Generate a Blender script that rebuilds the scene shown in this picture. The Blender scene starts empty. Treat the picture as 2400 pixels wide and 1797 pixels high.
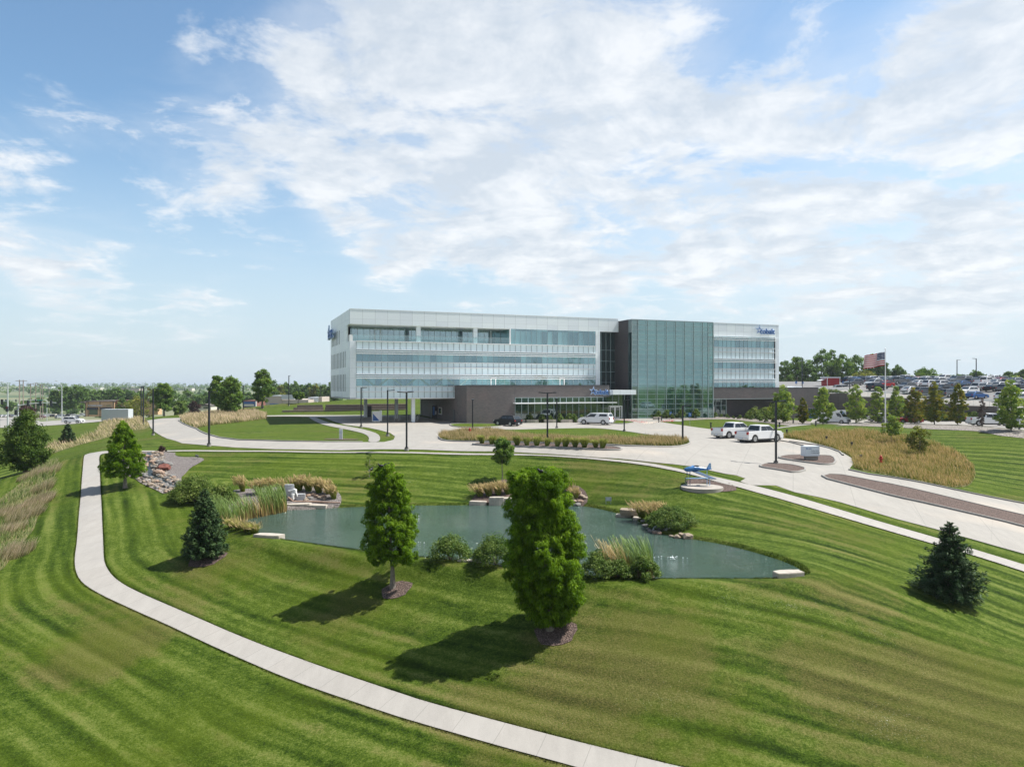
import bpy, bmesh, math, random
import numpy as np
from mathutils import Vector, Matrix
from mathutils.geometry import delaunay_2d_cdt
R = math.radians
random.seed(7); RNG = np.random.default_rng(7)
SC = bpy.context.scene
COL = SC.collection
# ---------------------------------------------------------------- camera
F, CX, YH, CZ = 1690.0, 1200.0, 905.5, 6.7
cam = bpy.data.cameras.new('camera'); co = bpy.data.objects.new('camera', cam); COL.objects.link(co)
co.location = (0, 0, CZ); co.rotation_euler = (R(90), 0, 0)
cam.sensor_width = 36; cam.lens = 36 * F / 2400; cam.shift_y = (YH - 898.5) / 2400
cam.clip_start = .5; cam.clip_end = 20000
SC.camera = co
SC.view_settings.view_transform = 'Standard'; SC.view_settings.look = 'None'
SC.view_settings.exposure = 0.64; SC.view_settings.gamma = 1
SC.cycles.volume_bounces = 0; SC.cycles.max_bounces = 6; SC.cycles.transparent_max_bounces = 12
SC.cycles.diffuse_bounces = 3; SC.cycles.glossy_bounces = 3
# ---------------------------------------------------------------- sun
PHI, ELEV = R(14), R(56.5)
SUNV = Vector((math.cos(ELEV) * math.cos(PHI), math.cos(ELEV) * math.sin(PHI), math.sin(ELEV)))
sl = bpy.data.lights.new('sun', 'SUN'); sl.energy = 5.0; sl.angle = R(.53); sl.color = (1, .955, .88)
so = bpy.data.objects.new('sun', sl); COL.objects.link(so); so.rotation_euler = SUNV.to_track_quat('Z', 'Y').to_euler()
# ---------------------------------------------------------------- node helper
class NT:
    def __init__(s, nt): s.nt = nt; s.nt.nodes.clear()
    def n(s, typ, ins=None, **kw):
        nd = s.nt.nodes.new(typ)
        for k, v in kw.items():
            setattr(nd, k, v)
        for k, v in (ins or {}).items():
            sock = nd.inputs[k]
            if isinstance(v, bpy.types.NodeSocket): s.nt.links.new(v, sock)
            else: sock.default_value = v
        return nd
    def m(s, op, a, b=0.0, c=0.0, clamp=False):
        nd = s.nt.nodes.new('ShaderNodeMath'); nd.operation = op; nd.use_clamp = clamp
        for i, v in enumerate((a, b, c)):
            if isinstance(v, bpy.types.NodeSocket): s.nt.links.new(v, nd.inputs[i])
            else: nd.inputs[i].default_value = v
        return nd.outputs[0]
    def vm(s, op, a, b=(0, 0, 0), out=0):
        nd = s.nt.nodes.new('ShaderNodeVectorMath'); nd.operation = op
        for i, v in enumerate((a, b)):
            if isinstance(v, bpy.types.NodeSocket): s.nt.links.new(v, nd.inputs[i])
            elif isinstance(v, (int, float)): nd.inputs['Scale'].default_value = v
            else: nd.inputs[i].default_value = v
        return nd.outputs[out]
    def noise(s, vec, scale, detail=4, rough=.55, dist=0):
        nd = s.n('ShaderNodeTexNoise', {'Scale': scale, 'Detail': detail, 'Roughness': rough, 'Distortion': dist})
        if vec is not None: s.nt.links.new(vec, nd.inputs['Vector'])
        return nd.outputs['Fac']
    def ramp(s, fac, stops, interp='LINEAR'):
        nd = s.nt.nodes.new('ShaderNodeValToRGB'); s.nt.links.new(fac, nd.inputs[0])
        cr = nd.color_ramp; cr.interpolation = interp
        while len(cr.elements) < len(stops): cr.elements.new(.5)
        for e, (p, c) in zip(cr.elements, stops):
            e.position = p; e.color = (*c, 1) if len(c) == 3 else c
        return nd.outputs[0]
    def mr(s, v, a, b, c=0., d=1., smooth=False):
        nd = s.nt.nodes.new('ShaderNodeMapRange'); nd.interpolation_type = 'SMOOTHSTEP' if smooth else 'LINEAR'
        for i, x in enumerate((v, a, b, c, d)):
            if isinstance(x, bpy.types.NodeSocket): s.nt.links.new(x, nd.inputs[i])
            else: nd.inputs[i].default_value = x
        return nd.outputs[0]
    def mix(s, f, a, b, bt='MIX'):
        nd = s.nt.nodes.new('ShaderNodeMix'); nd.data_type = 'RGBA'; nd.blend_type = bt
        for sock, v in ((nd.inputs[0], f), (nd.inputs[6], a), (nd.inputs[7], b)):
            if isinstance(v, bpy.types.NodeSocket): s.nt.links.new(v, sock)
            else: sock.default_value = (*v, 1) if isinstance(v, tuple) and len(v) == 3 else v
        return nd.outputs[2]
def pxdir(px, py):
    return Vector(((px - CX) / F, 1, (YH - py) / F)).normalized()
# ---------------------------------------------------------------- world
W = bpy.data.worlds.new('World'); SC.world = W; W.use_nodes = True
t = NT(W.node_tree)
sky = t.n('ShaderNodeTexSky', sky_type='NISHITA', sun_disc=False, sun_elevation=ELEV, sun_rotation=R(90) - PHI,
          altitude=300, air_density=1.0, dust_density=1.4, ozone_density=1.6)
g = t.n('ShaderNodeTexCoord').outputs['Generated']
D = t.vm('NORMALIZE', g)
sx = t.n('ShaderNodeSeparateXYZ', {0: D})
zc = t.m('MAXIMUM', sx.outputs[2], 0.0)
den = t.m('ADD', zc, .16)
P2 = t.n('ShaderNodeCombineXYZ', {0: t.m('DIVIDE', sx.outputs[0], den), 1: t.m('DIVIDE', sx.outputs[1], den), 2: 0.0}).outputs[0]
n1 = t.noise(t.vm('ADD', P2, (3.1, 8.2, 0)), 1.5, 9, .62, .6)
n2 = t.noise(t.vm('ADD', P2, (7.7, 1.2, 4)), 4.2, 7, .64, .35)
n3 = t.noise(t.vm('ADD', t.vm('MULTIPLY', D, (1, 1, 2.2)), (0, 0, 2)), 5.5, 8, .6, .2)
# broad cloud masses: (px, py, inner, outer, weight); angles in cosines
blobs = [(700, 330, 14, .85), (1080, 260, 15, .95), (1350, 420, 12, .9), (1700, 200, 12, .8), (2150, 380, 15, 1.0), (1850, 560, 10, .7),
         (350, 300, 9, .55), (80, 370, 10, .75), (950, 440, 9, .8), (1250, 110, 10, .7), (2380, 150, 13, .8), (300, 670, 7, .5), (480, 720, 4, .35),
         (1500, 560, 8, .55), (930, 585, 3, .45), (1150, 650, 5, .35), (2300, 600, 9, .6), (1350, 640, 5, .45), (100, 660, 6, .45), (1650, 650, 5, .35)]
acc = None
for px, py, rad, w in blobs:
    d = pxdir(px, py)
    dp = t.n('ShaderNodeVectorMath', {0: D, 1: tuple(d)}, operation='DOT_PRODUCT').outputs['Value']
    v = t.mr(dp, math.cos(R(rad)), 1.0, 0.0, w, True)
    acc = v if acc is None else t.m('ADD', acc, v)
holes = [(120, 60, 15, .7), (330, 560, 8, .55), (1330, 300, 5, .45), (700, 560, 7, .5), (1100, 560, 6, .35), (1880, 90, 8, .38), (1650, 400, 4, .5), (2080, 60, 5, .5), (560, 170, 4, .2), (1480, 700, 5, .2), (820, 120, 4, .25), (200, 480, 6, .3)]
for px, py, rad, w in holes:
    d = pxdir(px, py)
    dp = t.n('ShaderNodeVectorMath', {0: D, 1: tuple(d)}, operation='DOT_PRODUCT').outputs['Value']
    acc = t.m('SUBTRACT', acc, t.mr(dp, math.cos(R(rad)), 1.0, 0.0, w, True))
back = t.mr(sx.outputs[1], .3, -.2, 0, .62)          # behind the camera the sky is partly cloudy too
acc = t.m('MULTIPLY', t.m('ADD', t.m('MINIMUM', acc, 1.0), back), t.mr(sx.outputs[2], .55, .85, 1, .1))
nn = t.m('ADD', t.m('MULTIPLY', n1, .38), t.m('ADD', t.m('MULTIPLY', n2, .36), t.m('MULTIPLY', n3, .26)))
dens = t.m('ADD', t.m('MULTIPLY', t.m('SUBTRACT', nn, .5), 5.4), t.m('MULTIPLY', acc, .80))
cover = t.mr(dens, .20, .85, 0, 1, True)
veil = t.m('MULTIPLY', t.mr(t.m('ADD', acc, t.m('MULTIPLY', t.m('SUBTRACT', n1, .5), 2.6)), .0, 1.3, 0, 1, True), .42)
n2b = t.noise(t.vm('ADD', P2, (7.79, 1.26, 4)), 4.2, 7, .64, .35)          # the same field a step towards the sun: relief of the cloud tops
n1b = t.noise(t.vm('ADD', P2, (3.26, 8.30, 0)), 1.5, 9, .62, .6)
relief = t.m('ADD', t.m('MULTIPLY', t.m('SUBTRACT', n2, n2b), 2.6), t.m('MULTIPLY', t.m('SUBTRACT', n1, n1b), 2.8))
shade = t.m('ADD', .38, relief, clamp=True)
shade = t.m('SUBTRACT', 1.0, shade)
ccol = t.mix(t.m('MULTIPLY', shade, t.mr(cover, .3, 1, .1, .9)), (9.2, 9.4, 9.6), (6.1, 6.8, 7.6))
hz = t.mr(sx.outputs[2], 0.0, .34, 1.0, 0.0, True)
hzr = t.m('MULTIPLY', hz, t.mr(sx.outputs[0], -.6, .5, .82, .95))
fro = t.mr(sx.outputs[1], -.2, .5, 0, 1)
skyc = t.mix(1.0, sky.outputs[0], t.mix(fro, (1.0, 1.0, 1.0), (1.42, 1.66, 1.66)), 'MULTIPLY')
skyc = t.mix(hzr, skyc, (6.4, 7.4, 8.2))
thin = t.m('MULTIPLY', t.m('MAXIMUM', t.m('MULTIPLY', cover, .90), veil), t.mr(sx.outputs[2], .0, .12, .35, 1.0))
fin = t.mix(thin, skyc, ccol)
bg = t.n('ShaderNodeBackground', {'Color': fin, 'Strength': .069})
o = t.n('ShaderNodeOutputWorld', {'Surface': bg.outputs[0]})
W.cycles.sampling_method = 'MANUAL'; W.cycles.sample_map_resolution = 512
# ---------------------------------------------------------------- materials
MATS = {}
def material(name):
    m = bpy.data.materials.new(name); m.use_nodes = True; MATS[name] = m
    t = NT(m.node_tree); t.out = t.n('ShaderNodeOutputMaterial')
    return m, t
def pbr(t, col, rough=.7, bump=None, bstr=.2, bdist=.02, **kw):
    b = t.n('ShaderNodeBsdfPrincipled')
    if isinstance(col, bpy.types.NodeSocket): t.nt.links.new(col, b.inputs['Base Color'])
    else: b.inputs['Base Color'].default_value = (*col, 1)
    if isinstance(rough, bpy.types.NodeSocket): t.nt.links.new(rough, b.inputs['Roughness'])
    else: b.inputs['Roughness'].default_value = rough
    for k, v in kw.items(): b.inputs[k.replace('_', ' ')].default_value = v
    if bump is not None:
        bn = t.n('ShaderNodeBump', {'Height': bump, 'Strength': bstr, 'Distance': bdist})
        t.nt.links.new(bn.outputs[0], b.inputs['Normal'])
    t.nt.links.new(b.outputs[0], t.out.inputs[0])
    return b
def simple(name, col, rough=.6, var=.12, scale=3., coord='Object', metal=0., **kw):
    m, t = material(name)
    v = t.n('ShaderNodeTexCoord').outputs[coord]
    n = t.noise(v, scale, 5)
    c = t.mix(t.mr(n, .3, .7), tuple(x * (1 - var) for x in col), tuple(min(1, x * (1 + var)) for x in col))
    pbr(t, c, rough, Metallic=metal, **kw)
    return m
def M(n): return MATS[n]
# ---------------------------------------------------------------- mesh helpers
def mark(o, label=None, cat=None, group=None, kind=None):
    if label: o['label'] = label
    if cat: o['category'] = cat
    if group: o['group'] = group
    if kind: o['kind'] = kind
    return o
def empty(name, loc, rz=0, label=None, cat=None, group=None, scale=1):
    o = bpy.data.objects.new(name, None); COL.objects.link(o); o.location = loc; o.rotation_euler = (0, 0, rz)
    o.scale = (scale,) * 3; o.empty_display_size = .2
    return mark(o, label, cat, group)
def link(name, me, parent=None, mat=None):
    o = bpy.data.objects.new(name, me); COL.objects.link(o)
    if parent is not None: o.parent = parent
    if mat is not None: me.materials.append(mat if not isinstance(mat, str) else M(mat))
    return o
def dup(root, loc=None, rz=None, scale=None, label=None, group=None):
    r = root.copy(); COL.objects.link(r)
    if loc is not None: r.location = loc
    if rz is not None: r.rotation_euler = (0, 0, rz)
    if scale is not None: r.scale = (scale,) * 3 if isinstance(scale, (int, float)) else scale
    if label: r['label'] = label
    if group: r['group'] = group
    for ch in CH.get(root.name, []):
        c = ch.copy(); COL.objects.link(c); c.parent = r; CH.setdefault(r.name, []).append(c)
        for g2 in CH.get(ch.name, []):
            d2 = g2.copy(); COL.objects.link(d2); d2.parent = c; CH.setdefault(c.name, []).append(d2)
    return r
CH = {}
class MB:
    def __init__(s): s.v = []; s.f = []; s.mi = []; s.cur = 0
    def add(s, vs, fs):
        b = len(s.v); s.v += [tuple(v) for v in vs]; s.f += [tuple(i + b for i in f) for f in fs]; s.mi += [s.cur] * len(fs)
    def box(s, x0, x1, y0, y1, z0, z1):
        s.add([(x0, y0, z0), (x1, y0, z0), (x1, y1, z0), (x0, y1, z0), (x0, y0, z1), (x1, y0, z1), (x1, y1, z1), (x0, y1, z1)],
              [(0, 3, 2, 1), (4, 5, 6, 7), (0, 1, 5, 4), (1, 2, 6, 5), (2, 3, 7, 6), (3, 0, 4, 7)])
    def cyl(s, p, q, r0, r1=None, n=10, cap=True):
        r1 = r0 if r1 is None else r1
        p = Vector(p); q = Vector(q); d = (q - p).normalized()
        a = Vector((1, 0, 0)) if abs(d.x) < .8 else Vector((0, 1, 0))
        u = d.cross(a).normalized(); w = d.cross(u)
        vs = []
        for c, r in ((p, r0), (q, r1)):
            for i in range(n):
                an = 2 * math.pi * i / n; vs.append(c + u * (r * math.cos(an)) + w * (r * math.sin(an)))
        fs = [(i, (i + 1) % n, n + (i + 1) % n, n + i) for i in range(n)]
        if cap: fs += [tuple(range(n - 1, -1, -1)), tuple(range(n, 2 * n))]
        s.add(vs, fs)
    def tube(s, pts, rad, n=8):
        for i in range(len(pts) - 1):
            r0 = rad[i] if isinstance(rad, (list, tuple)) else rad; r1 = rad[i + 1] if isinstance(rad, (list, tuple)) else rad
            s.cyl(pts[i], pts[i + 1], r0, r1, n)
    def prism(s, poly, y0, y1, axis='y', taper=None):
        """poly in (x,z), extruded along y (axis y) or poly in (x,y), extruded along z."""
        n = len(poly); vs = []
        for k, y in enumerate((y0, y1)):
            for (a, b) in poly:
                vs.append((a, y, b) if axis == 'y' else (a, b, y))
        fs = [(i, (i + 1) % n, n + (i + 1) % n, n + i) for i in range(n)] + [tuple(range(n - 1, -1, -1)), tuple(range(n, 2 * n))]
        s.add(vs, fs)
    def comb(s, xs, w, z0, z1, y0, y1, rail=.03):
        """upright bars hanging from one rail, a single piece"""
        P = []
        for x in xs: P += [(x - w / 2, z1 - rail), (x - w / 2, z0), (x + w / 2, z0), (x + w / 2, z1 - rail)]
        s.prism(P + [(xs[-1] + w / 2, z1), (xs[0] - w / 2, z1)], y0, y1)
    def rows(s, zs, h, x0, x1, y0, y1, spine=.04):
        P = []
        for z in zs: P += [(x0 + spine, z - h / 2), (x1, z - h / 2), (x1, z + h / 2), (x0 + spine, z + h / 2)]
        s.prism(P + [(x0, zs[-1] + h / 2), (x0, zs[0] - h / 2)], y0, y1)
    def sph(s, c, r, nu=10, nv=7, sc=(1, 1, 1)):
        vs = [(c[0], c[1], c[2] + r * sc[2])]
        for j in range(1, nv):
            for i in range(nu):
                a, b = math.pi * j / nv, 2 * math.pi * i / nu
                vs.append((c[0] + r * sc[0] * math.sin(a) * math.cos(b), c[1] + r * sc[1] * math.sin(a) * math.sin(b), c[2] + r * sc[2] * math.cos(a)))
        vs.append((c[0], c[1], c[2] - r * sc[2])); fs = []
        for i in range(nu): fs.append((0, 1 + i, 1 + (i + 1) % nu))
        for j in range(nv - 2):
            for i in range(nu):
                a = 1 + j * nu; fs.append((a + i, a + nu + i, a + nu + (i + 1) % nu, a + (i + 1) % nu))
        a = 1 + (nv - 2) * nu
        for i in range(nu): fs.append((a + i, len(vs) - 1, a + (i + 1) % nu))
        s.add(vs, fs)
    def build(s, name, mat, parent=None, smooth=False, bevel=0, recalc=False):
        me = bpy.data.meshes.new(name); me.from_pydata(s.v, [], s.f)
        for m_ in (mat if isinstance(mat, (list, tuple)) else [mat]): me.materials.append(M(m_) if isinstance(m_, str) else m_)
        if any(s.mi): me.polygons.foreach_set('material_index', s.mi)
        if bevel or recalc:
            bm = bmesh.new(); bm.from_mesh(me)
            bmesh.ops.remove_doubles(bm, verts=bm.verts, dist=1e-5)
            bmesh.ops.recalc_face_normals(bm, faces=bm.faces)
            if bevel:
                es = [e for e in bm.edges if len(e.link_faces) == 2 and e.calc_face_angle(0) > .5]
                bmesh.ops.bevel(bm, geom=es, offset=bevel, segments=2, affect='EDGES', clamp_overlap=True)
            bm.to_mesh(me); bm.free()
        if smooth:
            me.polygons.foreach_set('use_smooth', [True] * len(me.polygons))
            try: me.set_sharp_from_angle(angle=R(38))
            except Exception: pass
        me.update()
        o = link(name, me, parent)
        if parent is not None: CH.setdefault(parent.name, []).append(o)
        return o
def npmesh(name, V, Fc, mat, parent=None, attrs=None, smooth=False):
    """V (n,3), Fc (m,k) uniform face size"""
    me = bpy.data.meshes.new(name); V = np.asarray(V, np.float32); Fc = np.asarray(Fc, np.int32)
    k = Fc.shape[1]
    me.vertices.add(len(V)); me.vertices.foreach_set('co', V.ravel())
    me.loops.add(Fc.size); me.loops.foreach_set('vertex_index', Fc.ravel())
    me.polygons.add(len(Fc)); me.polygons.foreach_set('loop_start', np.arange(0, Fc.size, k, dtype=np.int32))
    me.polygons.foreach_set('loop_total', np.full(len(Fc), k, np.int32))
    if smooth: me.polygons.foreach_set('use_smooth', np.ones(len(Fc), bool))
    me.update(calc_edges=True)
    for an, arr in (attrs or {}).items():
        a = me.attributes.new(an, 'FLOAT', 'POINT'); a.data.foreach_set('value', np.asarray(arr, np.float32))
    for m_ in (mat if isinstance(mat, (list, tuple)) else [mat]): me.materials.append(M(m_) if isinstance(m_, str) else m_)
    o = link(name, me, parent)
    if parent is not None: CH.setdefault(parent.name, []).append(o)
    return o
# ================================================================ ground shape
CP = [(0,1797,-7.6),(600,1797,-7.3),(1450,1797,-7.0),(2000,1797,-6.9),(2400,1797,-6.9),(0,1560,-6.4),(400,1500,-6.0),(955,1662,-6.4),(1650,1600,-5.4),(2200,1600,-5.8),
 (210,1313,-4.5),(210,1193,-2.9),(212,1120,-1.8),(212,1063,-.75),(300,1400,-5.35),(0,1380,-5.2),(0,1240,-4.4),(60,1110,-3.6),(300,1143,-2.3),(360,1056,-.45),(480,1310,-4.2),(380,1230,-3.5),
 (700,1350,-4.6),(918,1378,-4.5),(1100,1400,-4.3),(1290,1478,-4.8),(1600,1430,-4.0),(1900,1430,-4.0),
 (420,1057,-.35),(640,1058,-.1),(900,1061,0),(1168,1062,0),(1308,1069,0),(1500,1085,-.25),(1617,1108,-.7),(1720,1136,-1.2),(1827,1170,-1.9),(2000,1214,-2.85),(2172,1264,-3.75),(2400,1332,-4.8),(2520,1368,-5.2),
 (1635,1142,-1.35),(1818,1089,-.9),(1905,1080,-.8),(1925,1120,-1.4),(2200,1165,-2.7),(2400,1222,-3.9),(2520,1250,-4.4),(2400,1180,-3.6),(2520,1210,-4.2),
 (1830,1026,.1),(1950,1020,0),(2050,1105,-1.4),(2100,1050,-.9),(2270,1100,-2.0),(2400,1070,-1.0),(2400,1027,.4),(2360,1009,1.0),(2100,996,.3),(1990,994,-.5),(1958,992,-.8),
 (1850,986,-.5),(1700,978,.2),(1094,993,.3),(1481,981,.5),(1660,977.5,.4),(1750,1012,.1),(1790,1034,0),(1500,1020,.1),(1300,1010,.2),(1300,990,.3),(1000,1040,0),(1000,990,.2),(850,1023,0),
 (600,1010,.2),(486,1018,.1),(486,1046,0),(430,990,.1),(369,984,-.3),(720,990,.4),(630,976,.6),(800,973,.6),(270,1010,-.9),(280,984,-1.7),(120,1015,-3.0),(20,1040,-3.6),(180,1060,-1.6),(100,1085,-3.0),
 (2235,1405,-4.7),(2400,1450,-5.3),(1250,1130,-2.0),(900,1120,-1.7),(640,1120,-1.7),(440,1100,-1.35),(1450,1150,-2.1),(1900,1260,-2.95)]
RIM = [(575,1207),(640,1199),(675,1195),(740,1194),(800,1189),(900,1186),(1000,1184),(1100,1184),(1200,1182),(1300,1180),(1375,1186),(1443,1201),(1490,1216),(1522,1240),(1560,1254),(1616,1262),
       (1700,1276),(1780,1297),(1845,1318),(1884,1338),(1880,1351),(1822,1357),(1700,1358),(1540,1358),(1390,1354),(1250,1338),(1118,1321),(1020,1310),(846,1291),(651,1264),(612,1253),(585,1238),(562,1220)]
WZ = -3.3
def at_z(px, py, z):
    d = (CZ - z) * F / (py - YH); return ((px - CX) / F * d, d)
cpw = []
for px, py, z in CP: cpw.append((*at_z(px, py, z), z))
RIMW = [at_z(px, py, WZ) for px, py in RIM]
for x, y in RIMW: cpw.append((x, y, WZ + .18))
cpw += [(66,150,-.3),(70,157,.1),(74,163,.3),(60,140,-.5),(-90,60,-7),(-70,30,-8.5),(-40,8,-8.6),(0,0,-8.8),(0,14,-8.3),(45,8,-8.6),(70,30,-8.2),(90,50,-6),(110,75,-3),(15.2,59.4,-1.36),(13.6,58.7,-1.36),(16.9,58.7,-1.36),(15.2,57.6,-1.40),(15.2,55.9,-1.65),(110,110,1),(90,130,.5),(70,175,-1),(110,160,2),(60,200,1),(0,180,2.2),(-20,160,.9),(-45,150,.6),
        (-70,140,0),(-95,150,-1.8),(-120,165,-2.6),(-140,110,-4.2),(-110,90,-5),(-100,190,-2.6),(-150,250,-3.7),(-140,200,-3.0),(-106,175,-2.35),(-175,250,-3.8),(-120,232,-3.2),(-160,215,-3.2),(-60,185,2.2),(-40,195,3.4),(-10,200,4.2),(-30,230,3.0),(-80,240,-2.2),(-60,210,1.0),(60,260,4),(160,200,5),(130,260,6),(0,300,3),(-200,300,-6),(200,100,3),(-200,150,-5),(-250,60,-9),
        (-200,-50,-9),(0,-80,-8),(150,-60,-7),(-46,176,1.2),(-25,172,1.3),(-3,168,1.0),(-40,168,.9)]
A = np.array(cpw); CPX, CPZ = A[:, :2], A[:, 2]
def _k(d2): return -np.sqrt(d2 + 16.0)
def _fit():
    n = len(CPX); d2 = ((CPX[:, None] - CPX[None]) ** 2).sum(-1)
    K = _k(d2) + np.eye(n) * .6
    Pm = np.c_[np.ones(n), CPX]
    S = np.zeros((n + 3, n + 3)); S[:n, :n] = K; S[:n, n:] = Pm; S[n:, :n] = Pm.T
    return np.linalg.solve(S, np.r_[CPZ, 0, 0, 0])
WT = _fit()
def farz(X, Y):
    d = np.sqrt(X * X + Y * Y); ang = np.arctan2(X, Y)
    z = -11 + 7 * np.sin(ang * 3 + 1) * 0 + 17.0 * np.clip((d - 700) / 1800, 0, 1)
    z = z + 2.0 * np.sin(X / 210. + 1.3) * np.sin(Y / 260.) * np.clip((d - 300) / 400, 0, 1)
    z = z + 16 * np.clip((ang - .05) / .25, 0, 1) * np.clip(1 - (d - 400) / 1600, 0, 1)
    return z
PLC = ((1645 - CX) / F * 57.6, 57.6, CZ - (1139.7 - YH) * 57.6 / F)
def H0(X, Y):
    X = np.atleast_1d(np.asarray(X, float)); Y = np.atleast_1d(np.asarray(Y, float)); sh = X.shape
    x, y = X.ravel(), Y.ravel(); out = np.empty(len(x))
    for i in range(0, len(x), 20000):
        xs, ys = x[i:i + 20000], y[i:i + 20000]
        d2 = (xs[:, None] - CPX[:, 0]) ** 2 + (ys[:, None] - CPX[:, 1]) ** 2
        out[i:i + 20000] = _k(d2) @ WT[:-3] + WT[-3] + WT[-2] * xs + WT[-1] * ys
    d = np.sqrt(x * x + y * y); w = np.clip((d - 230) / 180, 0, 1); w = w * w * (3 - 2 * w)
    out = out * (1 - w) + farz(x, y) * w
    k = np.clip(1 - (np.hypot(x - PLC[0], y - PLC[1]) - 1.5) / 1.7, 0, 1); k = k * k * (3 - 2 * k); out = out * (1 - k) + (PLC[2] - .17 + .08 * (y - PLC[1])) * k
    return out.reshape(sh)
def h0(x, y): return float(H0([x], [y])[0])
def segdist(X, Y, poly, closed=True):
    X = np.asarray(X, float); Y = np.asarray(Y, float)
    best = np.full(X.shape, 1e9); sb = np.zeros(X.shape); sg = np.ones(X.shape); n = len(poly); s0 = 0
    for i in range(n if closed else n - 1):
        ax, ay = poly[i][:2]; bx, by = poly[(i + 1) % n][:2]
        dx, dy = bx - ax, by - ay; L = math.hypot(dx, dy) + 1e-9
        u = np.clip(((X - ax) * dx + (Y - ay) * dy) / L ** 2, 0, 1)
        ex, ey = X - ax - u * dx, Y - ay - u * dy; d = np.hypot(ex, ey)
        m = d < best; best = np.where(m, d, best); sb = np.where(m, s0 + u * L, sb); sg = np.where(m, np.sign(dx * ey - dy * ex + 1e-12), sg); s0 += L
    return best, sb, sg
def inside(X, Y, poly):
    X = np.asarray(X, float); Y = np.asarray(Y, float); c = np.zeros(X.shape, bool); n = len(poly)
    for i in range(n):
        x0, y0 = poly[i][:2]; x1, y1 = poly[(i + 1) % n][:2]
        if y0 == y1: continue
        c ^= ((y0 > Y) != (y1 > Y)) & (X < (x1 - x0) * (Y - y0) / (y1 - y0) + x0)
    return c
def smoothloop(poly, it=2, closed=True):
    for _ in range(it):
        q = []; n = len(poly)
        if not closed: q.append(poly[0])
        for i in range(n if closed else n - 1):
            a = poly[i]; b = poly[(i + 1) % n]
            q.append(tuple(.75 * u + .25 * v for u, v in zip(a, b))); q.append(tuple(.25 * u + .75 * v for u, v in zip(a, b)))
        if not closed: q.append(poly[-1])
        poly = q
    return poly
POND = smoothloop(RIMW, 2)
def HP(X, Y):
    X = np.atleast_1d(np.asarray(X, float)); Y = np.atleast_1d(np.asarray(Y, float))
    z = H0(X, Y)
    m = (X > -45) & (X < 30) & (Y > 30) & (Y < 80)
    if m.any():
        xs, ys = X[m], Y[m]; d, _, _ = segdist(xs, ys, POND); ins = inside(xs, ys, POND)
        zz = z[m]
        lip = WZ + .16 * np.clip(d / .35, 0, 1)
        w = np.clip(d / 1.6, 0, 1); w2 = np.clip((d - .8) / 1.2, 0, 1); outz = lip * (1 - w) + (np.maximum(zz, WZ + .1) * (1 - w2) + zz * w2) * w
        zz = np.where(ins, WZ - np.clip(d * 1.2, 0, 1.3), outz)
        z[m] = zz
    return z
RAYD = np.concatenate([np.arange(14, 60, .25), np.arange(60, 200, .6), np.arange(200, 420, 2.)])
def G(px, py):
    """where the view ray through a photo pixel meets the ground"""
    X = (px - CX) / F * RAYD; z = CZ - (py - YH) / F * RAYD
    h = H0(X, RAYD); k = np.argmax(z < h)
    if not (z < h).any(): return (X[-1], RAYD[-1], h[-1])
    if k == 0: d = RAYD[0]
    else:
        a, b = z[k - 1] - h[k - 1], z[k] - h[k]; d = RAYD[k - 1] + (RAYD[k] - RAYD[k - 1]) * a / (a - b)
    x = (px - CX) / F * d
    return (x, d, h0(x, d))
def GL(L): return [G(*p)[:2] for p in L]
# ---------------------------------------------------------------- ground materials
m, t = material('lawn')
oc = t.n('ShaderNodeTexCoord').outputs['Object']
st = t.n('ShaderNodeAttribute', attribute_name='stripe').outputs['Fac']
dv = t.n('ShaderNodeAttribute', attribute_name='dry').outputs['Fac']
wob = t.m('MULTIPLY', t.m('SUBTRACT', t.noise(oc, .10, 3), .5), .6)
ph = t.m('ADD', st, wob)
s1 = t.m('SINE', t.m('MULTIPLY', ph, 2 * math.pi / 2.1))
s2 = t.m('SINE', t.m('ADD', t.m('MULTIPLY', ph, 2 * math.pi / .93), t.m('MULTIPLY', t.noise(oc, .07, 2), 6.0)))
sv = t.m('ADD', t.m('MULTIPLY', t.mr(s1, -.7, .7, -1, 1, True), .17), t.m('MULTIPLY', s2, .15))
sv = t.m('MULTIPLY', sv, t.mr(t.noise(oc, .12, 3), .35, .62, .25, 1.3))
al = t.n('ShaderNodeAttribute', attribute_name='along').outputs['Fac']
streak = t.noise(t.n('ShaderNodeCombineXYZ', {0: t.m('MULTIPLY', ph, 1.9), 1: t.m('MULTIPLY', al, .13), 2: 0.0}).outputs[0], 1.0, 5, .65)
mid = t.noise(oc, 1.1, 6, .65); tuft = t.noise(oc, 4.6, 5, .75); fine = t.noise(oc, 13, 4, .75); vf = t.noise(oc, 38, 3, .8)
fac = t.m('ADD', t.m('ADD', .5, sv), t.m('ADD', t.m('MULTIPLY', t.m('SUBTRACT', mid, .5), .7), t.m('ADD', t.m('MULTIPLY', t.m('SUBTRACT', streak, .5), 1.15), t.m('ADD', t.m('MULTIPLY', t.m('SUBTRACT', tuft, .5), 1.3), t.m('MULTIPLY', t.m('SUBTRACT', fine, .5), 1.8)))))
green = t.ramp(fac, [(0.0, (.009, .025, .0015)), (.34, (.041, .077, .006)), (.64, (.090, .136, .017)), (1.0, (.19, .225, .055))])
big = t.m('ADD', t.noise(oc, .085, 5, .6), t.m('MULTIPLY', t.m('SUBTRACT', mid, .5), .35))
dry = t.m('MULTIPLY', t.mr(t.m('ADD', big, t.m('ADD', t.m('MULTIPLY', sv, .22), dv)), .52, .72, 0, 1, True), t.mr(fine, .3, .62, .45, 1))
drycol = t.ramp(t.m('ADD', fine, t.m('MULTIPLY', sv, .3)), [(.25, (.048, .046, .011)), (.55, (.135, .112, .04)), (.8, (.27, .215, .10))])
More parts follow.
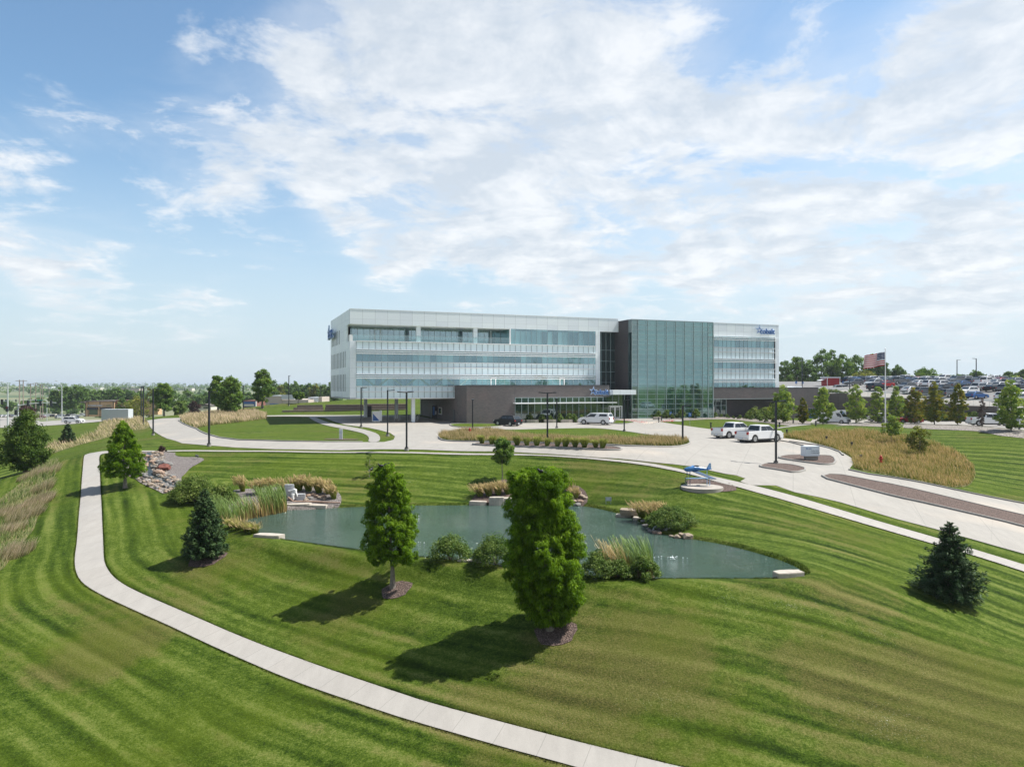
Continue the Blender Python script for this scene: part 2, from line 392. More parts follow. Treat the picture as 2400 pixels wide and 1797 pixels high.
c = t.mix(t.m('MULTIPLY', dry, .82), green, drycol)
c = t.mix(t.mr(vf, .35, .7, .0, .5), c, (.03, .045, .008))
ty = t.mr(t.noise(oc, .16, 3), .42, .68, 0, .40)
c = t.mix(ty, c, (.075, .108, .006), 'MIX')
pbr(t, c, .85, t.m('ADD', fine, t.m('MULTIPLY', vf, .7)), .9, .05, Specular_IOR_Level=.05)
m, t = material('wild_ground')
oc = t.n('ShaderNodeTexCoord').outputs['Object']
n_ = t.noise(oc, .5, 6, .7)
pbr(t, t.ramp(n_, [(.3, (.07, .09, .02)), (.55, (.16, .14, .05)), (.75, (.28, .22, .11))]), .95, t.noise(oc, 9, 4), .8, .1)
m, t = material('far_ground')
oc = t.n('ShaderNodeTexCoord').outputs['Object']
n_ = t.noise(oc, .006, 6, .6); n2_ = t.noise(oc, .05, 5, .7)
c = t.ramp(n_, [(.36, (.05, .085, .03)), (.46, (.10, .13, .05)), (.52, (.17, .18, .09)), (.6, (.20, .20, .11)), (.68, (.09, .12, .045))])
c = t.mix(t.mr(n2_, .4, .7, 0, .4), c, (.045, .07, .02))
pbr(t, c, .95)
def concrete(name, col, joints=None, stain=.5, grid=False):
    m, t = material(name)
    oc = t.n('ShaderNodeTexCoord').outputs['Object']
    a = t.noise(oc, .35, 6, .65); b = t.noise(oc, 14, 4, .7); d = t.noise(t.vm('MULTIPLY', oc, (1, .25, 1)), 1.7, 5, .7)
    v = t.m('ADD', t.m('MULTIPLY', t.m('SUBTRACT', a, .5), stain), t.m('ADD', t.m('MULTIPLY', t.m('SUBTRACT', b, .5), .22), t.m('MULTIPLY', t.m('SUBTRACT', d, .5), .42)))
    v = t.m('ADD', v, 1.0)
    c = t.mix(1.0, (*col,), t.n('ShaderNodeCombineXYZ', {0: v, 1: v, 2: v}).outputs[0], 'MULTIPLY')
    if joints or grid:
        if grid:
            sp = t.n('ShaderNodeSeparateXYZ', {0: t.n('ShaderNodeVectorRotate', {'Vector': oc, 'Angle': R(21.3)}, rotation_type='Z_AXIS').outputs[0]})
            j = None
            for ax_ in (0, 1):
                fr = t.m('PINGPONG', sp.outputs[ax_], 2.25)
                q = t.mr(fr, .0, .045, 1, 0); j = q if j is None else t.m('MAXIMUM', j, q)
            cr = t.mr(t.n('ShaderNodeTexVoronoi', {'Vector': t.vm('ADD', oc, (0, 0, 0)), 'Scale': .14}, feature='DISTANCE_TO_EDGE').outputs['Distance'], 0, .005, .22, 0)
            j = t.m('MAXIMUM', t.m('MULTIPLY', j, .45), cr)
            rust = t.mr(t.noise(oc, .08, 3), .56, .72, 0, .35)
            c = t.mix(rust, c, (.52, .43, .34))
        else:
            u = t.n('ShaderNodeAttribute', attribute_name='along').outputs['Fac']
            j = t.m('MULTIPLY', t.mr(t.m('PINGPONG', u, joints / 2), 0, .022, 1, 0), .55)
            slab = t.n('ShaderNodeTexWhiteNoise', {'W': t.m('FLOOR', t.m('DIVIDE', u, joints))}, noise_dimensions='1D').outputs['Value']
            c = t.mix(t.mr(slab, 0, 1, 0, .12), c, (.40, .40, .39))
        c = t.mix(j, c, (.12, .12, .11))
    pbr(t, c, .85, b, .15, .01)
    return m
concrete('concrete_road', (.282, .268, .243), grid=True, stain=.26)
concrete('concrete_path', (.305, .288, .262), joints=1.75, stain=.22)
concrete('concrete_kerb', (.25, .242, .225), stain=.6)
concrete('concrete_plain', (.265, .253, .233), stain=.35)
m, t = material('asphalt'); oc = t.n('ShaderNodeTexCoord').outputs['Object']
pbr(t, t.ramp(t.noise(oc, .2, 6, .6), [(.3, (.13, .13, .13)), (.7, (.20, .195, .19))]), .9)
m, t = material('mulch'); oc = t.n('ShaderNodeTexCoord').outputs['Object']
vo = t.n('ShaderNodeTexVoronoi', {'Vector': t.vm('MULTIPLY', oc, (1, 1, 1)), 'Scale': 16.0})
c = t.ramp(t.m('ADD', t.m('MULTIPLY', vo.outputs['Distance'], .8), t.m('MULTIPLY', t.noise(oc, 6, 4, .7), .6)), [(.3, (.016, .011, .009)), (.6, (.062, .040, .032)), (.95, (.17, .12, .10))])
pbr(t, c, .95, vo.outputs['Distance'], 1.0, .05)
def gravelmat(name, stops, sc=14.):
    m, t = material(name); oc = t.n('ShaderNodeTexCoord').outputs['Object']
    vo = t.n('ShaderNodeTexVoronoi', {'Vector': oc, 'Scale': sc})
    wn = t.n('ShaderNodeTexWhiteNoise', {'Vector': vo.outputs['Position']}).outputs['Value']
    c = t.ramp(wn, stops)
    c = t.mix(t.mr(vo.outputs['Distance'], .25, .6, 0, .7), c, (.06, .05, .045))
    pbr(t, c, .9, t.m('SUBTRACT', 1.0, vo.outputs['Distance']), 1., .06)
gravelmat('gravel_pink', [(0, (.15, .13, .12)), (.4, (.22, .19, .18)), (.7, (.28, .25, .235)), (1, (.40, .37, .35))])
gravelmat('gravel_tan', [(0, (.15, .13, .11)), (.4, (.26, .23, .195)), (.7, (.34, .31, .27)), (1, (.46, .43, .39))], 5.)
m, t = material('water'); oc = t.n('ShaderNodeTexCoord').outputs['Object']
w1 = t.noise(t.vm('MULTIPLY', oc, (.8, 2.4, 1)), 2.6, 5, .65, .4); w2 = t.noise(oc, .18, 3)
wc = t.mix(t.mr(w2, .35, .65), (.050, .096, .072), (.062, .112, .088))
b = pbr(t, wc, t.mr(w2, .3, .7, .03, .12), w1, 1.0, .30, IOR=1.33); b.inputs['Specular IOR Level'].default_value = .75
# ---------------------------------------------------------------- outlines (photo pixels -> ground)
PATH_L = [(300,1056.2),(258.7,1058),(225,1060),(205,1063),(197,1068),(194.4,1094),(191.7,1127),(186,1194),(180.8,1266),(175.4,1303),(175,1322),(178,1340),(186,1358),(204,1375),(240.6,1396),(273,1411),(331,1437.6),(385.5,1461.5),(440,1487),(494,1512.5),(564,1543.5),(673,1590),(760,1622),(912,1674),(1000,1700),(1081,1723),(1176,1750.5),(1277,1777.6),(1336,1794),(1500,1838),(1700,1890)]
PATH_R = [(300,1058.8),(262,1061),(243,1063),(235,1066),(232.4,1072),(233.3,1094),(235,1130.6),(237,1167),(239,1212),(242.4,1285),(243,1311),(249.6,1330.7),(262.3,1348.8),(280.4,1364),(307.6,1380),(360,1404),(422,1430.4),(476,1454),(550,1486),(620,1514),(694.5,1541),(803,1580),(955,1632),(1040.7,1657),(1127.5,1680),(1219.7,1704.4),(1317,1729.6),(1420,1755),(1529,1782),(1583,1795),(1750,1834),(1950,1880)]
SW_U = [(300,1056.2),(408,1055.6),(544,1056.6),(720,1058.3),(900,1060.3),(1000,1060),(1168,1062),(1308,1068),(1400,1073),(1509,1083.6),(1581,1096.5),(1617,1105),(1708,1125),(1761.6,1137.5),(1863,1163.5),(1972,1196),(2100,1234),(2199,1262),(2400,1323),(2520,1360)]
SW_L = [(300,1058.8),(408,1058.3),(544,1059.4),(720,1061),(900,1063),(1000,1062.8),(1196,1065.6),(1336,1073),(1400,1077),(1490.6,1087),(1581,1103.5),(1617,1112),(1690,1132),(1753,1149.5),(1800,1162),(1926,1199),(2100,1250),(2172,1271),(2290,1304),(2400,1340),(2520,1378)]
ROAD_N = [(340,986),(350,998),(359,1009),(376,1020),(391,1028),(426,1039),(486,1044),(551,1049),(646,1053),(800,1055.5),(1000,1054.3),(1168,1058),(1322,1066.5),(1448,1075),(1533,1084),(1620,1093.5),(1700,1110.7),(1724,1114),(1747,1121.5),(1735,1129),(1761.6,1137.5),(1818,1138),(1863,1154),(1917.5,1165),(1972,1178),(2100,1216),(2192,1240),(2272,1262),(2400,1298),(2520,1333)]
ROAD_F = [(2520,1209),(2400,1181),(2224.6,1146),(2163.8,1132.8),(2034.7,1112),(1989,1102),(2000.6,1087),(1996.7,1074),(1977.7,1062.5),(1939.8,1047),(1882.8,1033),(1826,1026),(1800,1014),(1750,1011),(1670,1006.5),(1618,999.5),(1563.8,991.5),(1530,985),(1500,983),(1484,982),(1430,984),(1400,988.5),(1358,990),(1216,991.6),(1180,992.5),(1120,993.8),(1094,994),(1040,985),(988,977),(960,974),(880,972.5),(790,973),(700,972.6),(600,974),(600,976),(700,976),(762,979),(780,987),(810,996),(860,1002),(889.5,1008),(915,1015),(926,1022.8),(922,1031),(900,1036),(856,1036.5),(767,1036.5),(665,1035),(560,1032),(513,1026),(486,1018.5),(461,1006),(431,994),(419,986.5),(426,979),(380,980.5)]
def drape(name, poly, off, mat, step=1.2, parent=None, hf=H0, along=None, kind='structure', label=None):
    P = [Vector(p) for p in poly]
    # resample outline
    out = []
    for i in range(len(P)):
        a, b = P[i], P[(i + 1) % len(P)]; L = (b - a).length; n = max(1, int(L / step))
        for k in range(n): out.append(a.lerp(b, k / n))
    n = len(out); xs = [p.x for p in out]; ys = [p.y for p in out]
    gx, gy = np.meshgrid(np.arange(min(xs), max(xs), step), np.arange(min(ys), max(ys), step)); gx = gx.ravel(); gy = gy.ravel()
    gx = gx + RNG.uniform(-.02, .02, gx.shape); ins = inside(gx, gy, [(p.x, p.y) for p in out]); gx, gy = gx[ins], gy[ins]
    if len(gx):
        dd, _, _ = segdist(gx, gy, [(p.x, p.y) for p in out[::2]]) if len(gx) * n < 3e7 else (np.full(len(gx), 9.), 0, 0)
        k = dd > step * .45; gx, gy = gx[k], gy[k]
    pts = out + [Vector((float(a), float(b))) for a, b in zip(gx, gy)]
    r = delaunay_2d_cdt(pts, [(i, (i + 1) % n) for i in range(n)], [], 1, 1e-4)
    V2 = np.array([(v.x, v.y) for v in r[0]]); Fc = np.array(r[2])
    z = hf(V2[:, 0], V2[:, 1]) + off
    at_ = {}
    if along is not None:
        _, s, _ = segdist(V2[:, 0], V2[:, 1], along, False); at_['along'] = s
    if len(Fc) == 0: print('empty drape', name); return None
    V3 = np.c_[V2, z]
    a, b, c = V3[Fc[:, 0]], V3[Fc[:, 1]], V3[Fc[:, 2]]
    fl = np.cross(b - a, c - a)[:, 2] < 0; Fc[fl] = Fc[fl][:, ::-1]
    o = npmesh(name, V3, Fc, mat, parent, at_, smooth=True)
    if parent is None: mark(o, label, None, None, kind)
    return o
def kerb(name, poly, closed=True, w=.17, h=.14, off=.0, mat='concrete_kerb', hf=H0):
    P = poly; n = len(P); out = []
    for i in range(n if closed else n - 1):
        a = Vector(P[i]); b = Vector(P[(i + 1) % n]); L = (b - a).length; k = max(1, int(L / .9))
        for q in range(k): out.append(a.lerp(b, q / k))
    if not closed: out.append(Vector(P[-1]))
    m_ = len(out); X = np.array([p.x for p in out]); Y = np.array([p.y for p in out])
    if closed: T = np.c_[np.roll(X, -1) - np.roll(X, 1), np.roll(Y, -1) - np.roll(Y, 1)]
    else: T = np.c_[np.gradient(X), np.gradient(Y)]
    T /= np.linalg.norm(T, axis=1)[:, None] + 1e-9; N = np.c_[-T[:, 1], T[:, 0]]
    z = hf(X, Y) + off; V = []
    for (o_, zz) in ((-w / 2, -.08), (-w / 2, h - .02), (-w / 2 + .02, h), (w / 2 - .02, h), (w / 2, h - .02), (w / 2, -.08)):
        V.append(np.c_[X + N[:, 0] * o_, Y + N[:, 1] * o_, z + zz])
    V = np.concatenate(V); Fc = []
    for j in range(5):
        for i in range(m_ if closed else m_ - 1):
            k = (i + 1) % m_; Fc.append((j * m_ + i, j * m_ + k, (j + 1) * m_ + k, (j + 1) * m_ + i))
    o = npmesh(name, V, Fc, mat); mark(o, None, None, None, 'structure'); return o
# ---------------------------------------------------------------- terrain mesh
ROADW = GL(ROAD_N) + GL(ROAD_F)
PLW, PRW = [smoothloop(GL(q_), 1, False) for q_ in (PATH_L, PATH_R)]; SUW, SLW = [smoothloop(GL(q_), 2, False) for q_ in (SW_U, SW_L)]
pathc = [((a[0] + b[0]) / 2, (a[1] + b[1]) / 2) for a, b in zip(GL(PATH_L), GL(PATH_R))]
pathc[-1] = (pathc[-2][0] + 60 * (pathc[-1][0] - pathc[-2][0]) / math.dist(pathc[-1], pathc[-2]), pathc[-2][1] + 60 * (pathc[-1][1] - pathc[-2][1]) / math.dist(pathc[-1], pathc[-2]))
GUIDE = list(reversed(pathc)) + [((a[0]+b[0])/2, (a[1]+b[1])/2) for a, b in zip(SUW[1:], SLW[1:])]
def axis(lo, hi, step, ext_lo, ext_hi, gr=1.13):
    c = list(np.arange(lo, hi + 1e-6, step)); s = step; a = lo
    L = []
    while a > ext_lo: s *= gr; a -= s; L.append(a)
    s = step; b = hi; Rr = []
    while b < ext_hi: s = min(s * gr, 400); b += s; Rr.append(b)
    return np.array(L[::-1] + c + Rr)
ax = axis(-46, 52, .42, -7000, 7000, 1.07); ay = axis(24, 92, .42, -3000, 9000, 1.06)
GX, GY = np.meshgrid(ax, ay); Z = HP(GX.ravel(), GY.ravel())
gx, gy = GX.ravel(), GY.ravel()
for pol, marg, dep in ((ROADW, .55, .16), (SUW + SLW[::-1], .3, .08), (PLW[1:] + PRW[:0:-1], .3, .08)):
    mm = (np.abs(gx) < 90) & (gy > 15) & (gy < 185); ii = np.where(mm)[0]; ii = ii[inside(gx[ii], gy[ii], pol)]
    d_, _, _ = segdist(gx[ii], gy[ii], pol); Z[ii] -= dep * np.clip((d_ - marg * .5) / marg, 0, 1)
# keep the ground under the raised car park, building and pavement from poking through
nx, ny = len(ax), len(ay); idx = np.arange(nx * ny).reshape(ny, nx)
Fq = np.stack([idx[:-1, :-1], idx[:-1, 1:], idx[1:, 1:], idx[1:, :-1]], -1).reshape(-1, 4)
near = (np.abs(gx) < 220) & (gy > -60) & (gy < 330)
stripe = np.zeros(len(gx)); dd, ss, sg = segdist(gx[near], gy[near], GUIDE, False); stripe[near] = dd * sg; alongv = np.zeros(len(gx)); alongv[near] = ss
dryv = np.zeros(len(gx)); DRYC = []
for (px, py, rad, w) in [(1330, 1640, 3.6, .26), (1500, 1535, 4, .22), (2000, 1600, 4, .16), (2330, 1640, 4, .20), (380, 1480, 3, .18), (760, 1460, 2.5, .12), (240, 1530, 2, .15), (1050, 1700, 2.5, .12), (470, 1340, 2.5, .12), (1700, 1240, 5, .02), (1000, 1050, 1, 0), (700, 1480, 5, .04), (960, 1440, 4, .06)]:
    c_ = G(px, py); DRYC.append((c_[0], c_[1], rad, w)); dryv += w * np.exp(-((gx - c_[0]) ** 2 + (gy - c_[1]) ** 2) / rad ** 2)
terr = npmesh('ground', np.c_[gx, gy, Z], Fq, ['lawn', 'far_ground'], None, {'stripe': stripe, 'dry': dryv, 'along': alongv}, smooth=True)
cxm = gx[Fq].mean(1); cym = gy[Fq].mean(1); dist = np.hypot(cxm, cym)
terr.data.polygons.foreach_set('material_index', ((dist > 215) & ((cxm < 20) | (dist > 330))).astype(np.int32) | (dist > 330))
mark(terr, 'mown green lawn and far countryside', None, None, 'structure')
# pond
wp = drape('pond_water', POND, 0, 'water', 1.5, hf=lambda x, y: np.full(np.shape(x), WZ), label='rippled blue green pond water')
drape('road', ROADW, .035, 'concrete_road', 1.4, label='pale concrete driveway and plaza')
drape('sidewalk', SUW + SLW[::-1], .045, 'concrete_path', .7, along=SUW, label='narrow concrete sidewalk along the drive')
drape('path', PLW[1:] + PRW[:0:-1], .035, 'concrete_path', .6, along=PLW, label='curving concrete footpath')
# ================================================================ building materials
def shinyglass(name, base, base2, refl=.34, px=1.09, gcol=(.80, .93, .95), rough=.03, blind=.35, pz=4.27, dark=(.012, .03, .032)):
    m, t = material(name)
    oc = t.n('ShaderNodeTexCoord').outputs['Object']; sp = t.n('ShaderNodeSeparateXYZ', {0: oc})
    ix = t.m('FLOOR', t.m('DIVIDE', sp.outputs[0], px)); iz = t.m('FLOOR', t.m('DIVIDE', sp.outputs[2], pz))
    cell = t.n('ShaderNodeCombineXYZ', {0: ix, 1: 0.0, 2: iz}).outputs[0]
    wn = t.n('ShaderNodeTexWhiteNoise', {'Vector': cell}).outputs['Value']
    lo = t.noise(t.n('ShaderNodeCombineXYZ', {0: t.m('MULTIPLY', ix, .23), 1: 0.0, 2: t.m('MULTIPLY', iz, 3.7)}).outputs[0], 1.0, 2)
    f = t.m('MULTIPLY', t.mr(t.m('ADD', t.m('MULTIPLY', lo, .8), t.m('MULTIPLY', wn, .25)), .50, .58, 0, 1), blind)
    soft = t.mr(t.noise(oc, .7, 3), .3, .7, 0, 1)
    c = t.mix(soft, base, dark); c = t.mix(f, c, base2)
    df = t.n('ShaderNodeBsdfDiffuse', {'Color': c})
    gl = t.n('ShaderNodeBsdfGlossy', {'Color': (*gcol, 1), 'Roughness': rough})
    bn = t.n('ShaderNodeBump', {'Height': t.noise(oc, .55, 2), 'Strength': .05, 'Distance': .05}); t.nt.links.new(bn.outputs[0], gl.inputs['Normal'])
    fr = t.n('ShaderNodeFresnel', {'IOR': 1.5}).outputs[0]
    mx = t.n('ShaderNodeMixShader', {0: t.m('ADD', t.m('MULTIPLY', fr, .6), refl, clamp=True), 1: df.outputs[0], 2: gl.outputs[0]})
    t.nt.links.new(mx.outputs[0], t.out.inputs[0]); return m
shinyglass('glass_ribbon', (.03, .085, .10), (.17, .34, .35), .28, blind=.8, gcol=(.66, .90, .97))
shinyglass('glass_terrace', (.11, .23, .26), (.20, .36, .38), .34, blind=.6, gcol=(.75, .93, .98))
shinyglass('glass_tower', (.03, .095, .088), (.08, .18, .16), .30, px=2.07, gcol=(.62, .90, .90), blind=.5, pz=4.3)
shinyglass('glass_dark', (.012, .03, .03), (.03, .06, .055), .20, px=1.25, blind=.4)
shinyglass('glass_store', (.008, .018, .017), (.03, .055, .045), .16, px=1.25, blind=.5)
m, t = material('glass_clear')
tr = t.n('ShaderNodeBsdfTransparent', {'Color': (.52, .72, .70, 1)}); gl = t.n('ShaderNodeBsdfGlossy', {'Color': (.9, 1, 1, 1), 'Roughness': .02})
t.nt.links.new(t.n('ShaderNodeMixShader', {0: .18, 1: tr.outputs[0], 2: gl.outputs[0]}).outputs[0], t.out.inputs[0])
m, t = material('glass_rail')
tr = t.n('ShaderNodeBsdfTransparent', {'Color': (.86, .93, .93, 1)}); gl = t.n('ShaderNodeBsdfGlossy', {'Color': (.9, 1, 1, 1), 'Roughness': .02})
t.nt.links.new(t.n('ShaderNodeMixShader', {0: .10, 1: tr.outputs[0], 2: gl.outputs[0]}).outputs[0], t.out.inputs[0])
def panel(name, col, sx_, sz_, gap=.018, rough=.4, var=.05, metal=0., offz=0., gcol=(.22, .25, .28), axis_=0):
    m, t = material(name)
    oc = t.n('ShaderNodeTexCoord').outputs['Object']; sp = t.n('ShaderNodeSeparateXYZ', {0: oc})
    jx = t.mr(t.m('PINGPONG', sp.outputs[axis_], sx_ / 2), 0, gap * 1.8, 1, 0); jz = t.mr(t.m('PINGPONG', t.m('ADD', sp.outputs[2], offz), sz_ / 2), 0, gap, 1, 0)
    j = t.m('MAXIMUM', jx, jz)
    cell = t.n('ShaderNodeCombineXYZ', {0: t.m('FLOOR', t.m('DIVIDE', sp.outputs[axis_], sx_)), 1: t.m('FLOOR', t.m('DIVIDE', t.m('ADD', sp.outputs[2], offz), sz_)), 2: 0.0}).outputs[0]
    wn = t.n('ShaderNodeTexWhiteNoise', {'Vector': cell}).outputs['Value']
    c = t.mix(wn, tuple(x * (1 - var) for x in col), tuple(min(1, x * (1 + var)) for x in col))
    c = t.mix(t.m('MULTIPLY', j, .7), c, gcol)
    pbr(t, c, rough, Metallic=metal); return m
panel('white_panel', (.86, .925, .985), 2.18, 1.7, offz=-18.35)
panel('white_panel_side', (.86, .925, .985), 2.18, 1.7, offz=-18.35, axis_=1)
panel('spandrel', (.72, .85, .90), 1.09, 40., gap=.05, rough=.12, var=.05, gcol=(.09, .15, .17))
simple('white_metal', (.93, .94, .95), .35, var=.03)
simple('grey_metal', (.32, .36, .38), .4, var=.05)
simple('mullion_metal', (.36, .44, .45), .4, var=.03)
simple('soffit', (.74, .73, .71), .8, var=.04)
def brick(name, c1, c2, mortar, sc=1.):
    m, t = material(name)
    oc = t.n('ShaderNodeTexCoord').outputs['Object']; sp = t.n('ShaderNodeSeparateXYZ', {0: oc})
    v = t.n('ShaderNodeCombineXYZ', {0: t.m('ADD', sp.outputs[0], sp.outputs[1]), 1: sp.outputs[2], 2: 0.0}).outputs[0]
    b = t.n('ShaderNodeTexBrick', {'Vector': v, 'Color1': (*c1, 1), 'Color2': (*c2, 1), 'Mortar': (*mortar, 1), 'Scale': 1.0, 'Mortar Size': .012 * sc, 'Brick Width': .40 * sc, 'Row Height': .10 * sc, 'Bias': 0.0})
    n = t.noise(t.vm('MULTIPLY', oc, (.6, .6, 2.5)), 1.4, 5, .7)
    c = t.mix(t.mr(n, .3, .7, 0, .5), b.outputs[0], tuple(x * .6 for x in c1))
    iri = t.mr(t.noise(oc, .35, 3), .5, .7, 0, .25)
    c = t.mix(iri, c, (c2[0] * 1.25, c2[1] * .95, c2[2] * .95))
    pbr(t, c, .75); return m
brick('brick_grey', (.135, .125, .125), (.20, .175, .17), (.09, .085, .085))
brick('brick_dark', (.055, .05, .055), (.085, .075, .08), (.04, .04, .04))
brick('block_wall', (.13, .115, .105), (.17, .15, .135), (.06, .05, .05), 1.6)
brick('block_stone', (.26, .21, .17), (.17, .14, .12), (.03, .025, .02), 2.6)
simple('cobalt_blue', (.035, .14, .42), .35, var=.05)
simple('cobalt_light', (.50, .62, .80), .35, var=.04)
simple('sign_edge', (.02, .045, .10), .4)
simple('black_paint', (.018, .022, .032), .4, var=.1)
simple('charcoal_metal', (.05, .055, .065), .45, var=.1)
# ================================================================ the office building (local x along the facade, y into the depth)
BL = empty('office_building', (-27.8, 123.6, 0), R(21.3), 'long white and glass four storey office building with dark brick podium and glass tower', 'building')
LEN, DEP, ROOF = 92.2, 25.4, 20.0
BI = Matrix.Translation((-27.8, 123.6, 0)) @ Matrix.Rotation(R(21.3), 4, 'Z')
def BW(a, b, z): return BI @ Vector((a, b, z))
def bpart(name, mat, fn, parent=BL, **kw):
    mb = MB(); fn(mb); return mb.build(name, mat, parent, **kw)
def bx(name, mat, *bs, parent=BL, **kw):
    return bpart(name, mat, lambda mb: [mb.box(*b) for b in bs], parent, **kw)
MOD = 1.09
def band(kind, a0, a1, z0, z1, b=0., mod=MOD, mat=None, mull=True, fins=None, mw=.035, mb_=.05, mmat='mullion_metal'):
    """one glazed or spandrel band of the facade, its mullions as a sub-part"""
    o = bx(kind, mat, (a0, a1, b, b + .15, z0, z1))
    if mull:
        mb = MB(); k = math.ceil(a0 / mod + .01)
        xs_ = []
        while k * mod < a1 - .05: xs_.append(k * mod); k += 1
        mb.comb(xs_, mw, z0, z1, b - mb_, b - .002)
        mb.build('glazing_bars', mmat, o)
    return o
def fin(a0, a1, z, b=0., dep=.42, h=.13): return bx('sunshade', 'white_metal', (a0, a1, b - dep, b - .003, z - h / 2, z + h / 2))
TA, TB = 52.45, 71.2             # glass tower
AP = 47.35                        # white pillar
# body core so nothing is hollow
bx('core_wall', 'grey_metal', (.25, 18.4, .4, DEP - .3, 4.8, 14.4), (19.2, AP - .1, .4, DEP - .3, .2, 14.4), (19.2, 29.5, 7.4, DEP - .3, 14.4, 19.6), (29.62, AP - .1, 5.0, DEP - .3, 14.4, 19.6), (.25, 19.2, 7.4, DEP - .3, 14.4, 19.6),
   (29.6, AP - .1, .4, 5.0, 14.4, 17.3), (AP - .1, TA + .2, 1.9, DEP - .3, .2, 19.6), (TA + .2, 69.0, -4.4, DEP - .3, .2, 19.2), (71.6, LEN - .3, .4, DEP - .3, 4.15, 19.6), (71.6, 103 - .6, 2.0, 12, -1.6, 4.15), (LEN, 102.5, .1, 12, 4.15, 6.3))
bx('roof', 'soffit', (.3, LEN - .3, .3, DEP - .3, 19.62, 19.7))
bx('fascia', 'white_panel', (0, TA, 0, .28, 17.43, 20.0))
bx('fascia', 'white_panel', (TB, LEN, 0, .28, 17.25, 20.0))
bx('fascia', 'white_panel_side', (0.0, .28, .283, DEP, 17.43, 20.0))
bx('terrace_soffit', 'white_metal', (.285, 29.5, .285, 7.4, 17.36, 17.43))
bx('terrace_floor', 'soffit', (.285, 29.5, .16, 7.4, 14.42, 14.55))
bx('coping', 'white_metal', (-.02, TA, -.04, .32, 20.003, 20.06), (TB, LEN + .02, -.04, .32, 20.003, 20.06))
# west (left) end wall with narrow slot windows
bx('end_wall', 'white_panel_side', (0, .25, 3.6, DEP, 14.5, 17.42), (0, .25, 0.003, DEP, 4.7, 14.5))
bx('frame_band', 'white_panel', (0, 2.1 * .5, -.02, .0, 4.7, 14.5))
for (z0, z1) in ((5.8, 8.9), (10.1, 13.0), (14.6, 17.2)):
    for k in range(10 if z0 < 14 else 6):
        b0 = (5.2 if z0 < 14 else 12.6) + k * 2.0
        bx('slot_window', 'charcoal_metal', (-.05, .003, b0, b0 + .26, z0, z1))
bx('corner_glass', 'glass_ribbon', (0.02, .1, 3.9, 9.2, 14.52, 17.42))
# terrace: set back glass, white columns, glass balustrade
o = band('terrace_glazing', .9, 29.5, 14.55, 17.36, 5.2, mat='glass_terrace', mw=.06)
bx('terrace_return', 'glass_ribbon', (29.5, 29.62, .2, 5.2, 14.55, 17.36)); bx('terrace_door', 'white_metal', (5.1, 5.25, 5.0, 5.09, 14.55, 17.1), (6.15, 6.3, 5.0, 5.09, 14.55, 17.1), (5.25, 6.15, 5.0, 5.09, 16.95, 17.1))
for a in (11.75, 22.4): bx('terrace_column', 'white_panel', (a, a + .75, .3, .95, 14.55, 17.36))
for a in (13.1, 27.2): bx('terrace_column', 'white_panel', (a, a + .25, 4.6, 4.9, 14.55, 17.36))
bx('terrace_column', 'white_metal', (29.35, 29.6, -.01, .2, 14.5, 17.43))
o = bx('balustrade', 'glass_rail', (.5, 29.3, .02, .04, 14.6, 15.62))
bx('handrail', 'mullion_metal', (.4, 29.3, .0, .06, 15.62, 15.67), parent=o)
bx('parapet_block', 'white_metal', (.02, .5, .02, 1.5, 14.5, 15.6))
# fourth floor glass, flush
band('ribbon_window', 29.62, AP, 14.6, 17.43, .02, mat='glass_ribbon')
def storey(a0, a1, z, lower=True, dz=0.):
    """a floor: fins, ribbon window, split spandrel; z = top of the ribbon zone"""
    band('ribbon_window', a0, a1, z - 2.15, z, .02, mat='glass_ribbon')
    for q in (0.0, .34, .68): fin(a0, a1, z - q - .03, 0.0)
    fin(a0, a1, z - 2.14, 0., .12, .10)
    if lower:
        band('spandrel_band', a0, a1, z - 2.98, z - 2.19, .0, mat='spandrel', mmat='grey_metal', mw=.05)
        fin(a0, a1, z - 3.03, 0., .25, .08)
        band('spandrel_band', a0, a1, z - 4.22, z - 3.08, .0, mat='spandrel', mmat='grey_metal', mw=.05)
A0 = 1.05
fin(A0, AP, 14.52, 0., .3, .12)
band('spandrel_band', A0, AP, 13.14, 14.46, 0., mat='spandrel', mmat='grey_metal', mw=.05)
storey(A0, AP, 13.11)
storey(A0, 18.9, 8.85, True)
fin(A0, 18.9, 4.66, 0., .12, .10)
storey(18.9, AP, 8.85, False)
bx('soffit', 'soffit', (.0, 18.7, .0, DEP, 4.5, 4.6)); 
for a in (25.6, 39.6): bx('roof_door', 'white_metal', (a, a + .14, -.1, 0, 6.9, 8.2), (a + .9, a + 1.04, -.1, 0, 6.9, 8.2), (a, a + 1.04, -.1, 0, 8.2, 8.35))
# truss seen behind the glass: pale diagonals
mb = MB()
for i in range(8):
    a = 2.2 + i * 2.45
    p, q = ((a, 8.2), (a + 1.9, 6.75)) if i % 2 == 0 else ((a, 6.75), (a + 1.9, 8.2))
    mb.add([(p[0], -.0, p[1]), (p[0] + .42, -.0, p[1]), (q[0] + .42, -.0, q[1]), (q[0], -.0, q[1]), (p[0], .019, p[1]), (p[0] + .42, .019, p[1]), (q[0] + .42, .019, q[1]), (q[0], .019, q[1])], [(0, 1, 2, 3), (0, 1, 5, 4), (2, 3, 7, 6)])
simple('truss_glass', (.30, .46, .46), .15)
mb.build('truss', 'truss_glass', BL)
